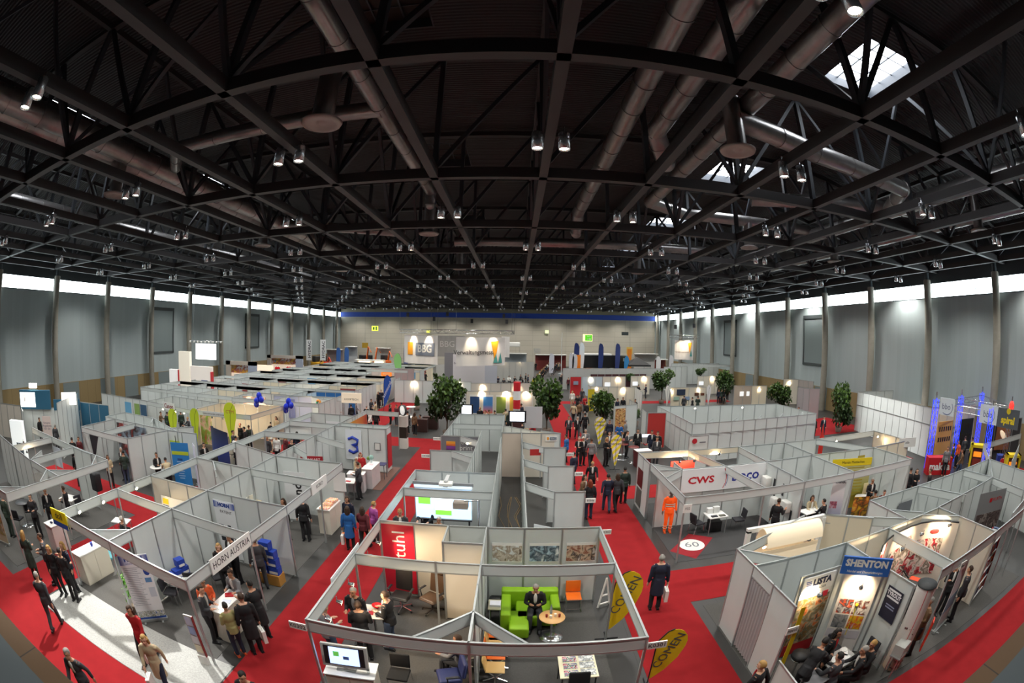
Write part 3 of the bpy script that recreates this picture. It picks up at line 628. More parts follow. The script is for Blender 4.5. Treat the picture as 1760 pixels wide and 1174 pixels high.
# ---- right block B: blue sign block
t = booth('white booth corner with grey curtain door facing the red aisle', [('w', 5.54, 8.24, 5.54, 9.22), ('c', 5.54, 7.24, 5.54, 8.24, M('a8a4a6')), ('w', 5.54, 6.24, 5.54, 7.24), ('n', 5.54, 8.24, 8.6, 8.26), ('d', 5.54, 9.22, 6.55, 8.26), ('d', 5.54, 9.22, 8.6, 10.5)])
t = booth('booth with blue name sign above the forklift roll up', [('w', 6.35, 7.27, 7.55, 7.27), ('w', 7.55, 7.27, 8.6, 6.32), ('w', 8.62, 6.32, 8.64, 5.36), ('w', 8.6, 6.32, 8.6, 8.2), ('w', 5.6, 5.2, 5.62, 6.2, None, 1.0)])
SHEN = t
board(t, 'banner_stripe', .12, 2.4, on(t, 5.72, 6.18, 1.25), M('d8b818')); sign(t, 'F0410', .3, .18, on(t, 5.6, 6.16, 1.9), size=.1, name='stand_number')
o = board(t, 'wall_poster', 1.0, 2.4, on(t, 6.92, 7.22, 1.24, 0), M('e2e4e2')); p = board(o, 'poster_header', 1.0, .42, Tr(0, -.01, .98), M('e8eaea')); text('LISTA', M('202a4a'), .24, p, Tr(.1, -.01, .04), bold=.012); text('KAISER', M('6a7078'), .1, p, Tr(.12, -.01, -.14)); b = MB()
for k in range(4): b.cbox(M('2850a0'), (-.34 + .015*k, -.01, .1 - .05*k), (.16, .004, .025))
b.build('logo_bars', p); board(o, 'print_area', 1.0, 1.5, Tr(0, -.01, -.15), photo('warehouse', ['3a3424', '8a6a3a', '6a6a58', 'a8a28a', 'c86a28', '4a4a44'], 5)); board(o, 'print_area', 1.0, .36, Tr(0, -.014, -1.0), M('a81c24')); board(o, 'logo_square', .16, .16, Tr(.34, -.012, .6), M('c8283c'))
o = board(t, 'wall_poster', .6, .86, on(t, 8.58, 5.86, 1.75, -PI/2), M('1c1e34')); text('TYROLIT', M('e8eaf0'), .135, o, Tr(0, -.009, .26), bold=.006); b = MB(); b.cbox(M('e8eaf0'), (0, -.008, .36), (.48, .004, .05)); b.cbox(M('e8eaf0'), (0, -.008, .16), (.48, .004, .05)); b.cbox(M('8890b0'), (0, -.008, -.03), (.34, .004, .03)); b.cbox(M('8890b0'), (0, -.008, -.1), (.34, .004, .03)); b.build('print_pattern', o)
o = sign(t, '', 1.32, .46, on(t, 7.88, 6.6, 2.68, -.71), '2a62b4', th=.06, name='name_sign'); text('SHENTON', WHITE, .24, o, Tr(0, -.032, .07), bold=.012, wide=1.02); text('Handel und Dienstleistungen', WHITE, .085, o, Tr(0, -.032, -.14), wide=.98)
spots(t, [(7.6, 6.3, 2.45, -.75), (6.7, 6.75, 2.3, 0)])
t = booth('warm lit booth with curved tool display wall at the right', [('w', 8.6, 8.26, 13.48, 8.37, WARMP), ('w', 13.5, 5.5, 13.48, 8.37, WARMP), ('f', 10.52, 5.41, 10.51, 8.25), ('f', 9.9, 5.38, 16.38, 5.63), ('d', 12.4, 8.34, 13.48, 7.3)])
TOOL = t
spots(t, [(9.9, 7.0, 2.6, .5), (11.2, 7.3, 2.6, 0), (12.6, 7.1, 2.6, -.4)])
sign(t, 'F0412', .3, .22, on(t, 11.2, 5.36, 2.2), size=.1, name='stand_number')
t = booth('teal grey empty booth row behind the curved tool display', [('w', 11.66, 10.47, 21.7, 10.55), ('w', 11.6, 8.4, 11.66, 10.47), ('f', 14.72, 10.45, 15.6, 8.42), ('f', 18.65, 10.46, 18.84, 8.76), ('w', 13.5, 8.4, 18.9, 8.76), ('d', 11.66, 9.4, 12.6, 8.42)])
board(t, 'grey_door', .9, 2.0, on(t, 13.9, 10.4, 1.05), M('6c7076'))
t = booth('booth with grey screw maker banner at the far right', [('w', 18.84, 8.76, 21.7, 10.55), ('f', 15.52, 5.8, 21.0, 6.6), ('f', 18.84, 8.76, 18.44, 6.6), ('w', 21.0, 6.6, 21.7, 10.5)])
o = board(t, 'wall_poster', 1.9, 2.3, on(t, 17.6, 7.9, 1.2, -.3), M('8c9092')); board(o, 'print_area', 1.7, 1.4, Tr(0, -.01, -.4), photo('metal', ['2a2a2c', '6a6462', '3c3634', 'a09a94', '1e1c1c'], 3)); text('WURTH', M('c02028'), .2, o, Tr(.35, -.01, .8)); board(o, 'logo_square', .16, .16, Tr(-.1, -.01, .8), M('c02028'))
t = booth('open booth frames behind the yellow cabinets at the far right', [('f', 21.7, 10.6, 24.6, 12.6), ('f', 24.6, 12.6, 30, 12.0), ('w', 22.5, 9.3, 26.5, 10.6)])
# ---- light box gate (information stand)
t = thing('light_box_gate', 'white gate with warm light box and orange logo at the information stand', 'gate', (6.45, 10.3, 0))
b = MB(); b.box(WHITE, -.05, -.05, 0, .08, .08, 2.4); b.build('post', t); b = MB(); b.box(WHITE, 2.75, -.1, 0, 2.88, .05, 2.4); b.build('post', t)
b = MB(); b.box(WHITE, -.05, -.05, 2.35, 2.85, .08, 2.48); b.build('crossbar', t)
LB = mat('light_box_cloth', 'f4e4c8', .6, emit=.12, ecol='ffe4bc')
b = MB(); n = 10; vs = []
for k in range(n + 1): a = PI*(k/n)*.9 + .2; vs += [Vector((.3, -.35 - .45*math.cos(a)*.8, 2.0 + .62*math.sin(a)*.9)), Vector((2.35, -.35 - .45*math.cos(a)*.8, 2.0 + .62*math.sin(a)*.9))]
b.add(vs, [(2*k, 2*k + 1, 2*k + 3, 2*k + 2) for k in range(n)], LB, True); b.box(LB, .32, .0, 1.62, 2.33, .02, 2.2); b.build('light_box', t)
b = MB(); b.box(M('e4e6e6'), 2.2, -.5, 0, 2.26, .55, 2.3); p = b.build('side_panel', t)
board(p, 'logo_square', .24, .22, Tr(2.19, .15, 1.9, -PI/2), M('f09a1e')); q = board(p, 'logo_plate', .3, .22, Tr(2.19, -.2, 1.9, -PI/2), M('50647c')); text('BB', WHITE, .18, q, Tr(0, -.009, 0))
spots(t, [(7.0, 10.2, 2.05, PI), (7.6, 10.2, 2.05, PI), (8.2, 10.2, 2.05, PI)]); b = MB(); b.box(LB, .32, -.55, 1.55, 2.33, -.53, 1.95); b.build('light_box', t)
t = booth('warm lit booth bay right of the light box gate', [('w', 9.3, 10.3, 10.6, 9.2, CREAM), ('d', 9.3, 10.3, 11.6, 8.5)])
# ---- right block C: big white box and neighbours
t = booth('big windowless white booth box with two rows of panels and corner lamps', [
    ('w', 10.65, 25.4, 21.2, 26.3), ('w', 10.65, 25.4, 10.6, 32.4), ('w', 10.6, 32.4, 20.9, 31.6), ('w', 21.2, 26.3, 20.9, 31.6)] + [('d', 11.6 + 2*k, 25.5 + .17*k, 12.6 + 2*k, 26.6 + .17*k) for k in range(5)])
spots(t, [(13.5, 32.0, 2.5, PI), (17.5, 31.6, 2.5, PI)], beam=False)
o = t
b = MB()
for k in range(10): b.box(ALU, 10.7 + 1.05*k - t.location.x, 25.38 + .09*k - t.location.y, 1.78, 11.72 + 1.05*k - t.location.x, 25.4 + .09*k - t.location.y, 1.83)
for k in range(7): b.box(ALU, 10.6 - t.location.x, 25.45 + k - t.location.y, 1.78, 10.63 - t.location.x, 26.4 + k - t.location.y, 1.83)
b.build('middle_rail', t)
t = booth('low white stand wall with red round emblem beside the big white box', [('w', 10.0, 24.2, 11.3, 24.3, None, 2.0)])
b = MB(); b.lathe(M('b01c2c'), [(.001, 0), (.16, 0), (.16, .02)], n=20); b.build('round_emblem', t, T=on(t, 10.35, 24.16, 1.7) @ Matrix.Rotation(PI/2, 4, 'X'))
board(t, 'grey_text', .4, .06, on(t, 10.9, 24.2, 1.6), M('70747a'))
t = booth('red fronted small booth beside the white box', [('w', 9.0, 29.6, 10.3, 29.5, M('b02c28')), ('w', 8.9, 29.6, 9.0, 31.0)])
t = booth('white booth wall with food poster behind the ball shaped tree', [('w', 7.24, 32.5, 9.25, 33.4), ('w', 9.25, 33.4, 9.3, 36)])
o = board(t, 'wall_poster', .95, 2.0, on(t, 7.8, 32.7, 1.3, .42), photo('food', ['c8841e', '6a2a1a', 'd8b070', 'a85a2a', 'e8d0a0'], 3))
# ---- light truss booth at far right
t = booth('bright white walled booth with panel grid in front of the right wall', [('w', 27.5, 19.5, 29.1, 29.9, None), ('w', 29.1, 29.9, 33.4, 29.0), ('w', 27.5, 19.5, 33.3, 18.5, CREAM)], h=3.4); put('middle_rail', pm('rail', math.hypot(1.6, 10.4), 2.3, ALU), t, T=on(t, 27.47, 19.5, 0, math.atan2(10.4, 1.6)))
BLUE = mat('blue_lit_truss', '2a3cff', .3, .2, emit=.9, ecol='2a44ff')
t = thing('light_truss', 'silver lighting truss frame with blue lit towers and logo panels', 'truss', (25.3, 17.6, 0))
TWR = [(0, 0), (3.5, -.1), (7.2, -.1), (-.1, -5.0), (3.3, -5.0)]
for i, (x, y) in enumerate(TWR):
    b = MB(); lit = i != 4; y += 0
    for dx in (-.15, .15):
        for dy in (-.15, .15): b.tube(BLUE if lit else STEEL, [(x + dx, y + dy, 0), (x + dx, y + dy, 4.3)], .025, 6)
    for k in range(14):
        z = .2 + .3*k; s = -1 if k % 2 else 1; b.tube(BLUE if lit else STEEL, [(x - .15*s, y - .15, z), (x + .15*s, y - .15, z + .3)], .014, 5); b.tube(BLUE if lit else STEEL, [(x - .15, y - .15*s, z), (x - .15, y + .15*s, z + .3)], .014, 5)
    b.tube(STEEL, [(x, y, 4.3), (x, y, 4.75)], .06, 8); b.build('tower', t)
for (i, j) in ((0, 3), (1, 4), (0, 1), (1, 2), (2, 4), (3, 4)):
    b = MB(); p, q = Vector(TWR[i] + (4.15,)), Vector(TWR[j] + (4.15,)); u = Vector((0, 0, -.35))
    b.tube(STEEL, [p, q], .03, 6); b.tube(STEEL, [p + u, q + u], .03, 6); n = 8
    for k in range(n): b.tube(STEEL, [p + (q - p)*k/n + (u if k % 2 else u*0), p + (q - p)*(k + 1)/n + (u*0 if k % 2 else u)], .014, 5)
    b.build('truss_beam', t)
for i, (x, y, rz) in enumerate(((-.12, -1.13, -PI/2), (-.22, -4.8, -PI/2))):
    o = board(t, 'logo_panel', 1.3 + .12*i, 1.0, Tr(x, y, 3.98, rz), M('d4dde4'), .05); text('bbo', M('4a5a78'), .5, o, Tr(-.05, -.03, 0)); b = MB(); b.tube(M('4a5a88'), [(.52*math.cos(a), -.03, .42*math.sin(a) - .02) for a in [x_*.2 - 2.2 for x_ in range(15)]], .02, 5); b.build('logo_arc', o)
o = board(t, 'logo_panel', 1.7, 1.0, Tr(-.22, -6.4, 3.95, -PI/2), M('50565c'), .05); text('spiral', M('e8d020'), .5, o, Tr(0, -.03, -.1), bold=.02); b = MB(); b.lathe(M('d8c020'), [(.001, 0), (.16, 0), (.16, .02)], n=14); b.build('logo_dot', o, T=Tr(0, -.03, .38) @ Matrix.Rotation(PI/2, 4, 'X'))
b = MB(); b.ball(mat('red_lamp', 'ff2018', .4, emit=3.), (0, 0, 0), (.18, .18, .3)); b.build('red_lamp', t, T=Tr(3.3, -5.0, 4.2))
for i, (x, y, rz, c) in enumerate(((27.9, 18.9, -.17, 'd8a050'), (30.6, 18.4, -.17, '22241e'))):
    b = MB(); b.box(M(c), -.9, -.03, .4, .9, .03, 2.6)
    for k in range(12): b.cbox(M('2a2420'), (-.65 + .26*(k % 6), -.04, 2.1 - .7*(k//6)), (.14, .02, .3))
    b.build('tool_wall', loc=(x + .3, y - .5, 0), rz=rz, label=('orange tool display wall with rows of dark gloves under the blue towers', 'row of black trousers on display under the blue towers')[i], cat='display')
b = MB(); b.box(M('b4141c'), -.95, -.35, 0, .95, .35, 1.05); o = b.build('sales_counter', loc=(25.0, 16.4, 0), rz=-.6, label='red counter with big white tool brand lettering', cat='counter'); text('makita', WHITE, .62, o, Tr(0, -.36, .5), bold=.02)
for i, (x, y) in enumerate(((26.5, 14.0), (26.3, 10.85))):
    t = thing('display_cabinet', 'yellow framed vending cabinet, %s' % ('nearer the red counter' if i == 0 else 'at the frame edge'), 'cabinet', (x, y, 0), -1.07 + .19*i)
    b = MB(); b.box(M('e0c410'), -.55, -.35, 0, -.4, .35, 2.0); b.box(M('e0c410'), .4, -.35, 0, .55, .35, 2.0); b.box(M('e0c410'), -.55, -.35, 1.85, .55, .35, 2.0); b.box(M('e0c410'), -.55, -.3, 0, .55, .35, .2); b.build('frame', t)
    b = MB(); b.box(M('4a2a18'), -.4, -.2, .2, .4, .34, 1.85); b.cbox(mat('cabinet_glow', 'e07818', .4, emit=.8), (0, -.22, 1.45), (.6, .03, .3)); b.cbox(M('8a3018'), (0, -.22, 1.0), (.6, .03, .4)); b.build('shelves', t)
b = MB(); b.box(M('243a8c'), -.35, -.3, 0, .35, .3, 1.5); b.build('display_stand', loc=(27.6, 12.4, 0), rz=-.9, label='dark blue upright stand between the two yellow cabinets', cat='stand')
t = booth('white backed booth with big lit shoe picture behind the yellow cabinets', [('w', 30.0, 15.4, 33.2, 13.4, M('3a3a3c'))], h=3.0)
o = board(t, 'wall_poster', 1.5, 1.9, on(t, 31.4, 14.3, 1.9, -.56), M('8a5a3c')); b = MB(); b.ball(M('f0d8b8', emit=.3), (0, -.05, 0), (.5, .05, .2), T=Matrix.Rotation(.7, 3, 'Y').to_4x4()); b.build('print_pattern', o)
# ---- left blocks B, C and the far rows
t = booth('open frame booth with roof rails and laptop tables at the far left front', [('f', -16.0, 5.7, -16.1, 11.55), ('f', -16.1, 11.6, -25.5, 12.1), ('f', -16.1, 8.6, -19.2, 8.75), ('w', -19.25, 8.7, -25.3, 9.4), ('w', -17.6, 11.6, -19.4, 11.7), ('d', -16.05, 6.7, -17.1, 5.5), ('d', -16.1, 10.6, -17.1, 11.6), ('d', -16.1, 7.6, -17.2, 8.6), ('d', -16.1, 9.6, -17.2, 8.6), ('f', -16, 5.7, -22, 5.2), ('d', -19.2, 8.75, -20.2, 10), ('f', -19.25, 8.75, -19.4, 11.7), ('f', -22.3, 9.0, -22.3, 11.9)])
spots(t, [(-23.6, 10.4, 2.4, 1.), (-21.5, 9.6, 2.4, 1.)])
o = board(t, 'wall_poster', .9, 1.0, on(t, -22.0, 12.0, 1.5), M('b8c0cc'))
t = booth('booth with car picture wall and long white side panels by the left red aisle', [('f', -23.1, 14.8, -18.4, 14.87), ('w', -18.4, 14.87, -17.9, 17.7), ('w', -18.0, 17.75, -24.4, 17.9), ('w', -23.1, 14.8, -23.2, 17.8), ('f', -21.0, 17.8, -20.9, 14.85)])
o = board(t, 'wall_poster', 3.0, 2.3, on(t, -21.4, 17.7, 1.2), photo('car', ['5a6a7c', '8898a8', '3a2a2a', '9a3a34', 'b8c0c8'], 1.4))
b = MB(); b.add([Vector((0, 0, 2.3)), Vector((1.2, 0, 2.3)), Vector((.3, 0, .6)), Vector((0, .03, 2.3)), Vector((1.2, .03, 2.3)), Vector((.3, .03, .6))], [(0, 2, 1), (3, 4, 5), (0, 1, 4, 3), (1, 2, 5, 4), (2, 0, 3, 5)], M('23262e')); b.build('slanted_banner', t, T=on(t, -22.9, 15.2, 0))
t = booth('white rear booth bay with curved low wall behind the car picture booth', [('w', -24.4, 17.95, -24.4, 19.8), ('w', -24.4, 19.8, -21.2, 19.7), ('w', -21.2, 19.7, -17.2, 17.8), ('d', -21.2, 19.7, -20.2, 18.5)])
t = booth('white booth wall with the city poles sign near the standing coffee table', [('w', -17.9, 17.72, -15.9, 18.0)])
p = board(t, 'green_sign', .75, .22, on(t, -17.3, 17.6, 1.9, .1), M('a8c038')); q = board(t, 'green_sign', .75, .2, on(t, -16.6, 17.5, 1.6, .1), M('b4cc38')); b = MB(); b.tube(M('33363c'), [(0, 0, .3), (0, 0, 2.3)], .02); b.build('sign_pole', t, T=on(t, -17.2, 17.58, 0))
b = MB(); n = 12; vs = []
for z in (0, 2.4):
    for k in range(n + 1): a = -.9 + 1.8*k/n; vs.append(Vector((1.3*math.sin(a), -1.3*math.cos(a) + 1.1, z + (.25*math.cos(a*1.5) if z else 0))))
b.add(vs, [(k, k + 1, n + 2 + k, n + 1 + k) for k in range(n)], grad('night_blue', 2, 0, 2.6, ['22263c', '2c3e7c', '2a3048']), True)
b.build('curved_display_wall', loc=(-15.6, 19.4, 0), rz=-.5, label='dark blue curved display wall beside the tall blue roll up', cat='display')
t = booth('booth with camera maker sign on its rail and crowded demo tables', [('w', -33.8, 24.5, -26.8, 24.3), ('f', -26.8, 24.3, -21.0, 23.4), ('w', -26.8, 24.3, -26.8, 27.5), ('w', -26.8, 27.5, -21.2, 27.0), ('f', -21.0, 23.4, -21.2, 27.0)])
o = sign(t, 'Canon', 1.5, .5, on(t, -23.6, 23.72, 2.45, -.13), 'dcdedd', '7a1c20', size=.42, bold=.012); spots(t, [(-24.5, 24.0, 2.3, PI), (-23, 23.9, 2.3, PI), (-22, 23.8, 2.3, PI)])
board(t, 'wall_poster', .9, 1.5, on(t, -29.5, 24.35, 1.4), M('6aa8d0')); board(t, 'wall_poster', .7, 1.9, on(t, -28.2, 24.3, 1.2), M('8aa860')); board(t, 'wall_poster', .8, 1.9, on(t, -27.3, 24.28, 1.2), M('3a5a78'))
t = booth('white arched low screen wall in front of the camera maker booth', [('w', -22.6, 18.7, -21.2, 18.3, None, 2.2), ('w', -21.2, 18.3, -19.6, 18.9, None, 2.2), ('w', -19.6, 18.9, -18.2, 20.4, None, 2.2)])
t = booth('warm lit booth with lime flags and long text on its rail', [('f', -20.9, 23.5, -16.1, 23.9), ('f', -16.1, 23.9, -16.0, 28.1, CREAM), ('w', -21.0, 27.0, -16.0, 28.2, CREAM), ('w', -20.9, 23.5, -21.0, 27.0, CREAM)])
o = sign(t, 'FREIRAUMPLANER LANDSCHAFT', 1.9, .24, on(t, -19.0, 23.6, 2.35, .08), 'c8c8cc', size=.13); spots(t, [(-19.5, 23.9, 2.2, 0), (-18.6, 24.0, 2.2, 0), (-17.6, 24.1, 2.2, 0), (-19.5, 26.8, 2.45, PI)])
o = board(t, 'wall_poster', 1.1, 2.1, on(t, -20.3, 24.2, 1.15), photo('green_tom', ['c83c30', 'e8c0a8', '8ab040', 'd86a58'], 1.5))
# blue corner stand at the left wall
BLU = M('28607e')
t = booth('teal blue and white corner stand with a backlit white screen at the far left', [('w', -33.5, 15.0, -31.0, 17.2, None, 2.4), ('w', -31.0, 17.2, -29.3, 18.8, None, 2.3), ('w', -29.4, 18.8, -26.6, 15.0, None, 3.4), ('w', -29.3, 18.9, -26.2, 19.6, BLU, 2.8), ('w', -31.6, 14.3, -33.5, 15.0, None, 2.4)])
board(t, 'blue_fascia', 3.0, 1.3, on(t, -32.35, 15.98, 2.95, .72), BLU, .3); board(t, 'blue_fascia', 2.4, .75, on(t, -30.15, 18.0, 2.6, .75), BLU, .1); board(t, 'blue_edge', .3, 3.4, on(t, -29.35, 18.6, 1.7, .9), BLU, .1)
o = board(t, 'backlit_screen', 1.5, 1.0, on(t, -32.75, 15.42, 2.95, .72), mat('backlit_white', 'ffffff', .4, emit=2.2, ecol='fff6e8')); b = MB(); b.cbox(M('8a8a88'), (-.3, -.01, .1), (.08, .004, .5)); b.cbox(M('8a8a88'), (-.25, -.01, -.2), (.2, .004, .05)); b.build('print_pattern', o)
board(t, 'backlit_screen', 1.2, .8, on(t, -28.2, 17.1, 3.3, .93), MATS['backlit_white'])
b = MB(); b.cbox(mat('flood_lamp', 'ffffff', .3, emit=14., ecol='fff4e0'), (0, 0, 0), (.7, .2, .3)); b.build('flood_lamp', t, T=on(t, -32.4, 15.9, 3.9, .72))
o = board(t, 'wall_poster', .8, 1.5, on(t, -30.9, 16.2, 1.2, .72), M('d8c8c4')); text('Unsere\nAngebote\nfür Sie', M('70687a'), .22, o, Tr(0, -.01, .1))
t = booth('pale wooden partition wall at the left edge by the front of the teal stand', [('w', -40, 12.6, -33.6, 15.0, M('c4beb4'))])
t = thing('white_sign_tower', 'white backlit sign column at the left edge', 'sign', (-27.8, 11.9, 0), .5); b = MB(); b.box(M('e8f0f2', emit=.35), -.6, -.15, 0, .6, .15, 2.6); o = b.build('column', t); board(o, 'print_pattern', .6, .7, Tr(.15, -.16, 1.0), photo('car2', ['e8eef2', '3a4a5a', '8a98a8'], 3))
# white event stand with hanging screen by left wall
t = thing('event_stand', 'bright white tall stand with red edges below the hanging lit screen at the left wall', 'stand', (-35.3, 38.5, 0))
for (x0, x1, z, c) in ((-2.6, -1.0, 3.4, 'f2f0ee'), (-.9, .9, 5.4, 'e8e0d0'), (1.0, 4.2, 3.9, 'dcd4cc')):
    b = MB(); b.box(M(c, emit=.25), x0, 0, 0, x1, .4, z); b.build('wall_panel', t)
for x in (-.98, 4.2): b = MB(); b.box(M('d83c44'), x - .05, -.1, 0, x + .12, .3, 3.4); b.build('red_edge', t)
board(t, 'monitor', .9, .6, Tr(3.2, -.05, 2.2), M('5a6a9a'), .06)
t = thing('hanging_screen', 'hanging bright white screen with a row of lamps at the left wall', 'screen', (-33.6, 40.6, 5.4)); b = MB(); b.box(mat('lit_screen', 'ffffff', .4, emit=1.5), -1.6, 0, -.9, 1.6, .05, .8); o = b.build('screen_cloth', t); text('expo', M('a0a0a8'), .4, o, Tr(0, -.01, 0))
b = MB(); b.tube(STEEL, [(-2.6, 0, 1.1), (2.6, 0, 1.1)], .05, 6)
for k in range(9): b.ball(WHITE, (-2.4 + .6*k, -.1, 1.0), .11, 8, 6)
b.tube(STEEL, [(-2, 0, 1.1), (-2, 0, 8)], .015, 4); b.tube(STEEL, [(2, 0, 1.1), (2, 0, 8)], .015, 4); b.build('lamp_truss', t)
# far rows: back to back cells
FCOL = [PANEL, PANEL, PANEL, M('cfd4d4'), M('c9cfd0'), CREAM]
random.seed(21)
rows = [(-34, -14, 30.0, 36.3), (-33.5, -14, 37.8, 44.1), (-33, -14, 45.6, 51.9), (-32, -18, 53.4, 59.5), (-31, -13, 61, 67), (-31, -13, 68.5, 74)]
for ri, (xa, xb, ya, yb) in enumerate(rows):
    carpet(xa, ya, xb, yb, '%s grey carpet strip under the left booth rows' % ORD[ri], mat('booth_carpet_pale', '8a8c8c', .95), 'booth_carpet'); n = int((xb - xa)/3.4); ym = (ya + yb)/2; w = (xb - xa)/n
    for i in range(n):
        x0, x1 = xa + w*i, xa + w*(i + 1)
        for s, (y0, y1) in enumerate(((ya, ym), (ym, yb))):
            seg = [('w', x0, y1 if s == 0 else y0, x1, y1 if s == 0 else y0, random.choice(FCOL))] if s == 0 or random.random() < .3 else [('f', x0, y1, x1, y1)]
            seg.append((random.choice('wwf'), x0, y0, x0, y1)); seg.append(('f', x0, y0 if s == 0 else y1, x1, y0 if s == 0 else y1))
            if i == n - 1: seg.append((random.choice('wf'), x1, y0, x1, y1))
            t = booth('plain white booth cell in the crowded rows toward the left wall', seg, group='booth cells of the far left rows', fine=ri < 2)
            if s == 0 and random.random() < .7:
                board(t, 'wall_poster', random.uniform(.7, 1.6), random.uniform(.6, 1.5), on(t, (x0 + x1)/2 + random.uniform(-.5, .5), ym - .04, 1.5), M(random.choice(['2c4a5c', '30485a', '8a6a5a', '6aa0c8', 'e0d8c8', '8a3a3a', 'c88a3a', '44506a', '3c3634'])))
            if random.random() < .25: spots(t, [((x0 + x1)/2, y0 + .3, 2.45, 0)], beam=ri < 3)
t = booth('booth with deep blue sea picture wall left of the feather flag', [('w', -17.0, 36.0, -13.4, 36.3, M('2a6cb0')), ('w', -17.2, 34.5, -17.0, 36, M('c8dcea')), ('f', -17.6, 33.2, -13.4, 33.6)])
board(t, 'wall_poster', 3.2, .7, on(t, -15.2, 36.1, .55, .08), photo('sea', ['1c4a7c', '2a3a4c', '3c88c8', '16202c'], 2))
t = booth('booth with pale purple machine poster and coloured swirl logo', [('w', -19.3, 32.4, -16.0, 33.0, M('b8bcd2')), ('w', -16.0, 33.0, -14.2, 32.0)])
board(t, 'wall_poster', 1.6, 1.5, on(t, -18.2, 32.5, 1.5, .18), M('8488b4')); b = MB(); b.tube(M('d88a30'), [(.25*math.cos(k*.5), -.03, .25*math.sin(k*.5)) for k in range(6)], .08); b.tube(M('30a080'), [(.25*math.cos(k*.5), -.03, .25*math.sin(k*.5)) for k in range(5, 10)], .08); b.tube(M('b84050'), [(.25*math.cos(k*.5), -.03, .25*math.sin(k*.5)) for k in range(9, 13)], .08); b.build('swirl_logo', t, T=on(t, -15.1, 32.45, 2.1, -.5))
t = booth('booth with pink lit front behind the blue balloons', [('w', -21.6, 31.0, -19.4, 31.2, M('d4a898')), ('f', -21.6, 29.4, -19.4, 29.8)]); spots(t, [(-21, 30.6, 2.5, 0), (-19.9, 30.7, 2.5, 0)])
t = booth('tall white booth tower with orange square sign by the far aisle', [('w', -17.9, 54.6, -14.6, 53.6, M('d8c8c0')), ('w', -14.6, 53.6, -12.6, 55.6, M('b8a8a8')), ('f', -17.9, 52.6, -12.6, 52.2)], h=3.2)
o = board(t, 'wall_sign', 1.5, 1.4, on(t, -15.7, 53.85, 2.3, -.28), mat('lit_orange', 'f07820', .4, emit=.6)); b = MB(); b.cbox(M('f8c088'), (0, -.01, .25), (1.1, .004, .2)); b.cbox(M('f8c088'), (0, -.01, -.25), (1.1, .004, .2)); b.build('print_pattern', o)
t = booth('low white stand with small dark text sign in front of the sea picture booth', [('w', -12.6, 27.9, -9.9, 28.4, CREAM, 1.8)]); sign(t, '', 2.4, .8, on(t, -11.3, 28.0, 1.5, .18), 'd8d0c4', name='stand_sign')
b = MB(); b.cbox(M('e8d8c0', emit=.2), (0, 0, 0), (1.5, .1, .72)); o = b.build('hanging_sign', loc=(-11.6, 30.6, 2.95), rz=.1, label='lit cream sign box over the crowd behind the orange walled booth', cat='sign'); text('KOMPTECH', M('58504a'), .2, o, Tr(0, -.06, -.1)); MB().box(STEEL, -.7, -.03, -2.95, -.64, .03, -.3).build('post', o); MB().box(STEEL, -.64 + 1.28, -.03, -2.95, .7, .03, -.3).build('post', o)
# ---- centre far
t = booth('white booth wall with warm lamp and a person at a standing table, behind the clock column', [('w', -13.1, 48.1, -4.7, 48.4), ('w', -13.1, 48.1, -13.2, 51)]); spots(t, [(-10.9, 47.6, 2.5, 0), (-6.0, 47.9, 2.5, 0)])
board(t, 'wall_poster', .6, 2.2, on(t, -8.2, 48.2, 1.3), photo('slim', ['e8e8e4', '8a8a90', 'f0f0ee'], 2)); board(t, 'wall_poster', 1.0, 1.5, on(t, -7.2, 48.2, 1.2), M('dcdcd8'))
t = booth('long lit booth wall with blue, green and yellow posters', [('w', -4.4, 40.5, 2.0, 40.8, WARMP), ('w', 2.0, 40.8, 2.3, 38)])
for i, c in enumerate(['2c4a78', '4a88c8', '8a9c4a', 'e0b048', 'd8ccc4']):
    o = board(t, 'wall_poster', .95, 1.75, on(t, -3.6 + 1.18*i, 40.5 + .05*i, 1.3), M('e6e4e0')); board(o, 'print_area', .85, 1.5, Tr(0, -.009, -.05), grad('poster_%s' % c, 2, -.7, .7, ['d8705a' if i == 1 else '5a6a3a' if i == 2 else c, c, c]))
spots(t, [(-3.0, 40.1, 2.6, 0), (-.8, 40.1, 2.6, 0), (1.0, 40.2, 2.6, 0)])
t = booth('second lit booth wall above the poster wall with dark monitors', [('w', -4.6, 47.1, 2.6, 48.2, M('cac4bc'))])
spots(t, [(-3.4, 46.8, 2.4, 0), (.2, 47.2, 2.4, 0)])
for x, w, c in ((-2.6, .5, '3a3632'), (-1.9, .6, '4a4440'), (.6, .5, '8a8078'), (1.3, .7, 'f0f0f0')): board(t, 'monitor', w, .4, on(t, x, 47.3 + .15*(x + 2), 1.2), M(c), .05)
t = booth('long grey booth wall with a row of seated visitors under two lamps', [('w', -5.8, 71.5, 2.9, 73.0, M('b4b4b0'), 3.2)]); spots(t, [(-1.8, 71.6, 3.3, 0), (.8, 72, 3.3, 0)], beam=False)
t = thing('white_tower', 'white square tower with slanted side and dark stripe below the hanging banners', 'tower', (-5.6, 56.5, 0), .0)
b = MB(); b.box(M('d6d4d8'), -2.2, 0, 0, 1.8, .3, 5.0); b.build('front_panel', t); b = MB(); b.box(M('bcc0cc'), 1.8, 0, 0, 3.3, .3, 4.9); b.build('side_panel', t); b = MB(); b.box(M('7c7c82'), -3.3, .1, 0, -2.2, .4, 5.2); b.build('dark_stripe', t); text('Bundesbeschaffung', M('6a6a78'), .4, t, Tr(-.6, -.02, 3.9))
b = MB(); b.box(M('c0c0bc'), 0, 0, 0, 3.8, .2, 3.0); b.build('partition_screen', loc=(-11.6, 66, 0), label='grey screen wall left of the white square tower', cat='screen')
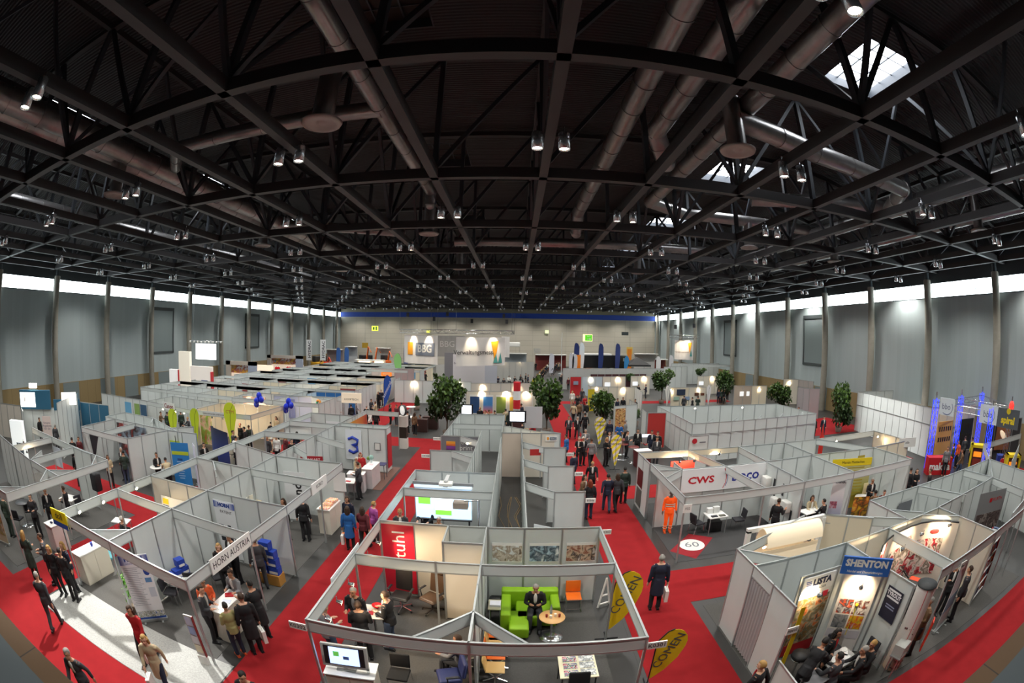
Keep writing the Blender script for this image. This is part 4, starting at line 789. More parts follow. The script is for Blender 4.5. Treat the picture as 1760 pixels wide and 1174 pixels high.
# ---- right far
t = booth('booth wall with red panel and blue lit panel beside the far end of the long red aisle', [('w', 6.8, 56.2, 8.2, 56.3, M('b8242c')), ('w', 8.3, 56.3, 10.9, 56.4, M('b8c8d4')), ('w', 6.6, 63.2, 25, 64.2, M('b8bab8'), 3.0)])
spots(t, [(9.4, 55.9, 2.5, 0)]); board(t, 'monitor', .6, .45, on(t, 7.5, 56.1, 1.7), M('8a9ab0'), .05)
for i, (x0, x1, y, lab) in enumerate(((11.0, 14.0, 56.5, 'with small monitor left of a dark red room'), (14.9, 17.6, 57.4, 'with small monitor right of a dark red room'), (24.3, 28, 57.2, 'behind the second tree at right'))):
    t = booth('warm lit white exhibit wall ' + lab, [('w', x0, y, x1, y + .3, WARMP)]); spots(t, [((x0 + x1)/2 + .5, y - .3, 2.5, 0)]); board(t, 'monitor', .7, .5, on(t, x0 + .6, y - .02, 1.5), M('e8ecf0', emit=.4), .05)
t = booth('dark red open room between two lit exhibit walls', [('w', 10.0, 60.2, 18.0, 60.8, M('4a2428'))])
t = booth('warm lit booth with seated people behind the bushy tree on the red aisle', [('w', 7.6, 45.5, 12.1, 44.8, WARMP), ('w', 12.1, 44.8, 11.8, 41, M('e4e4e2')), ('w', 7.6, 45.5, 7.6, 47)]); spots(t, [(10.9, 44.6, 2.5, 0), (8.2, 45.2, 2.5, 0)])
board(t, 'wall_banner', .7, 2.2, on(t, 7.55, 44.6, 1.2, .2), M('c8b418'))
t = booth('lit exhibit booth with four dark pictures behind the slim tree', [('w', 15.9, 44.4, 17.9, 44.3, CREAM), ('w', 17.9, 44.3, 19.9, 44.3, WARMP)]); spots(t, [(19.0, 44, 2.5, 0), (15.9, 44, 2.4, 0)])
for x, z, w, c in ((17.0, 2.0, .95, '26344c'), (16.5, 1.35, .6, '9ab8a8'), (17.7, 1.35, .6, '8aa0c0'), (18.8, 1.75, .5, '5a3a2a'), (19.5, 1.75, .4, '6a3a24')): board(t, 'wall_picture', w, w*.62, on(t, x, 44.25, z), M(c), .04)
t = booth('lit exhibit booth with two small white screens behind the third tree', [('w', 23.8, 45.1, 26.0, 44.8, M('b8a898')), ('w', 26.0, 44.8, 27.8, 44.4, CREAM)]); spots(t, [(26.9, 44.3, 2.4, 0)])
for x in (24.7, 25.6): board(t, 'monitor', .5, .5, on(t, x, 44.85, 1.6), M('f0f0f0', emit=.4), .05)
t = booth('tall lit exhibit booth right of the bushy dark tree', [('w', 31.5, 46.3, 33.2, 45.4, WARMP), ('w', 33.2, 45.4, 33.5, 42.6, M('a8a09c'))], h=3.0); spots(t, [(32.2, 45.6, 2.9, 0)])
t = booth('white open frame booth with dark posters beneath the right wall columns', [('f', 25.0, 66, 34, 66), ('w', 25, 70, 33.9, 70.5), ('w', 21, 62, 25, 63)], h=3.4)
t = booth('grey cabin wall beside the tree near the right wall', [('w', 28.2, 36.4, 28.2, 38.6, M('a8a2a4'), 3.0), ('w', 28.2, 36.4, 29.4, 36.2, M('a8a2a4'), 3.0)])
# ================================================================ PEOPLE
SKIN = [mat('skin_light', 'c99a80', .6), mat('skin_tan', 'b07f63', .6)]
def fuse(mb, name, vox, sm=3):
    """melt overlapping pieces into one continuous surface"""
    o = bpy.data.objects.new('tmp', mb.mesh('tmp')); COL.objects.link(o)
    r = o.modifiers.new('r', 'REMESH'); r.mode = 'VOXEL'; r.voxel_size = vox
    s = o.modifiers.new('s', 'SMOOTH'); s.iterations = sm; s.factor = .5
    bpy.context.view_layer.update()
    me = bpy.data.meshes.new_from_object(o.evaluated_get(bpy.context.evaluated_depsgraph_get())); me.name = name
    old = o.data; bpy.data.objects.remove(o); bpy.data.meshes.remove(old)
    me.materials.clear(); me.materials.append(None)
    me.polygons.foreach_set('use_smooth', [True]*len(me.polygons)); me.update()
    return me
def V(*a): return Vector(a)
def skeleton(lean=0., sit=False, armL=None, armR=None, stride=0., crouch=0.):
    """joints of a figure 1.75 m tall that faces +y"""
    J = {}; pz = .5 if sit else .95 - crouch
    pel = V(0, 0, pz); J['pel'] = pel
    up = V(0, math.sin(lean), math.cos(lean)); fw = V(0, math.cos(lean), -math.sin(lean)); J['up'], J['fw'] = up, fw
    J['belly'] = pel + up*.16; J['chest'] = pel + up*.36; J['neck'] = pel + up*.55 + fw*.01
    hl = lean*.5; hu = V(0, math.sin(hl), math.cos(hl)); J['hu'] = hu; J['hl'] = hl
    J['head'] = J['neck'] + hu*.135 + V(0, math.cos(hl), -math.sin(hl))*.025
    for s, k in ((-1, 'L'), (1, 'R')):
        sh = pel + up*.475 + V(.185*s, 0, 0); J['sh' + k] = sh
        a = (armL if k == 'L' else armR) or ((.05, -.03, -.28), (.03, .05, -.25))
        el = sh + V(a[0][0]*s, a[0][1], a[0][2]); wr = el + V(a[1][0]*s, a[1][1], a[1][2]); J['el' + k], J['wr' + k] = el, wr
        J['hd' + k] = (wr - el).normalized()
        hip = pel + V(.095*s, 0, -.03); J['hip' + k] = hip
        if sit: kn = hip + V(.03*s, .44, .02); an = V(kn.x, kn.y + .02, .085)
        else:
            st = stride*s; kn = hip + V(.01*s, .05 + st*.28 + (.06 if st < 0 else 0), -.42); an = V(hip.x + .012*s, st*.52 - .01, .085 + (.07 if st < 0 else 0))
        J['kn' + k], J['an' + k] = kn, an
    return J
def frame(up, fw): r = fw.cross(up); return Matrix((r, fw, up)).transposed().to_4x4()
def hand(mb, w, d, s, curl=.5):
    d = d.normalized(); side = d.cross(V(0, 0, 1)) if abs(d.z) < .9 else V(0, 1, 0); side = side.normalized(); pn = side.cross(d)
    c = w + d*.05; mb.tube(None, [w - d*.02, w + d*.035, w + d*.09], [.028, .036, .034], 8)
    for i, L in enumerate((.062, .075, .07, .055)):
        b = w + d*.085 + side*(.027 - .018*i)
        k = pn*s*.0 + d; t = (d*(1 - curl*.5) - V(0, 0, .3*curl) if abs(d.z) < .7 else d + V(0, .35*curl, 0)).normalized()
        mb.tube(None, [b, b + d*L*.55, b + d*L*.55 + t*L*.5], [.0105, .0095, .008], 6)
    b = w + d*.03 + side*.03; mb.tube(None, [b, b + side*.025 + d*.03, b + side*.03 + d*.062], [.0115, .0105, .009], 6)
def body(J):
    mb = MB(); F = frame(J['up'], J['fw']); HF = frame(J['hu'], V(0, math.cos(J['hl']), -math.sin(J['hl'])))
    mb.ball(None, J['pel'], (.155, .105, .12), T=F); mb.ball(None, J['belly'], (.14, .1, .17), T=F); mb.ball(None, J['chest'], (.165, .11, .19), T=F)
    mb.tube(None, [J['shL'], J['neck'] - J['up']*.06, J['shR']], [.055, .08, .055], 10)
    mb.tube(None, [J['neck'] - J['up']*.08, J['head'] - J['hu']*.06], [.06, .052], 10)
    H = lambda x, y, z: J['head'] + HF.to_3x3() @ V(x, y, z)
    mb.ball(None, H(0, -.008, .025), (.074, .092, .092), 16, 12, T=HF); mb.ball(None, H(0, .022, -.045), (.056, .062, .068), 14, 10, T=HF); mb.ball(None, H(0, .05, -.085), (.03, .03, .025), T=HF)
    mb.tube(None, [H(0, .083, .015), H(0, .11, -.028), H(0, .088, -.04)], [.009, .0135, .012], 6)
    mb.tube(None, [H(-.05, .07, .03), H(0, .086, .034), H(.05, .07, .03)], .011, 6)
    mb.tube(None, [H(-.022, .083, -.062), H(.022, .083, -.062)], .009, 6)
    for s in (-1, 1): mb.ball(None, H(.076*s, -.005, -.005), (.012, .022, .032), 8, 6, T=HF)
    for k in 'LR':
        mb.tube(None, [J['sh' + k], J['sh' + k].lerp(J['el' + k], .5), J['el' + k], J['el' + k].lerp(J['wr' + k], .35), J['wr' + k]], [.055, .05, .04, .041, .027], 10)
        hand(mb, J['wr' + k], J['hd' + k], -1 if k == 'L' else 1)
        mb.tube(None, [J['hip' + k], J['hip' + k].lerp(J['kn' + k], .45), J['kn' + k], J['kn' + k].lerp(J['an' + k], .3), J['an' + k]], [.088, .078, .055, .055, .036], 10)
        a = J['an' + k]; mb.tube(None, [a + V(0, -.05, -.045), a + V(0, .06, -.05), a + V(0, .15, -.062)], [.032, .036, .025], 8)
    return mb
def clothes(J, coat=0.):
    F = frame(J['up'], J['fw']); mb = MB()
    mb.ball(None, J['pel'] + J['up']*.03, (.178, .13, .15), T=F); mb.ball(None, J['belly'], (.168, .122, .19), T=F); mb.ball(None, J['chest'], (.188, .13, .19), T=F)
    mb.tube(None, [J['shL'], J['neck'] - J['up']*.075, J['shR']], [.068, .082, .068], 10); mb.tube(None, [J['neck'] - J['up']*.1, J['neck'] - J['up']*.01], [.085, .066], 10)
    if coat: mb.tube(None, [J['pel'] + J['up']*.1, J['pel'] - V(0, 0, .1), J['pel'] - V(0, 0, coat)], [.15, .175, .2], 12)
    else: mb.tube(None, [J['pel'] + J['up']*.1, J['pel'] - J['up']*.12], [.16, .172], 12)
    for k in 'LR':
        mb.tube(None, [J['sh' + k], J['sh' + k].lerp(J['el' + k], .5), J['el' + k], J['el' + k].lerp(J['wr' + k], .4), J['wr' + k] - J['hd' + k]*.01], [.07, .065, .056, .053, .045], 10)
    top = mb; tr = MB()
    tr.ball(None, J['pel'] - V(0, 0, .01), (.165, .12, .13))
    for k in 'LR': tr.tube(None, [J['hip' + k], J['hip' + k].lerp(J['kn' + k], .45), J['kn' + k], J['kn' + k].lerp(J['an' + k], .4), J['an' + k] - V(0, 0, .02)], [.103, .094, .074, .07, .062], 10)
    return top, tr
def shoe(J, k):
    a = J['an' + k]; b = MB(); g = a.z - .085
    b.tube(None, [V(a.x, a.y - .07, .035 + g), V(a.x, a.y + .02, .05 + g), V(a.x, a.y + .12, .04 + g), V(a.x, a.y + .19, .028 + g)], [.034, .047, .047, .026], 10)
    b.box(None, a.x - .042, a.y - .085, g, a.x + .042, a.y + .19, .022 + g); return b
def hairs(J, kind):
    HF = frame(J['hu'], V(0, math.cos(J['hl']), -math.sin(J['hl']))).to_3x3(); mb = MB(); b = MB()
    b.ball(None, (0, 0, 0), 1., 20, 14)
    r = (.083, .104, .106)
    for v in b.v:
        x, y, z = v
        f = 1.
        if kind == 'bald': f = .86 if z > .35 or y > .1 else 1.
        elif y > .25 and z < .55 - .2*(1 - abs(x)): f = .8
        elif z < -.35 and kind != 'long': f = .8
        p = V(x*r[0]*f, y*r[1]*f - .01, z*r[2]*f + .034)
        mb.v.append(J['head'] + HF @ p)
    mb.f, mb.mi, mb.sm = b.f, [0]*len(b.f), [True]*len(b.f); mb.mats = [None]
    if kind == 'long':
        c = J['head']
        for i in range(-3, 4):
            a = i*.5; o = HF @ V(.075*math.sin(a), -.085*math.cos(a) - .012, .02); e = HF @ V(.08*math.sin(a), -.075*math.cos(a) - .04, -.24 + .02*abs(i)); mb.tube(None, [c + o, c + o.lerp(e, .5) + HF @ V(0, -.012, 0), c + e], [.035, .036, .014], 8)
    if kind == 'bun': mb.ball(None, J['head'] + HF @ V(0, -.115, .05), .042, 10, 8)
    me = mb.mesh('hair'); return me
def eyes(J):
    HF = frame(J['hu'], V(0, math.cos(J['hl']), -math.sin(J['hl']))).to_3x3(); b = MB(); dk = M('241a16'); lip = M('9a4a44')
    for s in (-1, 1): b.ball(dk, J['head'] + HF @ V(.03*s, .082, .012), (.011, .007, .006), 8, 6); b.tube(dk, [J['head'] + HF @ V(.016*s, .09, .032), J['head'] + HF @ V(.046*s, .078, .034)], .004, 5)
    b.tube(lip, [J['head'] + HF @ V(-.022, .088, -.062), J['head'] + HF @ V(0, .094, -.063), J['head'] + HF @ V(.022, .088, -.062)], .005, 5)
    return b.mesh('eyes')
def shirt(J):
    F = frame(J['up'], J['fw']); b = MB(); c = J['chest'] + J['up']*.02
    b.ball(None, c + J['fw']*.108, (.05, .035, .17), 10, 8, T=F); b.tube(None, [J['neck'] - J['up']*.06 + J['fw']*.01, J['neck'] + J['up']*.0], [.068, .062], 10); return b.mesh('shirt')
DOWN = ((.05, -.03, -.28), (.03, .05, -.25)); FWD = ((.05, .02, -.27), (-.09, .22, .02)); OUT = ((.06, .1, -.25), (.02, .22, .06)); TALK = ((.08, .02, -.26), (-.02, .2, .12)); FOLD = ((.07, .06, -.25), (-.2, .17, .03)); SWF = ((.05, .1, -.26), (0, .16, -.18)); SWB = ((.06, -.13, -.25), (.02, -.03, -.24)); TAB = ((.05, .16, -.22), (-.06, .24, -.06)); PHONE = ((.06, .06, -.27), (-.12, .17, .06))
POSES = {'stand': dict(), 'hold': dict(armL=FWD, armR=FWD), 'talk': dict(armL=DOWN, armR=TALK), 'fold': dict(armL=FOLD, armR=FOLD), 'walk': dict(stride=.55, armL=SWF, armR=SWB), 'walk2': dict(stride=-.5, armL=SWB, armR=SWF), 'reach': dict(armL=OUT, armR=FWD, lean=.12), 'lean': dict(lean=.62, armL=TAB, armR=TAB), 'sit': dict(sit=True, armL=TAB, armR=TAB, lean=.08), 'read': dict(sit=True, armL=PHONE, armR=PHONE, lean=.05), 'bend': dict(lean=1.0, armL=OUT, armR=OUT)}
POSETXT = {'stand': 'standing', 'hold': 'holding papers', 'talk': 'gesturing', 'fold': 'with folded arms', 'walk': 'walking', 'walk2': 'striding', 'reach': 'reaching forward', 'lean': 'leaning forward', 'sit': 'seated', 'read': 'seated reading', 'bend': 'bending down'}
PM = {}
def pose_mesh(p):
    if p in PM: return PM[p]
    J = skeleton(**POSES[p]); d = {'J': J}
    d['body'] = fuse(body(J), 'person', .011); d['eyes'] = eyes(J); d['shirt'] = shirt(J); d['shirt'].materials.clear(); d['shirt'].materials.append(None)
    t, tr = clothes(J); d['top'] = fuse(t, 'jacket', .02, 4); d['trousers'] = fuse(tr, 'trousers', .02, 4)
    d['coat'] = fuse(clothes(J, .2 if POSES[p].get('sit') else .42)[0], 'coat', .022, 4)
    for k in 'LR':
        me = shoe(J, k).mesh('shoe'); me.materials.clear(); me.materials.append(None); d['shoe' + k] = me
    PM[p] = d; return d
def setmat(o, m):
    o.material_slots[0].link = 'OBJECT'; o.material_slots[0].material = m
CC = {'k': ('17171b', 'black'), 'n': ('1c2338', 'navy'), 'g': ('77777a', 'grey'), 'd': ('3a3b40', 'dark grey'), 'w': ('dededa', 'white'), 'b': ('b5a586', 'beige'), 'r': ('a8161e', 'red'), 'u': ('1d5c9e', 'blue'), 'o': ('d8592a', 'orange'), 'p': ('a04a96', 'purple'), 't': ('938c5c', 'khaki'), 'm': ('5a2028', 'maroon'), 'y': ('c8c020', 'yellow'), 'e': ('2b3a33', 'dark green'), 'j': ('38465e', 'denim blue'), 'a': ('6b5138', 'brown')}
HC = {'k': ('17120f', 'black'), 'a': ('3a2618', 'brown'), 'b': ('a8824a', 'blond'), 'g': ('8e8a84', 'grey'), 'w': ('c8c4bc', 'white'), 'r': ('7a2e14', 'red')}
HM = {}
NP = {}
def person(x, y, head, pose, hair, top, tro, place, h=1.75, kind='jacket', shirtc=None, shoec='k', simple=False):
    d = pose_mesh(pose); hk, hc = hair; hk = {'s': 'short', 'l': 'long', 'z': 'bald', 'n': 'bun'}[hk]
    key = (hk, pose)
    if key not in HM: HM[key] = hairs(d['J'], hk)
    lab = 'person in %s %s, %s %s' % (CC[top][1], kind, POSETXT[pose], place)
    if lab in NP: lab = '%s haired person in %s %s %s' % (HC[hc][1] if hk != 'bald' else 'thin', CC[top][1], kind, place)
    if lab in NP: lab = '%s %s haired person in %s and %s %s' % (hk, HC[hc][1], CC[top][1], CC[tro][1], place)
    NP[lab] = NP.get(lab, 0) + 1
    o = put('person', d['body'], loc=(x, y, 0), rz=math.radians(head), label=lab, cat='person', group='visitors ' + place)
    o.scale = (h/1.75,)*3; setmat(o, SKIN[NP[lab] % 2 if len(NP) % 3 else 0])
    for nm, me, m in (('hair', HM[key], M(HC[hc][0], .7)), ('coat' if kind == 'coat' else 'jacket', d['coat' if kind == 'coat' else 'top'], M(CC[top][0], .85)), ('trousers', d['trousers'], M(CC[tro][0], .85))):
        c = put(nm, me, o)
        if len(me.materials) and nm != 'x': setmat(c, m)
    if not simple:
        for k in 'LR': setmat(put('shoe', d['shoe' + k], o), M(CC[shoec][0], .4))
        put('eyes', d['eyes'], o)
    if shirtc: setmat(put('shirt', d['shirt'], o), M(CC[shirtc][0], .8))
    return o
HEADZ = {'lean': 1.5, 'sit': 1.29, 'read': 1.3, 'bend': 1.25, 'reach': 1.73}
def P(px, py, *a, **k):
    """a person by the place of the crown of the head in the photograph"""
    pose = a[1]; h = k.get('h', 1.75); z = HEADZ.get(pose, 1.75)*h/1.75
    x, y = at(px, py, z); f = min(1, 97/y); x, y = x*f, y*f; J = pose_mesh(pose)['J']; hd = J['head']*(h/1.75); an = math.radians(a[0])
    x -= hd.x*math.cos(an) - hd.y*math.sin(an); y -= hd.x*math.sin(an) + hd.y*math.cos(an)
    return person(x, y, *a, **k)
TOTE = MB(); TOTE.box(M('e6e4e0', .7), -.16, -.05, 0, .16, .05, .38); TOTE.tube(M('d8d6d0', .7), [(-.08, 0, .38), (-.05, 0, .55), (.05, 0, .55), (.08, 0, .38)], .008, 5); TOTEm = TOTE.mesh('tote_bag')
TOTO = MB(); TOTO.box(M('e6e4e0', .7), -.16, -.05, 0, .04, .05, .36); TOTO.box(M('e07828', .7), .04, -.05, 0, .16, .05, .36); TOTO.tube(M('d8d6d0', .7), [(-.08, 0, .36), (-.05, 0, .52), (.05, 0, .52), (.08, 0, .36)], .008, 5); TOTOm = TOTO.mesh('tote_bag')
def bag(p, label, side=1, me=None):
    """a bag hanging from a hand"""
    J = [d for d in PM.values() if d['body'] == p.data][0]['J']; w = J['wr' + ('R' if side > 0 else 'L')] + J['hd' + ('R' if side > 0 else 'L')]*.1
    w = p.matrix_basis @ w; put('tote_bag', me or TOTEm, loc=(w.x, w.y, w.z - .54), rz=p.rotation_euler.z + PI/2, label=label, cat='bag')
A = 'at the left front aisle'
P(100, 942, 20, 'hold', 'sk', 'k', 'k', A); P(79, 934, -150, 'stand', 'lb', 'k', 'k', A, 1.68); P(103, 928, 170, 'talk', 'lb', 'n', 'k', A, 1.68); P(66, 917, 150, 'hold', 'sa', 'd', 'k', A); P(37, 912, 30, 'hold', 'lb', 'e', 'e', A, kind='coat')
p = P(60, 983, 40, 'walk', 'sg', 'd', 'd', A); P(111, 1116, -160, 'walk2', 'sg', 'd', 'k', 'on the red strip by the front wall', shirtc='w')
p = P(218, 1039, -165, 'walk', 'la', 'r', 'k', 'beside the tall roll up banner', 1.7, 'coat'); bag(p, 'grey paper bag carried by the person in the red coat', -1)
p = P(242, 1088, -150, 'walk2', 'lb', 'b', 'n', 'near the slim literature stand', 1.68, 'coat'); bag(p, 'white bag with red print carried by the person in the beige coat')
P(413, 1156, -170, 'stand', 'sk', 'k', 'k', 'at the very front of the left red aisle')
B_ = 'at the table of the long name sign booth'
P(345, 990, -120, 'hold', 'sa', 'o', 'k', B_, 1.68, 'plaid shirt'); P(343, 1007, -75, 'hold', 'sa', 'd', 'k', B_, shirtc='w'); P(393, 977, 175, 'reach', 'sa', 'g', 'd', B_, 1.68, 'cardigan', 'w'); P(382, 1028, 60, 'hold', 'sk', 't', 'n', B_, 1.62, 'parka', shoec='o')
p = P(413, 1024, 50, 'stand', 'sa', 'k', 'k', B_, 1.82, 'coat'); bag(p, 'white tote bag hanging beside the dark coat at the sign post'); P(428, 1002, 75, 'reach', 'sk', 'k', 'k', B_, 1.8, 'coat', 'w')
C_ = 'inside the long name sign booth'
P(392, 917, 170, 'hold', 'sa', 'k', 'k', C_, shirtc='w'); P(373, 931, -150, 'stand', 'lb', 'k', 'k', C_, 1.68, shirtc='w'); P(436, 925, 40, 'stand', 'zg', 'd', 'd', C_, 1.8)
D_ = 'in the booklet shelf booth'
P(485, 854, 150, 'hold', 'la', 'k', 'k', D_, 1.68, shirtc='w'); P(518, 855, 10, 'stand', 'sb', 'k', 'k', D_, 1.8)
E_ = 'in the left red aisle'
p = P(596, 868, 10, 'stand', 'la', 'u', 'k', E_, 1.7, 'coat'); bag(p, 'white and orange paper bag carried by the person in the blue coat', -1, TOTOm); p = P(622, 868, 0, 'walk', 'la', 'm', 'k', E_, 1.68, 'striped sweater'); bag(p, 'white and orange paper bag carried beside the striped sweater', -1, TOTOm); P(642, 858, -40, 'stand', 'sb', 'p', 'd', E_, 1.66, 'sweater'); P(595, 850, 170, 'stand', 'la', 'n', 'k', E_, 1.66)
F_ = 'at the red corner sign booth'
P(614, 796, 85, 'hold', 'sa', 'd', 'k', F_, 1.8, shirtc='w'); P(619, 776, -160, 'talk', 'lr', 'r', 'k', F_, 1.68, 'top'); P(612, 783, 150, 'stand', 'sw', 'b', 'k', F_, 1.66, 'blouse')
G_ = 'in the projection screen booth'
P(687, 876, -170, 'stand', 'sb', 'd', 'd', G_, 1.76, shirtc='w'); P(733, 870, 170, 'sit', 'sa', 'k', 'k', G_, 2.05, shirtc='w'); P(690, 893, 60, 'sit', 'sw', 'g', 'k', G_); P(754, 889, 150, 'sit', 'sw', 'a', 'k', G_)
H_ = 'at the standing table of the front booth'
P(556, 1040, -35, 'hold', 'sg', 'g', 'j', H_, 1.8); P(606, 1014, 175, 'hold', 'zg', 'k', 'd', H_, 1.82, shirtc='g'); P(614, 1036, 15, 'hold', 'za', 'k', 'k', H_, 1.8); P(661, 1020, 80, 'hold', 'sa', 'k', 'j', H_, 1.8, shirtc='w')
person(-1.05, 7.9, 70, 'sit', 'sa', 'g', 'd', 'beside the partition of the front booth')
person(.62, 10.32, 178, 'read', 'zg', 'k', 'd', 'on the green sofa', 1.78, shirtc='w')
p = P(1138, 958, -8, 'stand', 'zg', 'n', 'k', 'alone on the red cross aisle', 1.84, 'coat'); bag(p, 'white upright bag carried by the lone walker on the red cross aisle')
I_ = 'around the table under the blue name sign'
P(1445, 1077, -150, 'stand', 'lk', 'k', 'k', I_, 1.68, shirtc='r'); P(1416, 1108, -70, 'lean', 'sk', 'k', 'k', I_, 1.8, shirtc='w'); P(1444, 1127, 10, 'sit', 'sk', 'd', 'k', I_, 1.85); P(1487, 1115, 60, 'sit', 'zg', 'k', 'k', I_, 1.85, shirtc='w'); P(1502, 1105, 80, 'sit', 'zb', 'k', 'k', I_, 1.85)
P(1312, 1137, 30, 'walk', 'sb', 'k', 'k', 'by the white corner panels at the red aisle', shirtc='r')
J_ = 'beside the tall printed column'
P(1602, 1027, 60, 'hold', 'sg', 'a', 'd', J_, kind='coat'); P(1647, 967, 150, 'talk', 'sa', 'k', 'k', J_, shirtc='w'); P(1669, 975, 20, 'stand', 'za', 'd', 'k', J_, 1.8)
P(1340, 857, -60, 'talk', 'sa', 'k', 'k', 'by the white dispensers'); P(1398, 852, 170, 'sit', 'la', 'b', 'k', 'beside the information roll up', shirtc='w'); P(1417, 858, 20, 'sit', 'sk', 'k', 'k', 'beside the information roll up'); P(1422, 886, 10, 'stand', 'lb', 'b', 'k', 'behind the light box gate', 1.66)
K_ = 'before the big yellow poster'
P(1501, 822, 170, 'hold', 'sg', 'k', 'd', K_, shirtc='w'); P(1521, 843, 120, 'sit', 'sa', 'm', 'k', K_); P(1506, 843, -30, 'sit', 'sk', 'a', 'k', K_)
L_ = 'at the warm lit far right booth'
P(1567, 804, -80, 'stand', 'sk', 'k', 'k', L_); P(1578, 803, 150, 'hold', 'la', 'k', 'k', L_, 1.66); P(1600, 806, 30, 'stand', 'sa', 'k', 'd', L_)
M_ = 'among the yellow cabinets at far right'
for a in ((1703, 763, 150, 'stand', 'la', 'w', 'j'), (1640, 762, 20, 'stand', 'sk', 'e', 'k'), (1649, 757, 60, 'stand', 'sk', 'o', 'k'), (1698, 794, 170, 'hold', 'sa', 'w', 'd'), (1660, 750, -30, 'talk', 'sa', 'd', 'k'), (1630, 768, 120, 'stand', 'sa', 'g', 'k'), (1672, 752, 10, 'stand', 'sk', 'y', 'k'), (1727, 780, 150, 'stand', 'la', 'r', 'k'), (1655, 772, 40, 'walk', 'sa', 'a', 'j'), (1745, 790, 100, 'stand', 'sk', 'k', 'k')): P(*a, M_, simple=True)
P(1417, 716, 170, 'stand', 'sa', 'n', 'n', 'on the red carpet by the right wall', shirtc='w'); P(1401, 717, -60, 'stand', 'sk', 'k', 'k', 'on the red carpet by the right wall')
N_ = 'in the crowd on the long red aisle'
for a, k in (((978, 716, 170, 'walk', 'sa', 'd', 'k'), 'w'), ((993, 716, 180, 'walk2', 'zg', 'k', 'd'), 'w'), ((1006, 710, 0, 'walk', 'sk', 'k', 'k'), None), ((973, 747, 60, 'stand', 'sk', 'u', 'k'), None), ((996, 751, 150, 'hold', 'sg', 'k', 'k'), 'w'), ((1003, 751, -160, 'stand', 'sw', 'k', 'k'), 'w'), ((1017, 754, 5, 'walk', 'sa', 'g', 'k'), None), ((1007, 738, 170, 'hold', 'sg', 'g', 'd'), 'w'), ((986, 777, 40, 'stand', 'sk', 'n', 'k'), None), ((1019, 793, 178, 'walk', 'zb', 'k', 'k'), 'w'), ((1006, 817, -120, 'reach', 'la', 'a', 'k'), 'w'), ((1015, 825, 10, 'stand', 'lr', 'k', 'n'), None), ((1046, 815, -5, 'walk2', 'sk', 'n', 'j'), None), ((1062, 814, 10, 'walk', 'la', 'd', 'k'), None), ((1075, 803, 0, 'stand', 'sk', 'e', 'k'), None)): P(*a, N_, shirtc=k)
O_ = 'by the striped yellow flags'
for a, k in (((1044, 752, -150, 'hold', 'lb', 'k', 'k'), None), ((1048, 742, 170, 'stand', 'la', 'd', 'k'), 'w'), ((1048, 722, 150, 'stand', 'sk', 'n', 'k'), None), ((1065, 727, 170, 'hold', 'sk', 'u', 'k'), None), ((1079, 741, -120, 'hold', 'sa', 'd', 'k'), 'w'), ((1097, 738, 170, 'stand', 'sa', 'k', 'k'), 'w'), ((1121, 740, 180, 'stand', 'sk', 'n', 'n'), 'w'), ((1131, 742, 150, 'stand', 'sk', 'k', 'k'), None), ((1130, 751, 178, 'stand', 'za', 'd', 'd'), 'w'), ((1075, 722, 60, 'stand', 'sg', 'g', 'k'), None)): P(*a, O_, shirtc=k)
Q_ = 'further up the long red aisle'
for a in ((977, 649, 150, 'stand', 'sk', 'm', 'k'), (993, 679, 170, 'walk', 'sk', 'k', 'k'), (1006, 680, -150, 'hold', 'sa', 'r', 'k'), (986, 693, 10, 'walk', 'sa', 'b', 'k'), (996, 691, -10, 'stand', 'sa', 'a', 'k'), (1008, 691, 30, 'stand', 'sk', 'k', 'w'), (984, 672, 170, 'stand', 'lb', 'w', 'b'), (1001, 668, 170, 'walk2', 'sk', 'd', 'd')): P(*a, Q_, simple=True)
R2_ = 'before warm walls behind the bushy tree'
for a in ((1071, 683, 150, 'stand', 'sk', 'k', 'k'), (1082, 684, 180, 'sit', 'sa', 'a', 'k'), (1092, 686, 120, 'stand', 'sk', 'd', 'k'), (1062, 685, -150, 'stand', 'sk', 'n', 'k')): P(*a, R2_, simple=True)
S_ = 'before the wall with small monitor'
P(1098, 661, -60, 'hold', 'sk', 'k', 'k', S_, simple=True); P(1110, 661, 60, 'hold', 'sa', 'n', 'd', S_, simple=True)
T_ = 'before the four dark pictures'
for a in ((1176, 680, 0, 'stand', 'sa', 'd', 'k'), (1190, 683, 60, 'stand', 'sk', 'k', 'k'), (1200, 681, -30, 'hold', 'sk', 'e', 'k')): P(*a, T_, simple=True)
U_2 = 'before the two small white screens'
P(1284, 678, -60, 'sit', 'sa', 'k', 'k', U_2, simple=True); P(1300, 678, 90, 'sit', 'sa', 'd', 'k', U_2, simple=True)
P(1387, 680, 170, 'stand', 'la', 'm', 'k', 'before the tall lit exhibit booth', simple=True); P(1396, 682, 20, 'stand', 'sk', 'k', 'k', 'before the tall lit exhibit booth', simple=True); P(1373, 700, 80, 'sit', 'sa', 'g', 'k', 'below the tall lit exhibit booth', simple=True)
for i in range(7): P(1236 + 5*(i % 4), 664 + 5*(i//4), 40*i, 'stand', 'sk' if i % 2 else 'sa', 'kdkmnek'[i], 'k', 'in the cluster under the slim tree', simple=True)
V_ = 'in the car picture booth'
P(184, 780, -110, 'hold', 'la', 'b', 'k', V_, 1.68); P(207, 769, -170, 'stand', 'zg', 'd', 'k', V_, shirtc='w'); P(211, 776, 40, 'hold', 'sk', 'e', 'j', V_, 1.8); P(129, 777, 30, 'stand', 'sk', 'k', 'k', 'on the left red cross aisle', 1.8); P(138, 778, -20, 'stand', 'sa', 'n', 'k', 'on the left red cross aisle', 1.78)
W_ = 'at the round white table by the blue roll up'
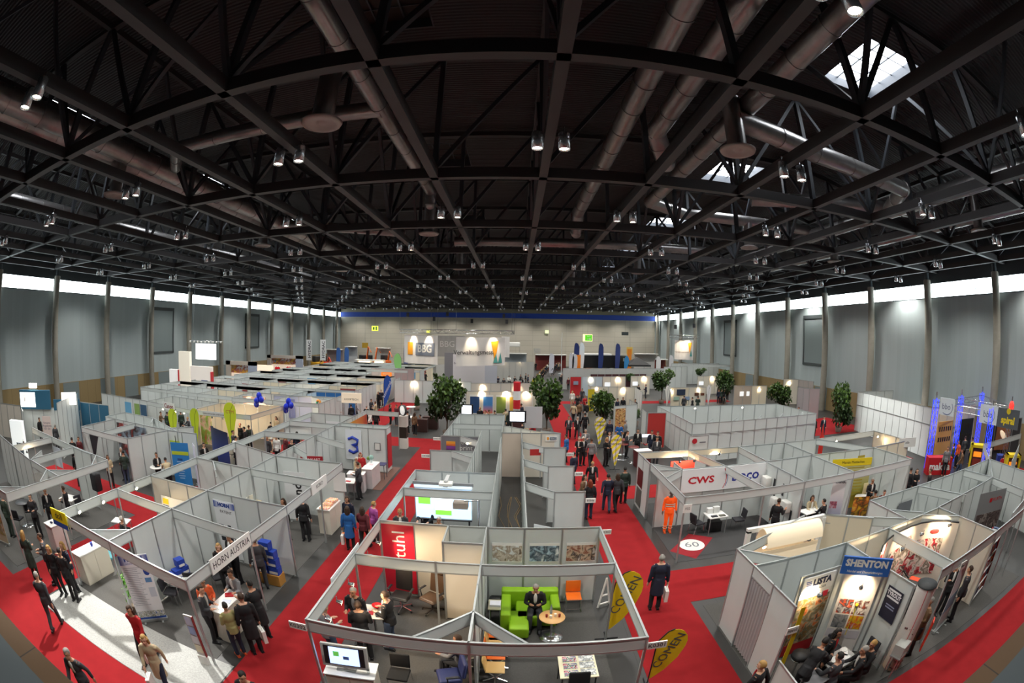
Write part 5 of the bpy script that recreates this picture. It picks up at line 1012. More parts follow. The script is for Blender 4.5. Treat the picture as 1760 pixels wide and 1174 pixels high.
P(268, 778, -100, 'hold', 'sa', 'k', 'k', W_, shirtc='w'); P(284, 790, 55, 'lean', 'sk', 'b', 'k', W_, 1.72)
X_ = 'by the dark blue curved display'
P(350, 763, -120, 'hold', 'sk', 'k', 'n', X_, 1.8, shirtc='w'); P(367, 775, 90, 'hold', 'sk', 'k', 'k', X_, 1.72); P(357, 800, 60, 'sit', 'la', 'd', 'k', X_)
Y_ = 'in the open frame booth at the far left'
P(50, 849, -140, 'hold', 'sa', 'd', 'k', Y_); P(76, 839, -120, 'stand', 'sa', 'k', 'k', Y_, shirtc='w'); P(107, 836, 120, 'hold', 'sa', 'k', 'd', Y_, shirtc='w'); P(3, 848, 20, 'stand', 'sk', 'e', 'e', Y_); P(208, 888, -20, 'sit', 'sw', 'k', 'k', 'at the table by the turquoise panel', shirtc='w')
Z_ = 'in front of the teal stand'
P(67, 718, -70, 'stand', 'sk', 'k', 'k', Z_, simple=True); P(79, 717, 10, 'stand', 'sa', 'b', 'k', Z_, kind='coat', simple=True); P(94, 729, 30, 'stand', 'zg', 'd', 'd', Z_, simple=True); P(19, 698, 60, 'stand', 'sk', 'g', 'k', Z_, simple=True); P(37, 698, -60, 'stand', 'sk', 'm', 'k', Z_, simple=True); P(123, 752, 40, 'hold', 'sk', 'k', 'k', 'beside the car picture booth', simple=True); P(134, 751, -160, 'stand', 'sa', 'm', 'k', 'beside the car picture booth', simple=True)
a_ = 'under the camera maker sign'
for a in ((276, 708, -70, 'reach', 'sa', 'a', 'k'), (287, 708, 10, 'stand', 'sk', 'e', 'k'), (295, 709, 40, 'talk', 'sa', 'k', 'k'), (322, 717, 150, 'sit', 'zb', 'd', 'k'), (203, 698, 170, 'sit', 'sa', 'd', 'k'), (310, 706, 60, 'stand', 'sk', 'e', 'd')): P(*a, a_, simple=True)
b_ = 'in the warm lit lime flag booth'
for a in ((400, 740, -60, 'stand', 'sa', 'd', 'k'), (405, 750, 10, 'reach', 'sk', 'w', 'k'), (412, 728, 170, 'stand', 'sr', 'k', 'k'), (419, 734, 100, 'stand', 'sk', 'k', 'k'), (427, 731, 60, 'stand', 'sa', 'e', 'k'), (465, 725, 60, 'sit', 'sk', 'k', 'k'), (474, 716, 170, 'stand', 'la', 'b', 'k')): P(*a, b_, simple=True)
c_ = 'inside the crowded open frame booth'
for a in ((459, 749, 160, 'stand', 'sw', 'd', 'k'), (467, 752, -30, 'sit', 'zw', 'b', 'k'), (474, 748, 180, 'stand', 'sg', 'w', 'k'), (489, 748, 150, 'stand', 'lb', 'm', 'k'), (517, 752, 60, 'stand', 'sa', 'r', 'k'), (501, 755, -120, 'stand', 'sk', 'k', 'k'), (510, 742, 20, 'stand', 'sk', 'n', 'k')): P(*a, c_, simple=True)
d_ = 'in the crowd below the blue feather flag'
for i, (x, y) in enumerate(((627, 660), (637, 661), (620, 677), (650, 673), (655, 670), (638, 686), (612, 690), (630, 697), (603, 695), (645, 690), (635, 706), (646, 705), (590, 692), (580, 696), (570, 692), (560, 694))): P(x, y, 50*i, ('stand', 'hold', 'walk', 'stand')[i % 4], ('sk', 'sa', 'la', 'sg')[i % 4], 'ekmkndgkkbwkdknk'[i], 'kkrkkkdkkkkkkkkk'[i], d_, simple=True)
e_ = 'around the clock column'
for a in ((709, 672, -60, 'sit', 'sk', 'd', 'k'), (671, 695, -90, 'stand', 'la', 'k', 'k'), (681, 696, 150, 'stand', 'sa', 'm', 'd'), (700, 707, 60, 'hold', 'sk', 'k', 'k'), (713, 709, -30, 'stand', 'la', 'a', 'k'), (722, 713, 100, 'sit', 'sk', 'k', 'k'), (690, 692, 20, 'stand', 'sk', 'k', 'k')): P(*a, e_, simple=True)
f_ = 'in the far crowd under the banners'
for i in range(26): P(670 + (i*37) % 68 + (i % 3), 630 + (i*11) % 15, 70*i, ('stand', 'walk', 'hold')[i % 3], ('sk', 'sa', 'lb', 'sg')[i % 4], 'knkdmkwnurkbkgknkdkwkekkkn'[i], 'kd'[i % 2], f_, simple=True)
g_ = 'along the far long grey wall'
for i, (x, y) in enumerate(((842, 648), (856, 647), (866, 650), (875, 646), (885, 647), (895, 644), (904, 642), (908, 644), (917, 649))): P(x, y, 140 + 20*i, 'sit' if i not in (6, 7) else 'stand', 'sk' if i % 2 else 'sa', 'kndwkkkny'[i], 'k', g_, simple=True)
h_ = 'before the colour poster wall'
for a in ((825, 700, 170, 'stand', 'sb', 'k', 'k'), (834, 706, 120, 'sit', 'sr', 'b', 'k'), (841, 705, -90, 'sit', 'sa', 'a', 'k'), (850, 706, 60, 'sit', 'sk', 'k', 'k'), (869, 703, 20, 'stand', 'sk', 'b', 'k'), (896, 694, 60, 'stand', 'sa', 'n', 'k'), (876, 707, -150, 'stand', 'sk', 'e', 'k')): P(*a, h_, simple=True)
i_ = 'behind the curved white wall'
for a in ((897, 726, 20, 'sit', 'sk', 'k', 'k'), (913, 721, 150, 'sit', 'sk', 'd', 'k'), (917, 725, 60, 'sit', 'sa', 'r', 'k'), (906, 729, -60, 'sit', 'lb', 'b', 'k'), (888, 728, 100, 'sit', 'sk', 'g', 'k')): P(*a, i_, simple=True)
j_ = 'in the far crowd before the red stands'
for i in range(26): P(921 + (i*29) % 56, 617 + (i*13) % 28, 70*i, ('stand', 'walk', 'hold')[i % 3], ('sk', 'sa', 'lb', 'sg')[i % 4], 'knkdrkwnkkkbkgaknkdkwkekkk'[i], 'kd'[i % 2], j_, simple=True)
for i in range(8): P(1104 + 6*i, 619 + (i*5) % 4, 70*i, 'stand', 'sk' if i % 2 else 'sa', 'kmkwdnkr'[i], 'k', 'by the black pavilion', simple=True)
for i in range(7): P(1095 + 12*i, 648 - (i % 3), 60*i, 'stand', 'sa' if i % 2 else 'sk', 'kdnmkgk'[i], 'k', 'behind the far exhibit walls', simple=True)
# ================================================================ FURNITURE AND LOOSE THINGS
def obj1(mb, name, label, cat, loc=(0, 0, 0), rz=0., group=None): return mb.build(name, loc=loc, rz=rz, label=label, cat=cat, group=group)
def feather(x, y, H, w, col, label, rz=0., s=None, tcol='2a3a50', size=.3, straight=False, m=None, name='feather_flag', tz=.62, base=True, stripes=None):
    t = thing(name, label, 'flag', (x, y, 0), rz)
    b = MB(); b.tube(BLACK, [(0, 0, 0), (0, 0, H*.7), (.06*w, 0, H*.85), (.3*w, 0, H*.97), (.5*w, 0, H)], .014, 6)
    if base: b.tube(BLACK, [(-.3, 0, .02), (.3, 0, .02)], .02, 6); b.tube(BLACK, [(0, -.3, .02), (0, .3, .02)], .02, 6)
    b.build('pole', t)
    L = [(.02, H*.16), (.02, H*.7), (.07*w, H*.85), (.22*w, H*.94), (.42*w, H*.99), (.62*w, H*.985), (.82*w, H*.94), (.96*w, H*.86), (w, H*.77), (.97*w, H*.68), (.8*w, H*.5), (.45*w, H*.3), (.1*w, H*.17)]
    if straight: L = [(.02, H*.12), (.02, H*.8), (.08*w, H*.93), (.3*w, H), (.75*w, H*.97), (w, H*.86), (w, H*.5), (.8*w, H*.14)]
    if straight == 'sym': L = [(-.06*w, H*.12), (-.3*w, H*.5), (-.5*w, H*.74), (-.5*w, H*.86), (-.4*w, H*.94), (-.2*w, H*.99), (0, H), (.2*w, H*.99), (.4*w, H*.94), (.5*w, H*.86), (.5*w, H*.74), (.3*w, H*.5), (.06*w, H*.12)]
    b = MB(); b.sheet(m or M(col, .8), L[::-1], .012, Matrix.Identity(4)); o = b.build('flag_cloth', t)
    if s: text(s, M(tcol), size, o, Tr(.45*w if not straight == 'sym' else 0, -.012, H*tz, 0, 0, 0 if straight == 'sym' else -1.12))
    return t
def stripes_mat():
    def f(nt, b):
        tc = nt.nodes.new('ShaderNodeTexCoord'); mp = nt.nodes.new('ShaderNodeMapping'); mp.inputs['Rotation'].default_value = (0, .75, 0); w = nt.nodes.new('ShaderNodeTexWave'); w.bands_direction = 'Z'; w.inputs['Scale'].default_value = 1.1; r = nt.nodes.new('ShaderNodeValToRGB'); r.color_ramp.interpolation = 'CONSTANT'
        r.color_ramp.elements[0].color = lin('ecdc2c') + (1,); r.color_ramp.elements[1].position = .5; r.color_ramp.elements[1].color = lin('e4dcd8') + (1,)
        nt.links.new(tc.outputs['Object'], mp.inputs[0]); nt.links.new(mp.outputs[0], w.inputs[0]); nt.links.new(w.outputs['Fac'], r.inputs[0]); nt.links.new(r.outputs[0], b.inputs['Base Color'])
    return nodes_mat('yellow_stripes', f)
def rollup(x, y, rz, w, h, label, m, lines=()):
    t = thing('roll_up_banner', label, 'banner', (x, y, 0), rz)
    b = MB(); b.box(m, -w/2, -.006, .08, w/2, .006, h); o = b.build('banner_cloth', t)
    b = MB(); b.box(ALU, -w/2 - .02, -.06, .02, w/2 + .02, .06, .1); b.box(ALU, -w*.35, -.16, 0, -w*.35 + .06, .16, .025); b.box(ALU, w*.35 - .06, -.16, 0, w*.35, .16, .025); b.build('base', t)
    return t, o
def strip(o, T, w, h, m, name='print_area'):
    b = MB(); b.box(m, -w/2, -.002, -h/2, w/2, .002, h/2); return b.build(name, o, T=T)
def rtable(x, y, r, h, label, top='e8e8e4', foot='disc', name='round_table', rz=0.):
    t = thing(name, label, 'table', (x, y, 0), rz)
    b = MB(); b.lathe(M(top, .35), [(.001, h - .03), (r - .01, h - .03), (r, h - .015), (r - .01, h), (.001, h)], n=32); b.build('table_top', t)
    b = MB(); b.tube(STEEL, [(0, 0, .02), (0, 0, h - .03)], .035, 10)
    if foot == 'disc': b.lathe(STEEL, [(.001, 0), (r*.95, 0), (r*.95, .012), (.06, .04), (.001, .04)], n=32)
    else:
        for k in range(4): a = PI/4 + k*PI/2; b.beam(STEEL, (0, 0, .03), (.34*math.cos(a), .34*math.sin(a), .02), .05, .03)
    b.build('pedestal', t); return t
def table(x, y, rz, w, d, h, label, top='e4e4e0', leg=STEEL, cat='table', name='table'):
    t = thing(name, label, cat, (x, y, 0), rz); b = MB(); b.box(M(top, .4), -w/2, -d/2, h - .03, w/2, d/2, h); b.build('table_top', t)
    for sx in (-1, 1):
        for sy in (-1, 1): b = MB(); b.tube(leg, [(sx*(w/2 - .05), sy*(d/2 - .05), 0), (sx*(w/2 - .05), sy*(d/2 - .05), h - .03)], .018, 8); b.build('leg', t)
    return t
def counter(x, y, rz, w, d, h, label, m=None, doors=2, top='f2f2f0', name='counter'):
    t = thing(name, label, 'counter', (x, y, 0), rz); b = MB(); b.box(m or WARMP, -w/2, -d/2, 0, w/2, d/2, h - .03); b.build('body', t)
    b = MB(); b.box(M(top, .3), -w/2 - .03, -d/2 - .03, h - .03, w/2 + .03, d/2 + .03, h); b.build('counter_top', t)
    for k in range(doors): b = MB(); b.box(m or WARMP, -w/2 + w*k/doors + .01, -d/2 - .015, .05, -w/2 + w*(k + 1)/doors - .01, -d/2, h - .06); b.build('door', t)
    return t
def office_chair(x, y, rz, col, label, high=True, arms=True, base=STEEL, head=False):
    m = mat('chair_hide_' + col, col, .45); t = thing('office_chair', label, 'chair', (x, y, 0), rz)
    b = MB(); b.rbox(m, (0, .02, .5), (.52, .5, .12), .06); b.build('seat', t)
    hb = .72 if high else .45; b = MB(); b.rbox(m, (0, 0, hb/2), (.5, .1, hb), .05)
    if head: b.rbox(m, (0, .05, hb - .02), (.4, .1, .2), .05)
    b.build('backrest', t, T=Tr(0, -.25, .56, 0, .16))
    if arms:
        for s in (-1, 1): b = MB(); b.tube(BLACK, [(s*.27, .1, .5), (s*.32, .1, .72), (s*.32, -.16, .72)], .02, 6); b.rbox(BLACK, (s*.32, 0, .74), (.07, .28, .04), .02); b.build('armrest', t)
    b = MB(); b.tube(base, [(0, 0, .1), (0, 0, .46)], .03, 8); b.build('gas_lift', t)
    for k in range(5):
        a = k*2*PI/5 + .3; e = (.31*math.cos(a), .31*math.sin(a)); b = MB(); b.beam(base, (0, 0, .12), (e[0], e[1], .08), .04, .03); p = b.build('base_arm', t); b = MB(); b.ball(BLACK, (e[0], e[1], .03), (.03, .03, .03), 8, 6); b.build('caster', p)
    return t
def shell_chair(x, y, rz, col, label, base='sled'):
    m = M(col, .4); t = thing('shell_chair', label, 'chair', (x, y, 0), rz)
    b = MB(); b.rbox(m, (0, .0, .45), (.42, .42, .03), .015); b.build('seat', t); b = MB(); b.rbox(m, (0, 0, .2), (.42, .03, .36), .015); b.build('backrest', t, T=Tr(0, -.2, .46, 0, .2))
    if base == 'sled':
        for s in (-1, 1): b = MB(); b.tube(STEEL, [(s*.2, -.15, .44), (s*.22, -.2, .02), (s*.22, .22, .02), (s*.2, .15, .44)], .012, 6); b.build('leg', t)
        b = MB(); b.tube(STEEL, [(-.22, .2, .1), (.22, .2, .1)], .01, 6); b.build('stretcher', t)
    else:
        b = MB(); b.tube(STEEL, [(0, 0, .1), (0, 0, .44)], .028, 8); b.build('gas_lift', t)
        for k in range(5): a = k*2*PI/5; b = MB(); b.beam(STEEL, (0, 0, .1), (.28*math.cos(a), .28*math.sin(a), .04), .035, .03); b.build('base_arm', t)
    return t
def side_chair(x, y, rz, label, col='26262c', group=None):
    m = M(col, .8); t = thing('visitor_chair', label, 'chair', (x, y, 0), rz, group); b = MB(); b.rbox(m, (0, 0, .45), (.46, .44, .07), .03); b.build('seat', t); b = MB(); b.rbox(m, (0, 0, .2), (.45, .06, .38), .03); b.build('backrest', t, T=Tr(0, -.22, .5, 0, .15))
    for s in (-1, 1):
        b = MB(); b.tube(CHROME, [(s*.22, .22, 0), (s*.21, .18, .43)], .012, 6); b.build('leg', t); b = MB(); b.tube(CHROME, [(s*.22, -.3, 0), (s*.21, -.2, .45), (s*.21, -.24, .6)], .012, 6); b.build('leg', t)
    return t
# front booth
t = thing('standing_table', 'white rounded standing table with red bowl and brochures between four men', 'table', (-3.27, 8.85, 0), .1)
b = MB(); b.rbox(M('f0e8d8', .35), (0, 0, 1.03), (.78, .62, .035), .12); b.build('table_top', t); b = MB(); b.tube(STEEL, [(0, 0, .03), (0, 0, 1.02)], .035, 10)
for k in range(4): a = PI/4 + k*PI/2; b.beam(STEEL, (0, 0, .03), (.42*math.cos(a), .42*math.sin(a), .02), .055, .035)
b.build('pedestal', t)
b = MB(); b.lathe(mat('red_glass', 'd02028', .2), [(.05, 0), (.11, .06), (.13, .09), (.12, .09), (.04, .015)], n=16); obj1(b, 'bowl', 'red sweets bowl on the rounded standing table', 'bowl', (-3.22, 9.03, 1.05))
for i, (x, y, c) in enumerate(((-3.45, 8.8, 'd8dce4'), (-3.3, 8.76, 'c82030'), (-3.12, 8.72, '3a3a40'), (-3.08, 8.88, 'e8e8e8'))): b = MB(); b.box(M(c), -.06, -.09, 0, .06, .09, .008); obj1(b, 'brochure', '%s brochure lying on the rounded standing table' % ('pale', 'red', 'dark', 'white')[i], 'brochure', (x, y, 1.05), .2*i)
office_chair(-3.0, 10.55, PI - .15, '201e1e', 'black leather office chair in front of the crimson poster'); office_chair(-2.15, 10.6, PI - .5, '4a3626', 'brown leather executive chair in front of the beige panel', head=True, base=M('2c2420'))
office_chair(-1.25, 7.35, PI/2 + .3, '232c5c', 'dark blue office chair at the front of the partition', high=False); office_chair(-1.1, 8.35, PI/2, '1e1c1c', 'black office chair under the seated man in grey by the partition', high=False, arms=False); side_chair(-2.35, 7.25, PI, 'black chair behind the screen counter at the front rail', '141416')
t = counter(-3.15, 6.62, .1, 1.0, .5, 1.0, 'white counter carrying a tilted screen at the front left corner')
t = thing('monitor', 'wide grey monitor showing a pale blue page on the front counter', 'monitor', (-3.22, 6.55, 1.0), .1)
b = MB(); b.box(M('b8bab8', .3), -.48, -.04, .08, .48, .03, .64); b.build('casing', t, T=Tr(0, 0, 0, 0, -.2)); b = MB(); b.box(BLACK, -.42, -.046, .14, .42, -.038, .6); p = b.build('screen', t, T=Tr(0, 0, 0, 0, -.2)); b = MB(); b.box(mat('screen_pale', 'a8c0f8', .3, emit=1.3), -.31, -.05, .16, .31, -.045, .58); b.box(mat('screen_leaf', '60b048', .3, emit=.5), -.22, -.054, .36, -.1, -.049, .48); b.box(M('3a4a78', emit=.2), -.02, -.054, .3, .1, -.049, .38); b.build('screen_image', p); b = MB(); b.box(M('b8bab8', .3), -.2, -.05, 0, .2, .12, .03); b.tube(M('b8bab8', .3), [(0, .06, .02), (0, .05, .2)], .03); b.build('stand', t)
b = MB(); b.lathe(mat('clear_glass', 'e8f0f0', .05, trans=.9), [(.03, 0), (.035, .12)], n=10); obj1(b, 'drinking_glass', 'small glass on the screen counter', 'glass', (-2.76, 6.58, 1.0))
GREEN = mat('green_sofa_cloth', '86b414', .6, bump=.05, bscale=200)
t = thing('corner_sofa', 'lime green corner sofa with chaise on the left side', 'sofa', (.5, 10.3, 0))
b = MB(); b.rbox(GREEN, (.15, .1, .25), (1.05, .9, .34), .05); b.build('seat_cushion', t); b = MB(); b.rbox(GREEN, (-.3, -.45, .25), (.5, .9, .34), .05); b.build('chaise', t)
b = MB(); b.rbox(GREEN, (0, .62, .4), (1.55, .26, .72), .05); b.build('backrest', t); b = MB(); b.rbox(GREEN, (-.64, .05, .34), (.26, 1.2, .6), .05); b.build('armrest', t); b = MB(); b.rbox(GREEN, (.66, .2, .34), (.24, .8, .6), .05); b.build('armrest', t)
for x, y in ((-.5, -.85), (-.1, -.85), (.7, -.15), (-.7, .65), (.7, .65)): b = MB(); b.tube(STEEL, [(x, y, 0), (x, y, .1)], .02, 6); b.build('leg', t)
rtable(1.02, 9.62, .33, .68, 'low round wooden table with drinks in front of the green sofa', 'd8a86c')
b = MB(); b.lathe(mat('water_bottle', 'bcd4e8', .1, trans=.6), [(.035, 0), (.035, .18), (.012, .24), (.012, .28)], n=10); obj1(b, 'bottle', 'clear water bottle on the low round table', 'bottle', (1.0, 9.78, .68))
for i, (x, y) in enumerate(((.88, 9.6), (.98, 9.55), (1.1, 9.62), (1.2, 9.6))): b = MB(); b.lathe(M(('8a2a20', 'e8e4dc', 'e8dcd0', '8a2a20')[i], .3), [(.028, 0), (.034, .09)], n=10); obj1(b, 'cup', '%s cup on the low round table' % ('dark red left', 'white', 'cream', 'dark red right')[i], 'cup', (x, y, .68))
shell_chair(1.72, 10.95, PI, 'e06a1c', 'orange shell chair on chrome sled legs right of the green sofa')
table(1.42, 7.5, .0, .8, .82, .75, 'cream table with rows of magazines at the front rail', 'e6e0c0', M('2a2a2c')); side_chair(1.45, 8.25, 0, 'black chair behind the magazine table', '17171a'); side_chair(1.42, 6.85, PI, 'black chair tucked under the front of the magazine table', '17171a')
MG = photo('magazine', ['c86a20', '8a6ab0', '40803c', 'e8e0e8', 'b02838', '2a2a2a'], 14)
for i in range(3):
    b = MB(); b.box(MG, -.15, -.1, 0, .15, .1, .01); obj1(b, 'magazine', '%s purple and orange magazine in the left stack row on the cream table' % ('rear', 'middle', 'front')[i], 'magazine', (1.26, 7.75 - .25*i, .75))
    b = MB(); b.box(photo('catalogue%d' % i, ['f0f0ec', 'd8dad8', '70787c', 'e8e0d8'], 10), -.16, -.11, 0, .16, .11, .01); obj1(b, 'catalogue', '%s white catalogue in the right row on the cream table' % ('rear', 'middle', 'front')[i], 'catalogue', (1.62, 7.77 - .25*i, .75))
for i, (y, c) in enumerate(((9.05, 'e06a1c'), (8.75, 'd2ac6c'), (8.3, 'e06a1c'), (7.8, 'd2ac6c'))): shell_chair(-.32, y, -PI/2, c, '%s swivel chair by the partition, %s' % (('orange', 'wooden')[i % 2], ('next to the sofa chaise', 'second from the chaise', 'under the front rail', 'nearest the viewer')[i]), 'star')
table(-.42, 10.3, 0, .36, .5, .6, 'small side table with white paper left of the sofa', 'c8c4a8'); b = MB(); b.rbox(BLACK, (0, 0, .22), (.4, .3, .44), .1); obj1(b, 'backpack', 'black backpack leaning on the wall behind the small side table', 'bag', (-.42, 10.95, 0)); b = MB(); b.box(M('e8eaf4'), -.14, -.12, 0, .14, .12, .06); obj1(b, 'paper_stack', 'stack of white paper on the small side table', 'paper', (-.42, 10.3, .6))
feather(2.42, 9.37, 2.15, .75, 'e6c410', 'yellow feather flag with grey lettering beside the sofa booth', 0, 'COMEN', '5a5e58', .34, tz=.66); feather(3.0, 7.3, 1.75, .7, 'e6c410', 'second yellow feather flag at the bottom edge by the red aisle', 0, 'COMEN', '5a5e58', .3, tz=.64)
b = MB(); b.beam(WHITE, (-.2, 0, 0), (0, 0, 1.0), .04); b.beam(WHITE, (.2, 0, 0), (0, 0, 1.0), .04); b.beam(WHITE, (-.18, 0, .1), (.18, 0, .1), .04); b.beam(WHITE, (-.12, 0, .4), (.12, 0, .4), .04); obj1(b, 'leaflet_rack', 'white zigzag leaflet rack outside the sofa booth wall', 'rack', (2.62, 11.0, 0), .4)
# screen booth
b = MB(); b.box(M('3a3a3e'), -1.0, -.05, .75, 1.0, .05, .82); b.beam(M('3a3a3e'), (-.9, 0, 0), (-.9, 0, .8), .06); b.beam(M('3a3a3e'), (.9, 0, 0), (.9, 0, .8), .06); obj1(b, 'screen_stand', 'dark stand under the projection screen', 'stand', (-2.5, 15.65, 0))
table(-2.4, 13.2, 0, 1.6, .7, .74, 'table in front of the projection screen'); b = MB(); b.box(mat('tablet_glow', '8090f0', .3, emit=1.), -.12, -.01, 0, .12, .01, .2); obj1(b, 'tablet', 'small lit tablet on an arm in the screen booth corner', 'tablet', (-.85, 13.4, 1.1))
# long name sign booth
t, o = rollup(-9.4, 6.87, .82, .9, 2.1, 'tall white roll up banner with blue header at the open booth corner', M('e4e6ea'))
p = strip(o, Tr(0, -.01, 1.95), .9, .28, grad('blue_fade', 0, -.45, .45, ['2446a4', 'e8ecf4', 'e8ecf4', '2446a4'])); text('HORN', M('1c3f8e'), .2, p, Tr(0, -.004, .03), bold=.01); text('SONDERLOSUNGEN', M('1c3f8e'), .06, p, Tr(0, -.004, -.1)); b = MB()
for k in range(22): b.cbox(M('9aa2ac'), (-.14 - .03*((k*7) % 3), -.008, 1.72 - .055*k), (.5 - .06*((k*5) % 3), .003, .014))
b.ball(M('2a4aa0'), (.3, -.008, 1.6), (.1, .006, .13)); b.cbox(M('5a86b8'), (.28, -.008, 1.33), (.2, .003, .14)); b.cbox(M('c4ccd8'), (.3, -.008, .95), (.2, .003, .3)); b.build('print_pattern', o); strip(o, Tr(0, -.01, .26), .9, .2, photo('tools', ['2a4a80', 'd8dce4', '8a9078', 'e8e8e8', '3a5a90'], 9)); strip(o, Tr(0, -.012, .13), .9, .06, M('2a50a0'))
b = MB(); b.tube(M('4a3a28'), [(0, 0, .2), (0, 0, .6)], .02, 6)
random.seed(11); LEAF = mat('bright_leaf', '5a9a2c', .5)
for k in range(110): a, r, z = random.uniform(0, 6.3), random.uniform(.05, .26), random.uniform(.45, 1.3); c = V(r*math.cos(a), r*math.sin(a), z); d = V(random.uniform(-1, 1), random.uniform(-1, 1), random.uniform(-.4, 1)).normalized()*.09; e = d.cross(V(.3, .5, .8)).normalized()*.035; b.add([c - d, c + e, c + d, c - e], [(0, 1, 2, 3)], LEAF)
b.lathe(M('5a4a3a'), [(.12, 0), (.15, .25), (.13, .25)], n=12); obj1(b, 'potted_plant', 'bright green potted plant behind the tall white roll up banner', 'plant', (-10.15, 6.9, 0))
t = counter(-12.85, 7.45, PI/2, 1.35, .52, 1.05, 'white two door counter with blue mug under the yellow corner sign'); b = MB(); b.lathe(M('24348c'), [(.05, 0), (.06, .13)], n=10); obj1(b, 'mug', 'dark blue mug on the two door counter', 'mug', (-12.85, 7.6, 1.05)); b = MB(); b.box(M('f4f4f0'), -.2, -.14, 0, .2, .14, .006); obj1(b, 'paper_sheet', 'printed sheet on the two door counter', 'paper', (-12.85, 7.1, 1.05), .3)
t = counter(-15.75, 7.65, PI/2, .75, .6, 1.05, 'pinkish white single counter at the far left aisle', M('cfc0be'), 1); b = MB(); b.rbox(M('2a2a4a'), (0, 0, .03), (.14, .1, .06), .03); obj1(b, 'telephone', 'small dark device on the single counter', 'device', (-15.75, 7.5, 1.05))
t = counter(-7.05, 7.85, PI/2, 1.1, .42, 1.0, 'white counter with papers at the long name sign booth', doors=1)
for i, (x, y, c) in enumerate(((-7.08, 7.5, 'f4f4f4'), (-7.0, 7.85, 'd8e0f0'), (-7.1, 8.15, 'c02028'))): b = MB(); b.box(M(c), -.12, -.09, 0, .12, .09, .03 if i == 2 else .008); obj1(b, 'leaflet', '%s on the counter of the long name sign booth' % ('white papers', 'pale blue leaflets', 'red leaflet box')[i], 'leaflet', (x, y, 1.0), .3*i)
t = thing('literature_stand', 'slim white literature stand with four pockets at the sign post', 'stand', (-7.0, 6.2, 0), .15)
b = MB(); b.box(WHITE, -.13, -.05, 0, .13, .05, .28); b.box(M('c8c8c6'), -.13, .0, .28, .13, .04, 1.5); b.box(M('8a2a2a'), .13, -.04, .28, .145, .04, 1.5); b.build('column', t)
for k in range(4): strip(t, Tr(0, -.012, .5 + .28*k), .2, .24, M(('e0dcc0', 'd0d4dc', '9ab0dc', 'c0cce8')[k]), 'leaflet_pocket')
side_chair(-9.2, 8.9, .6, 'black chair behind the blue product boxes'); side_chair(-8.6, 9.6, -2.2, 'second black chair further in the long name sign booth'); side_chair(-9.4, 8.0, -1.2, 'black chair with chrome legs near the tall roll up')
table(-9.35, 8.45, PI/2, .9, .5, .74, 'small table under the blue product boxes')
BXM = M('2444a8', .5)
def pbox(x, y, z, rz, lab, m=BXM, w=.36, d=.26, h=.26, s=True):
    b = MB(); b.box(m, -w/2, -d/2, 0, w/2, d/2, h)
    if s: b.box(WHITE, -w/2 + .03, -d/2 - .003, .03, w/2 - .03, -d/2, h*.45)
    return obj1(b, 'product_box', lab, 'box', (x, y, z), rz)
for i, (x, y, z) in enumerate(((-9.4, 8.15, .74), (-9.38, 8.5, .74), (-9.36, 8.82, .74), (-9.38, 8.72, 1.0))): pbox(x, y, z, 1.3, 'blue product box on the small table, %s' % ('front', 'middle', 'rear', 'on top of the rear ones')[i], w=.28, h=.24)
pbox(-7.3, 10.75, 0, 0, 'brown cardboard box under the blue box pyramid', M('b0803c', .7), .8, .4, .38, False)
for i, (x, z) in enumerate(((-7.5, .38), (-7.1, .38), (-7.5, .66), (-7.12, .66), (-7.4, .94), (-7.15, .94), (-7.3, 1.22))): pbox(x, 10.75, z, 0, 'blue product box in the pyramid, %s' % ('lower left', 'lower right', 'second row left', 'second row right', 'third row left', 'third row right', 'topmost')[i])
# booklet booth
for i, y in enumerate((12.35, 12.75, 13.1, 13.6, 13.95)):
    b = MB(); b.box(M(BOOKC[i]), -.1, -.02, 0, .1, .02, .36); obj1(b, 'booklet', '%s booklet standing on the wall shelf' % ('light grey', 'sky blue', 'violet', 'cream', 'pale beige')[i], 'booklet', (-9.78, y, 1.17), PI/2 - .2)
t, o = rollup(-8.6, 15.6, .12, .95, 2.15, 'white roll up with upright black word in the booklet booth', M('d8dadc')); text('ondi', M('1c1c1e'), .52, o, Tr(.12, -.01, 1.35, 0, 0, -PI/2), bold=.014)
b = MB(); b.lathe(M('17171a'), [(.15, 0), (.18, .5), (.17, .5), (.14, .05)], n=16); obj1(b, 'waste_bin', 'black waste bin beside the sweets counter', 'bin', (-7.75, 14.6, 0))
t = counter(-7.05, 15.4, PI/2, 1.15, .5, 1.05, 'white counter covered with colourful sweets at the aisle')
random.seed(4); SW = photo('sweets', ['e87020', 'f0d020', 'f4f0e8', 'd83a50', 'e8a040', 'ffffff'], 18, 2)
for i, (y, h) in enumerate(((14.95, .06), (15.25, .12), (15.55, .14), (15.82, .1))): b = MB(); b.rbox(SW, (0, 0, h/2), (.4, .28, h), .04); obj1(b, 'sweets_tray', '%s heap of colourful sweets on the sweets counter' % ('first', 'second', 'third', 'fourth')[i], 'sweets', (-7.03, y, 1.05))
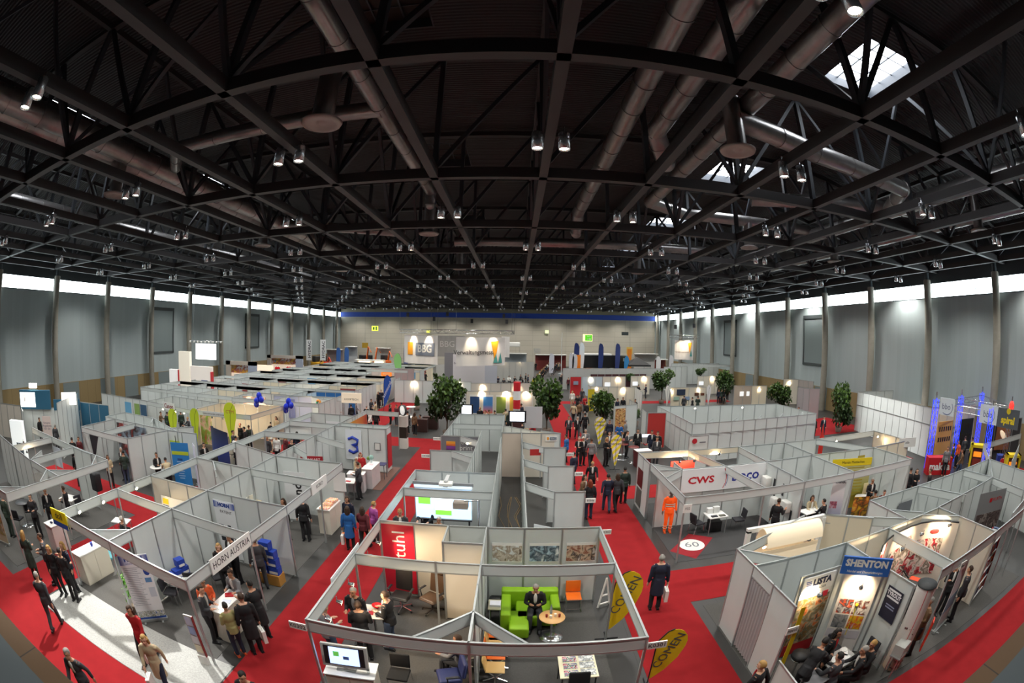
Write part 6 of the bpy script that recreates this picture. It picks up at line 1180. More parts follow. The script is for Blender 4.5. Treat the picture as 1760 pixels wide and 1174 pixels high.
# red corner booth
t = counter(-7.1, 21.1, PI/2, 1.4, .5, 1.05, 'white counter with flowers and leaflets before the aisle', M('c8c2c4')); t = counter(-7.5, 20.0, .1, .8, .5, .95, 'low white cupboard before the man in the dark suit', M('c8c2c4'))
t = table(-7.75, 19.2, .2, .9, .8, .78, 'white table with red and white leaflets'); office_chair(-8.6, 20.0, 0, 'a01c24', 'red high chair behind the leaflet table', arms=False); office_chair(-7.95, 18.6, .4, 'a01c24', 'red chair under the leaflet table', False, False)
for i, (x, y, c) in enumerate(((-7.6, 19.1, 'b02030'), (-7.9, 19.0, 'b83040'), (-7.7, 19.4, 'f0f0f0'), (-7.15, 20.8, 'f0f0f0'), (-7.1, 21.2, 'e0c0c8'), (-7.05, 21.5, 'f4f4f4'))): b = MB(); b.box(M(c), -.12, -.09, 0, .12, .09, .012); obj1(b, 'leaflet', '%s leaflet pile at the red corner sign booth, %s' % (('red', 'pink', 'white', 'white', 'rosy', 'white')[i], ('near edge of the table', 'left side of the table', 'back of the table', 'near end of the counter', 'middle of the counter', 'far end of the counter')[i]), 'leaflet', (x, y, .78 if i < 3 else 1.05), .4*i)
b = MB(); b.lathe(M('c8d8dc', .2), [(.05, 0), (.07, .16)], n=10); b.ball(M('8ab0a8'), (0, 0, .28), .13, 8, 6); b.ball(M('6a8a3a'), (-.18, .06, .2), .1, 8, 6); obj1(b, 'flower_vase', 'vase with pale flowers on the aisle counter', 'vase', (-7.2, 21.55, 1.05))
t = table(-6.95, 22.3, 0, .6, .6, .8, 'small wire table with brochures beside the white cabin', '3a3a60', M('55555a'))
t = thing('clock_column', 'stacked grey and black display column with round white disc on top', 'column display', (-7.3, 28.9, 0), 0)
for z0, z1, c, w in ((0, .72, 'd8d4cf', .26), (.72, 1.48, '2c2018', .25), (1.48, 2.2, 'c4bcb6', .28)): b = MB(); b.box(M(c), -w, -w, z0, w, w, z1); b.build('block', t)
b = MB(); b.lathe(M('e8e8e4', emit=.3), [(.001, -.06), (.32, -.06), (.34, 0), (.32, .06), (.001, .06)], n=28); o = b.build('round_disc', t, T=Tr(0, 0, 2.56, -.75, PI/2)); b = MB(); b.lathe(M('3a3a3c'), [(.33, -.07), (.36, -.07), (.36, .09), (.33, .09), (.33, -.07)], n=28, caps=False); b.build('disc_rim', t, T=Tr(0, 0, 2.56, -.75, PI/2))
b = MB(); b.box(M('6a4a40'), -4, 0, 0, 0, 1.2, .012); obj1(b, 'floor_board', 'brownish floor platform under the display column', 'platform', (-6.4, 24.4, 0), PI/2)
# left far
t, o = rollup(-16.1, 16.7, .35, 1.05, 2.25, 'tall bright blue roll up with lime bar by the round white table', M('2a80c8')); strip(o, Tr(.0, -.01, 1.72), 1.0, .18, M('b4cc38')); b = MB()
for k in range(9): b.cbox(M('1c4a88' if k == 0 else '9cc4e8'), (-.05, -.01, 1.4 - .12*k), (.3 + .1*(k % 2), .003, .1 if k == 0 else .04))
b.build('print_pattern', o)
t, o = rollup(-15.3, 17.0, -.7, .8, 2.2, 'white roll up seen at an angle beside the blue one', M('d4d8e8'))
rtable(-17.25, 15.85, .42, 1.05, 'round white standing table by the blue roll up'); b = MB(); b.box(BLACK, -.17, -.12, 0, .17, .12, .02); b.box(BLACK, -.17, .11, 0, .17, .13, .24); obj1(b, 'laptop', 'open black laptop on the round white standing table', 'laptop', (-17.3, 15.9, 1.05), 2.6)
rtable(-16.1, 18.7, .4, 1.05, 'round wooden standing table between two visitors in black', 'd8b080'); b = MB(); b.rbox(M('b41c28'), (0, 0, .3), (.4, .4, .6), .15); obj1(b, 'pouf', 'red seat below the round wooden table', 'seat', (-16.0, 18.2, 0))
t = table(-18.2, 10.1, .3, .9, .7, .78, 'white table with leaflets in the open frame booth'); side_chair(-17.6, 10.4, -1.6, 'black chair right of the leaflet table in the open frame booth'); side_chair(-19.3, 8.0, 1, 'black chair at the grey wall of the open frame booth'); side_chair(-18.9, 7.1, .5, 'black chair at the front of the open frame booth')
rtable(-19.0, 7.6, .4, 1.0, 'round dark table with papers in the open frame booth', '3a3c40'); b = MB(); b.rbox(M('1e1e22'), (0, 0, .4), (.5, .4, .8), .08); obj1(b, 'jacket_on_chair', 'dark jackets hung on the wall of the open frame booth', 'jacket', (-17.2, 11.4, 1.0))
t, o = rollup(-18.2, 5.6, .3, .9, 1.9, 'yellow and beige poster banner at the far left front', M('d8ccb0')); strip(o, Tr(0, -.01, .7), .8, .6, photo('yellowprint', ['d8c048', '8a8a6a', 'e8e0c8'], 5))
b = MB(); b.box(mat('turquoise_glass', '7ac8d4', .15), -.7, -.3, 0, .7, .3, .06); b.beam(WHITE, (-.7, -.3, .03), (.7, -.3, .03), .04); obj1(b, 'turquoise_board', 'turquoise board lying on the floor on the red carpet', 'panel', (-14.0, 9.0, 0), -.7); table(-14.2, 10.3, .4, .8, .5, .75, 'white side table behind the yellow corner sign', 'e8e8e8')
feather(-17.3, 23.2, 3.3, .9, 'c8d82c', 'large lime feather flag with thin red emblem in front of the lit booth', .2, straight='sym', s='CTM', tcol='b86a3a', size=.3, tz=.82); feather(-20.0, 22.6, 2.8, .65, 'b8cc28', 'slim lime feather flag in the middle before the tomato poster', .5, straight='sym'); feather(-21.6, 22.0, 2.7, .8, 'b8cc28', 'lime feather flag behind the curved screen wall', .1, straight='sym')
for j, (px, py, Y, cl) in enumerate(((441, 689, 27.0, 'left cluster'), (492, 699, 28.0, 'right cluster'))):
    x, z = atY(px, py, Y)
    for i, (dx, dz) in enumerate(((0, 0), (.35, .1), (.1, .35), (-.22, -.3))):
        b = MB(); b.ball(mat('balloon_blue', '2438c8', .15), (0, 0, 0), (.2, .2, .24)); b.tube(WHITE, [(0, 0, -.24), (0, 0, -.8)], .004, 4); obj1(b, 'balloon', 'shiny blue balloon in the %s above the lit booths' % cl, 'balloon', (x + dx, Y + .1*i, z + dz), group='blue balloons, ' + cl)
HM2 = mat('balloon_red', 'c81428', .2)
for i, (px, py) in enumerate(((477, 635), (496.6, 635), (514.5, 637.5), (535.5, 637.5))):
    x, z = atY(px, py, 62); b = MB()
    for s in (-1, 1): b.ball(HM2, (.2*s, 0, .16), (.3, .18, .26))
    b.tube(HM2, [(0, 0, .1), (0, 0, -.5)], [.46, .03], 10); b.tube(WHITE, [(0, 0, -.5), (0, 0, -2)], .01, 4); obj1(b, 'heart_balloon', 'red heart balloon above the left booth rows, %s' % ('leftmost', 'second from left', 'third from left', 'rightmost')[i], 'balloon', (x, 62, z))
# flags by pixel depth
def flag_at(px, py_top, py_base, Y, wpx, col, label, **k):
    x, zt = atY(px, py_top, Y); x0, zb = atY(px, py_base, Y); return feather(x, Y, max(1.5, zt), wpx*Y/787, col, label, **k)
flag_at(659, 644, 708, 41.5, 15, '2450a8', 'tall blue feather flag with yellow dots at the far left aisle', s='kommunal', tcol='e8e8f0', size=.4); flag_at(690, 607, 634, 66, 14, '8cc878', 'pale green feather flag left of the hanging letter banner', rz=PI)
for i, (px, a, Y, lab) in enumerate(((1032, 717, 30, 'rear one by the red aisle'), (1060, 747, 24.8, 'front one by the red aisle'))):
    flag_at(px, a, 800, Y, 20, 'e8e4dc', 'yellow and white striped drop flag, ' + lab, straight='sym', s='kreativ\nubersetzt', size=.26, tcol='5a5040', tz=.8, m=stripes_mat())
for px, a, Y, c, lab, st in ((1219, 662, 46, 'e4e2e4', 'white drop flag left of the dark cluster of visitors', 'sym'), (1148, 663, 46, 'd4d4d2', 'white drop flag behind the slim tree trunk', 'sym'), (944, 607, 84, 'd8d8e4', 'white feather flag before the far crowd', True), (978, 607, 84, 'dcdce4', 'white feather flag left of the black truck', True), (984, 608, 84, 'd0d0d8', 'second white feather flag left of the black truck', True), (987, 589, 92, '2a3c78', 'dark blue curved flag above the truck, leftmost', True), (996, 588, 86, 'd8e4ec', 'pale blue and orange tall flag in front of the truck', True), (1029, 590, 92, '2a3c78', 'dark blue curved flag above the truck, middle', True), (1058, 590, 92, '3a4a88', 'dark blue curved flag above the truck, rightmost', True), (1073, 611, 84, '3a8cc8', 'sky blue feather flag by the black pavilion', False), (1128, 612, 80, 'e0e0e2', 'white feather flag right of the black pavilion', True), (1150, 610, 80, 'd4d4d8', 'white feather flag under the right hanging banner', True), (578, 597, 88, '3a68b0', 'blue flag at the far left back, left one', True), (592, 597, 88, '3a68b0', 'blue flag at the far left back, right one', True), (694, 590, 92, '2c4488', 'dark blue flag behind the hanging letter banner', True)):
    flag_at(px, a, 640, Y, 9, c, lab, straight=st)
x, z = atY(997, 620, 85.5); b = MB(); b.box(M('e08420'), -.4, -.05, 0, .4, .05, 3.9); obj1(b, 'orange_banner', 'orange upright banner in front of the black truck', 'banner', (x - .3, 85.5, 0))
x, z = atY(1082, 600, 90); b = MB(); b.box(M('e08420'), -.45, -.05, 0, .45, .05, 5); obj1(b, 'orange_banner', 'orange upright banner at the right end of the black truck', 'banner', (x, 90, 0))
for i, px in enumerate((531, 555)):
    x, zt = atY(px, 584, 82); b = MB(); b.box(M('e4e6e8'), -.6, -.02, -4.0, .6, .02, 0); b.tube(STEEL, [(-.6, .03, 0), (-.6, .03, -zt)], .03, 6); o = obj1(b, 'tall_banner', 'tall white banner with upright dark lettering, %s of two' % ('left', 'right')[i], 'banner', (x, 82, zt)); text('HYDRAC', M('3a3c44'), .8, o, Tr(.15, -.03, -1.9, 0, 0, -PI/2), bold=.02)
# right side furniture
table(7.95, 15.5, .05, .85, .7, .75, 'white table with boxes under the red and blue logo band', 'e8e8e6', ALU); side_chair(7.2, 15.55, -1.3, 'black chair left of the white table under the logo band'); side_chair(9.0, 15.4, 1.5, 'black chair right of the white table under the logo band'); b = MB(); b.box(M('17171a'), -.25, -.2, 0, .25, .2, .45); obj1(b, 'case', 'black case under the white table', 'case', (8.0, 15.6, 0))
for i, (x, y, h, c) in enumerate(((7.75, 15.72, .22, 'e0e2e0'), (8.05, 15.75, .24, 'd8dad8'), (7.8, 15.3, .03, '22242c'), (8.15, 15.3, .03, '5a5a50'))): b = MB(); b.box(M(c), -.13, -.08, 0, .13, .08, h); obj1(b, 'carton', '%s on the table under the logo band' % ('left white carton', 'right white carton', 'dark sample tray', 'olive sample tray')[i], 'carton', (x, y, .75))
b = MB(); b.add([V(x, y, .012) for x, y in ((5.63, 14.2), (6.37, 13.38), (7.68, 14.91), (6.86, 15.52))], [(0, 1, 2, 3)], M('8c1420', .9)); b.lathe(WHITE, [(.001, .014), (.5, .014), (.5, .018)], (6.62, 14.5, 0), 28); o = obj1(b, 'emblem_mat', 'dark red floor mat with white round 60 emblem', 'mat')
text('60', M('70767c'), .6, o, Matrix.Translation((6.62, 14.5, .02)) @ Matrix.Rotation(-.15, 4, 'Z') @ Matrix.Rotation(-PI/2, 4, 'X'), name='emblem_number')
# orange work suit on a dummy
ORA = mat('hi_vis_orange', 'ff5a10', .7, emit=.12); t = thing('work_suit_dummy', 'dummy wearing an orange high visibility work suit by the logo band wall', 'mannequin', (6.05, 15.9, 0), PI - .1)
d = pose_mesh('stand')
for nm, key, m in (('body', 'body', M('6a5a50')), ('jacket', 'top', ORA), ('trousers', 'trousers', ORA)): setmat(put(nm, d[key], t), m)
for k in 'LR': setmat(put('shoe', d['shoe' + k], t), M('c8501c'))
b = MB(); J = d['J']
for z in (1.12, 1.2): b.tube(M('b8b8a8'), [V(.19*math.cos(a), .13*math.sin(a), z) for a in [k*PI/10 for k in range(21)]], .016, 6, False)
for k in 'LR':
    for z in (.2, .3): b.tube(M('b8b8a8'), [J['an' + k].lerp(J['kn' + k], (z - .085)/.42) + V(.082*math.cos(a), .082*math.sin(a), 0) for a in [q*PI/6 for q in range(13)]], .012, 6, False)
b.build('reflective_stripes', t)
t.scale = (1.04,)*3
t, o = rollup(13.3, 13.95, -.55, .85, 2.1, 'white and blue information roll up with red dot', grad('regina', 2, 0, 2.1, ['8894b4', 'b0b4c8', 'dcdce0', 'e4e4e4'])); text('REGINA', M('4a4e58'), .15, o, Tr(-.1, -.01, 1.95), bold=.008); b = MB(); b.lathe(M('b01828'), [(.001, 0), (.09, 0), (.09, .004)], n=16); b.build('red_dot', o, T=Tr(.32, -.008, 1.95, 0, PI/2)); strip(o, Tr(-.22, -.01, .95), .34, .3, photo('regina_a', ['3a3a5a', 'a85a6a', 'c8c8d8'], 6)); strip(o, Tr(.1, -.01, .3), .5, .3, photo('regina_b', ['d8b0a0', 'f0e0d8', 'a8a8c8'], 4))
t, o = rollup(14.65, 13.75, -.45, .8, 1.15, 'yellow red poster stand right of the information roll up', photo('yellowred', ['d8b020', 'b89020', '4a4020', 'c87020', 'd8c050'], 2.4))
rtable(15.6, 14.6, .4, .75, 'round white table in front of the big yellow poster'); b = MB(); b.box(M('d8c898'), -.16, -.02, 0, .16, .02, .5); obj1(b, 'menu_stand', 'cream card stand on the table by the yellow poster', 'card', (16.0, 14.9, .75))
side_chair(12.0, 15.0, PI, 'black chair behind the seated woman in beige'); table(12.1, 14.4, .1, 1.0, .6, .75, 'white table between the seated pair')
rtable(19.2, 17.6, .5, 1.0, 'white standing counter at the warm lit far right booth', 'f4f4f4'); b = MB(); b.lathe(M('c0282c'), [(.001, 0), (.25, 0), (.25, .02)], n=20); o = b.build('round_emblem', loc=(17.9, 18.9, 1.5), label='round red emblem on a warm panel at the far right booth', cat='emblem'); o.rotation_euler = (PI/2, 0, -.4)
b = MB(); b.box(M('c02418'), -.1, -.1, 0, .1, .1, 2.2); b.tube(M('c02418'), [(0, 0, 2.2), (0, 0, 2.9)], [.1, .02], 8); obj1(b, 'red_column', 'slim red figure column beside the white box', 'column display', (17.6, 21.0, 0))
# blue sign booth
t, o = rollup(8.02, 6.72, -.735, 1.0, 2.42, 'tall forklift roll up below the blue name sign', M('dedad6')); strip(o, Tr(-.22, -.01, 1.45), .4, .42, photo('lift_a', ['e8e4e0', 'd85a30', '3a3a44', 'b8b8bc', 'e0dcd8'], 6)); strip(o, Tr(.22, -.01, 1.45), .4, .42, photo('lift_b', ['d85a30', '5a3a3a', 'e8e4e0', '8a8a90'], 6)); strip(o, Tr(-.22, -.01, 1.0), .4, .4, photo('lift_c', ['22262e', '8a8e94', '3a3e46'], 5)); strip(o, Tr(.22, -.01, 1.0), .4, .4, photo('lift_d', ['5a7a4a', 'd8b020', 'c84a2a', 'c8ccc8'], 6)); strip(o, Tr(0, -.01, .62), .95, .25, M('c8c4cc'))
table(7.2, 5.75, .1, .9, .6, .75, 'grey meeting table with papers under the blue name sign', 'a8a8a6'); table(6.3, 5.45, .2, .6, .5, .75, 'grey side table at the front of the blue sign booth', '7a7a7e')
for i, (x, y) in enumerate(((7.1, 5.8), (7.35, 5.7), (7.45, 5.9))): b = MB(); b.box(M('f0f0ee'), -.14, -.1, 0, .14, .1, .006); obj1(b, 'paper_sheet', 'white paper on the grey meeting table, %s' % ('left', 'front', 'rear')[i], 'paper', (x, y, .75), .5*i)
b = MB(); b.lathe(M('e0e0dc'), [(.05, 0), (.1, .02), (.09, .02)], n=14); obj1(b, 'saucer', 'white saucer at the edge of the grey meeting table', 'saucer', (7.5, 5.98, .75))
t = thing('bar_stool', 'round black stool before the warehouse banner', 'stool', (6.35, 6.35, 0)); b = MB(); b.lathe(M('161618'), [(.001, .72), (.2, .72), (.23, .76), (.22, .84), (.001, .86)], n=22); b.build('seat', t); b = MB(); b.lathe(CHROME, [(.19, .7), (.215, .7), (.215, .73), (.19, .73)], n=22, caps=False); b.tube(CHROME, [(0, 0, 0), (0, 0, .72)], .03); b.lathe(CHROME, [(.2, 0), (.2, .02), (.02, .05)], n=18); b.build('pedestal', t)
side_chair(7.6, 6.35, PI, 'black chair against the forklift roll up'); side_chair(8.1, 5.7, 1.6, 'black chair at the right end of the meeting table')
b = MB(); b.tube(M('c8b81c'), [(0, 0, 0), (.12, .1, .8)], .012, 5); b.ball(M('d8c820'), (.12, .1, .82), .05, 8, 6); obj1(b, 'yellow_rod', 'thin yellow rod leaning on the white panel', 'rod', (7.9, 6.5, .75))
t = thing('printed_column', 'tall white printed column with dark top and red line', 'column display', (9.1, 5.25, 0))
b = MB(); b.lathe(grad('column_print', 2, 0, 2.4, ['caa890', 'e0d4cc', 'ece6e2', 'ece6e2']), [(.27, 0), (.27, 2.4)], n=28); b.build('column_wrap', t); b = MB(); b.lathe(M('26282a'), [(.29, 2.4), (.29, 2.44), (.001, 2.46)], n=28); b.build('column_top', t)
b = MB(); a = -2.3; b.tube(M('c82838'), [(.272*math.cos(a), .272*math.sin(a), .05), (.272*math.cos(a), .272*math.sin(a), 2.38)], .01, 5); b.build('red_line', t)
random.seed(8); b = MB()
for k in range(50): a, z = random.uniform(-3.1, -.2), random.random()**2*1.3 + .1; b.ball(M('5a2a2a'), (.27*math.cos(a), .27*math.sin(a), z), random.uniform(.01, .035), 6, 4)
b.build('print_pattern', t)
b = MB(); b.box(M('a8aaa6'), -.2, -.16, 0, .2, .16, .3); obj1(b, 'metal_box', 'grey metal box in front of the printed column', 'box', (8.75, 5.0, .72), .3); table(8.72, 4.98, .3, .42, .34, .72, 'small plinth table at the foot of the printed column', '8a8a88')
t = thing('curved_tool_wall', 'curved white fabric wall with red lettering and tool picture', 'display', (11.3, 7.6, 0))
TW = M('ece4d8'); key = [(9.4, 7.45), (9.7, 7.68), (10.1, 7.88), (10.55, 8.02), (11.0, 8.08), (11.55, 8.12), (12.1, 8.08), (12.6, 7.88), (13.05, 7.55), (13.35, 7.15)]
pts = []
for i in range(len(key) - 1):
    for k in range(3): pts.append((key[i][0] + (key[i + 1][0] - key[i][0])*k/3 - 11.3, key[i][1] + (key[i + 1][1] - key[i][1])*k/3 - 7.6))
pts.append((key[-1][0] - 11.3, key[-1][1] - 7.6)); n = len(pts) - 1
b = MB(); b.add([V(x, y, z) for z in (.0, 2.33) for x, y in pts], [(i, i + 1, n + 2 + i, n + 1 + i) for i in range(n)], TW, True); o = b.build('fabric_wall', t)
b = MB(); q = [(x, y - .03) for x, y in pts[8:25]]; b.add([V(x, y, z) for z in (.55, 1.8) for x, y in q], [(i, i + 1, len(q) + 1 + i, len(q) + i) for i in range(len(q) - 1)], photo('toolroom', ['d8d4cc', '3a3438', 'c02838', 'e8e4e0', '6a5a50', 'b8b0a8'], 3.2), True); b.build('print_picture', o)
b = MB(); b.tube(BLACK, [(x, y + .02, 2.35) for x, y in pts], .03, 6); b.build('top_rail', t)
b = MB(); b.tube(M('c82838'), [(-1.25, .25, .1), (-1.25, .25, 2.3)], .012, 5); b.build('red_line', o)
text('rEvolution (RS)', M('c03838'), .17, o, Tr(-.15, .46, 2.0), name='lettering')
for x, y, rz in ((-1.62, .02, .6), (1.42, .18, -.55)): b = MB(); b.ball(M('d83a3a'), (0, 0, 0), (.2, .02, .08)); b.build('oval_logo', o, T=Tr(x, y, 2.02, rz))
t = thing('floor_cleaner', 'black and orange floor cleaning machine behind the printed column', 'machine', (11.2, 7.0, 0), .4)
b = MB(); b.rbox(M('2a2a2c'), (0, 0, .6), (.5, .7, .8), .1); b.build('body', t); b = MB(); b.rbox(M('e0461c'), (.35, 0, .65), (.3, .6, .7), .08); b.rbox(M('d03a1c'), (.1, -.35, .4), (.6, .2, .3), .06); b.build('tank', t); b = MB(); b.tube(BLACK, [(-.2, .3, 1.0), (-.2, .6, 1.2), (.2, .6, 1.2), (.2, .3, 1.0)], .025); b.build('handle', t)
for s in (-1, 1): b = MB(); b.tube(BLACK, [(s*.28, .1, .16), (s*.34, .1, .16)], .16, 14); b.build('wheel', t)
t, o = rollup(11.6, 5.5, .2, .85, 2.2, 'white and blue tool roll up among the men at the right rail', M('dce2e6')); strip(o, Tr(0, -.01, .9), .8, .5, M('8ab0c8'))
t = thing('shelf_rack', 'crowded red and white shelf rack at the right edge', 'rack', (14.2, 5.9, 0), .2); b = MB()
for k in range(5): b.box(M('c8c8c8'), -.6, -.25, .1 + .45*k, .6, .25, .13 + .45*k)
for x in (-.6, .58): b.box(M('a02428'), x, -.25, 0, x + .03, .25, 2.1)
b.build('shelves', t); random.seed(2)
for k in range(5):
    b = MB()
    for j in range(6): b.box(M(random.choice(['b02830', 'd8d8d8', '3a4a6a', '8a8a8a', 'c86a2a'])), -.55 + .19*j, -.2, .13 + .45*k, -.4 + .19*j, .15, .35 + .45*k + random.uniform(-.05, .05))
    b.build('shelf_row', t)
b = MB(); b.box(M('e03a20'), -.15, -.02, 0, .15, .02, .9); obj1(b, 'red_board', 'red and white board held beside the printed column', 'board', (9.95, 5.0, .3), .6)
t = counter(7.55, 25.4, .1, .9, .6, 1.0, 'dark red counter with white leaflets by the front striped flag', M('5a2024'), 1); t = thing('screen_counter', 'grey counter with red arrow emblem and lit top edge', 'counter', (8.45, 28.3, 0), .1); b = MB(); b.box(M('a8a4a2'), -.55, -.25, 0, .55, .25, 1.15); b.build('body', t); b = MB(); b.box(M('e8f0ff', emit=.6), -.55, -.26, 1.15, .55, .26, 1.22); b.build('lit_edge', t); b = MB(); b.tube(M('c02028'), [(-.14, -.26, .75), (0, -.26, .6), (.14, -.26, .75)], .03, 6); b.build('arrow_emblem', t)
for i, (x, y) in enumerate(((6.7, 27.0), (7.2, 26.2), (7.0, 28.2))): rtable(x, y, .35, 1.0, 'small dark standing table by the striped flags, %s' % ('left', 'front', 'rear')[i], '6a2a28')
# ---------------------------------------------------------------- centre things
t = thing('red_white_column', 'red and white banded round column behind the seated visitors', 'column display', atY(888, 705, 38) [:1] + (38, 0)); b = MB()
for k, c in enumerate(('d0202c', 'f0f0f0', 'd0202c')): b.lathe(M(c), [(.3, 1.4 + .75*k), (.3, 2.15 + .75*k)], n=18)
b.lathe(M('c8c8c8'), [(.3, 0), (.3, 1.4)], n=18); b.lathe(M('d0202c'), [(.3, 3.65), (.001, 3.66)], n=18); b.build('bands', t)
for i, (px, py, Y, w, h, lab) in enumerate(((889, 716, 30, .95, .62, 'bright screen on a dark stand behind the curved white wall'), (802, 704, 37, .8, .7, 'screen showing a white page on a dark red stand beside the tree'))):
    x, z = atY(px, py, Y); t = thing('monitor', lab, 'monitor', (x, Y, 0)); b = MB(); b.box(BLACK, -w/2 - .12, -.04, z - h/2 - .1, w/2 + .12, .06, z + h/2 + .08); b.build('casing', t); b = MB(); b.box(mat('screen_bright', 'eef2ff', .3, emit=1.7), -w/2, -.05, z - h/2, w/2, -.042, z + h/2); b.build('screen', t); b = MB(); b.box(M('3a1a1c'), -.3, -.1, 0, .3, .1, z - h/2 - .1); b.build('stand', t)
x, z = atY(917, 713, 31); b = MB(); b.box(M('c4c4c8'), -.6, -.02, 1.2, .6, .02, 2.7); b.tube(STEEL, [(-.5, 0, 0), (-.5, 0, 1.2)], .02); b.tube(STEEL, [(.5, 0, 0), (.5, 0, 1.2)], .02); obj1(b, 'notice_board', 'grey paper notice board behind the seated visitors', 'board', (x, 31, 0))
for px, py, Y, lab in ((740, 718, 29.2, 'dark red wooden counter with cables left of the teal box'), (722, 722, 29.6, 'dark speaker cabinet by the wooden counter')): x, y = at(px, py, .9); b = MB(); b.box(M('3c2420'), -.6, -.3, 0, .6, .3, 1.0); obj1(b, 'wooden_counter', lab, 'counter', (x, y, 0))
rtable(-6.2, 46.2, .5, 1.0, 'white standing table before the far lit wall'); rtable(-9.6, 41.0, .45, .8, 'white cafe table by the clock column'); rtable(-8.5, 36.0, .45, .8, 'second white cafe table near the clock column')
# ================================================================ TREES
random.seed(17)
def crown_mesh(name, kind, n, leaf):
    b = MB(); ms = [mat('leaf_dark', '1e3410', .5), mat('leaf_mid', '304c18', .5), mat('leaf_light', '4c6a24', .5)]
    blobs = [(0, 0, 0, 1.)] if kind == 'ball' else [(random.uniform(-.6, .6), random.uniform(-.6, .6), random.uniform(-.55, .6), random.uniform(.32, .55)) for _ in range(11)]
    for i in range(n):
        cx, cy, cz, r = random.choice(blobs); d = V(random.gauss(0, 1), random.gauss(0, 1), random.gauss(0, 1)).normalized()*r*random.uniform(.55, 1.02); c = V(cx, cy, cz) + d
        u = V(random.gauss(0, 1), random.gauss(0, 1), random.gauss(0, 1) - .8).normalized()*leaf; w = u.cross(V(random.gauss(0, 1), random.gauss(0, 1), random.gauss(0, 1))).normalized()*leaf*.42
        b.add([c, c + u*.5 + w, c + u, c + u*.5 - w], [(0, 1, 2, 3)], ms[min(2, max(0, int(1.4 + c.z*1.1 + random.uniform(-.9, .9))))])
    return b.mesh(name)
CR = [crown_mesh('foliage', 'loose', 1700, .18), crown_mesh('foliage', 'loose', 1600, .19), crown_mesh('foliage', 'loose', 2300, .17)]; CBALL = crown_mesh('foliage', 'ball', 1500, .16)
BARK = mat('bark', '4a3c2e', .9)
def tree(x0, x1, y0, y1, Y, label, k=0, ball=False, lean=0., pot=True, multi=1):
    xa, za = atY((x0 + x1)/2, y0, Y); xb, zb = atY((x0 + x1)/2, y1, Y); w = (x1 - x0)*Y/787/2; h = (za - zb)/2; zc = (za + zb)/2; cx = (xa + xb)/2
    t = thing('potted_tree', label, 'tree', (cx, Y, 0), random.uniform(0, 6))
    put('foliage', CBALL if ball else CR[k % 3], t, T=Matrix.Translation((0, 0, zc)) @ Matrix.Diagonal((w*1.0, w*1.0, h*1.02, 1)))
    b = MB()
    for q in range(multi): a = q*2.1; b.tube(BARK, [(.08*math.cos(a)*(multi > 1), .08*math.sin(a)*(multi > 1), .3), (.15*math.cos(a)*(multi > 1) + .05, .15*math.sin(a)*(multi > 1), zb*.7), (.25*w*math.cos(a), .25*w*math.sin(a), zc)], [.06, .05, .03], 7)
    if not ball:
        for q in range(6): a = q*1.05; b.tube(BARK, [(.05, 0, max(.5, zb*.85)), (w*.35*math.cos(a), w*.35*math.sin(a), zc), (w*.6*math.cos(a), w*.6*math.sin(a), zc + h*.5)], [.035, .025, .01], 5)
    b.build('trunk', t)
    b = MB(); b.lathe(M('6a5a50'), [(.25, 0), (.34, .45), (.31, .45), (.3, .38), (.001, .38)], n=18); b.build('pot', t)
tree(736, 800, 642, 722, 33, 'tall dense potted tree in front of the white square tower', 0)
tree(910, 972, 642, 722, 34.5, 'tall loose potted tree at the left edge of the long red aisle', 1)
tree(1014, 1064, 665, 724, 34.5, 'bushy potted tree with several stems on the right of the long red aisle', 2, multi=3)
tree(1115, 1162, 633, 671, 50, 'slim potted tree before the exhibit wall with dark pictures', 1)
tree(1228, 1264, 634, 676, 49, 'potted tree beside the white drop flag at right', 0)
tree(1314, 1371, 654, 700, 40, 'broad dark bushy potted tree behind the big white box', 2)
tree(1307, 1339, 625, 651, 58, 'round topped potted tree against the right wall', 1)
tree(1414, 1476, 654, 730, 30.1, 'tall potted tree on the red carpet near the right wall', 0)
tree(1083, 1102, 701, 720, 37.2, 'small ball shaped topiary tree by the food poster', ball=True)
tree(711, 722, 676, 712, 44, 'slim climbing plant left of the tall dense tree', 2); tree(744, 753, 640, 650, 60, 'tiny conifer above the lit wall left of the white tower', 1); tree(820, 831, 626, 638, 66, 'dark palm right of the white tower, upper part', 1); tree(821, 830, 638, 651, 60, 'dark palm right of the white tower, lower one', 2); tree(1076, 1092, 641, 655, 60, 'small dark tree beside the dark red room', 0); tree(1192, 1216, 632, 645, 60, 'yellow flowering tree behind the lit exhibit wall', 1)
# ================================================================ HANGING BANNERS
def banner(x0, y0, x1, y1, zt, zb, label, cables=True, name='hanging_banner'):
    L = math.hypot(x1 - x0, y1 - y0); a = math.atan2(y1 - y0, x1 - x0); t = thing(name, label, 'banner', ((x0 + x1)/2, (y0 + y1)/2, zb), a)
    b = MB(); n = 24; b.add([V(-L/2 + L*i/n, .02*math.sin(i*1.7), z) for z in (0, zt - zb) for i in range(n + 1)], [(i, i + 1, n + 2 + i, n + 1 + i) for i in range(n)], mat('banner_cloth', 'e2dfdc', .8), True); o = b.build('banner_cloth', t)
    return t, o, L
def spot_on(x, y, z, tx, ty, tz, e=260, col=(1, .82, .58), size=1.1):
    l = bpy.data.lights.new('banner_beam', 'SPOT'); l.energy = e; l.color = col; l.spot_size = size; l.spot_blend = .7; l.shadow_soft_size = .06
    o = bpy.data.objects.new('banner_beam', l); COL.objects.link(o); o.location = (x, y, z); o.rotation_euler = (V(tx, ty, tz) - V(x, y, z)).to_track_quat('-Z', 'Y').to_euler(); return o
def corners(px0, px1, pyt, Y0, Y1): return atY(px0, pyt, Y0)[0], Y0, atY(px1, pyt, Y1)[0], Y1
YB0 = 52
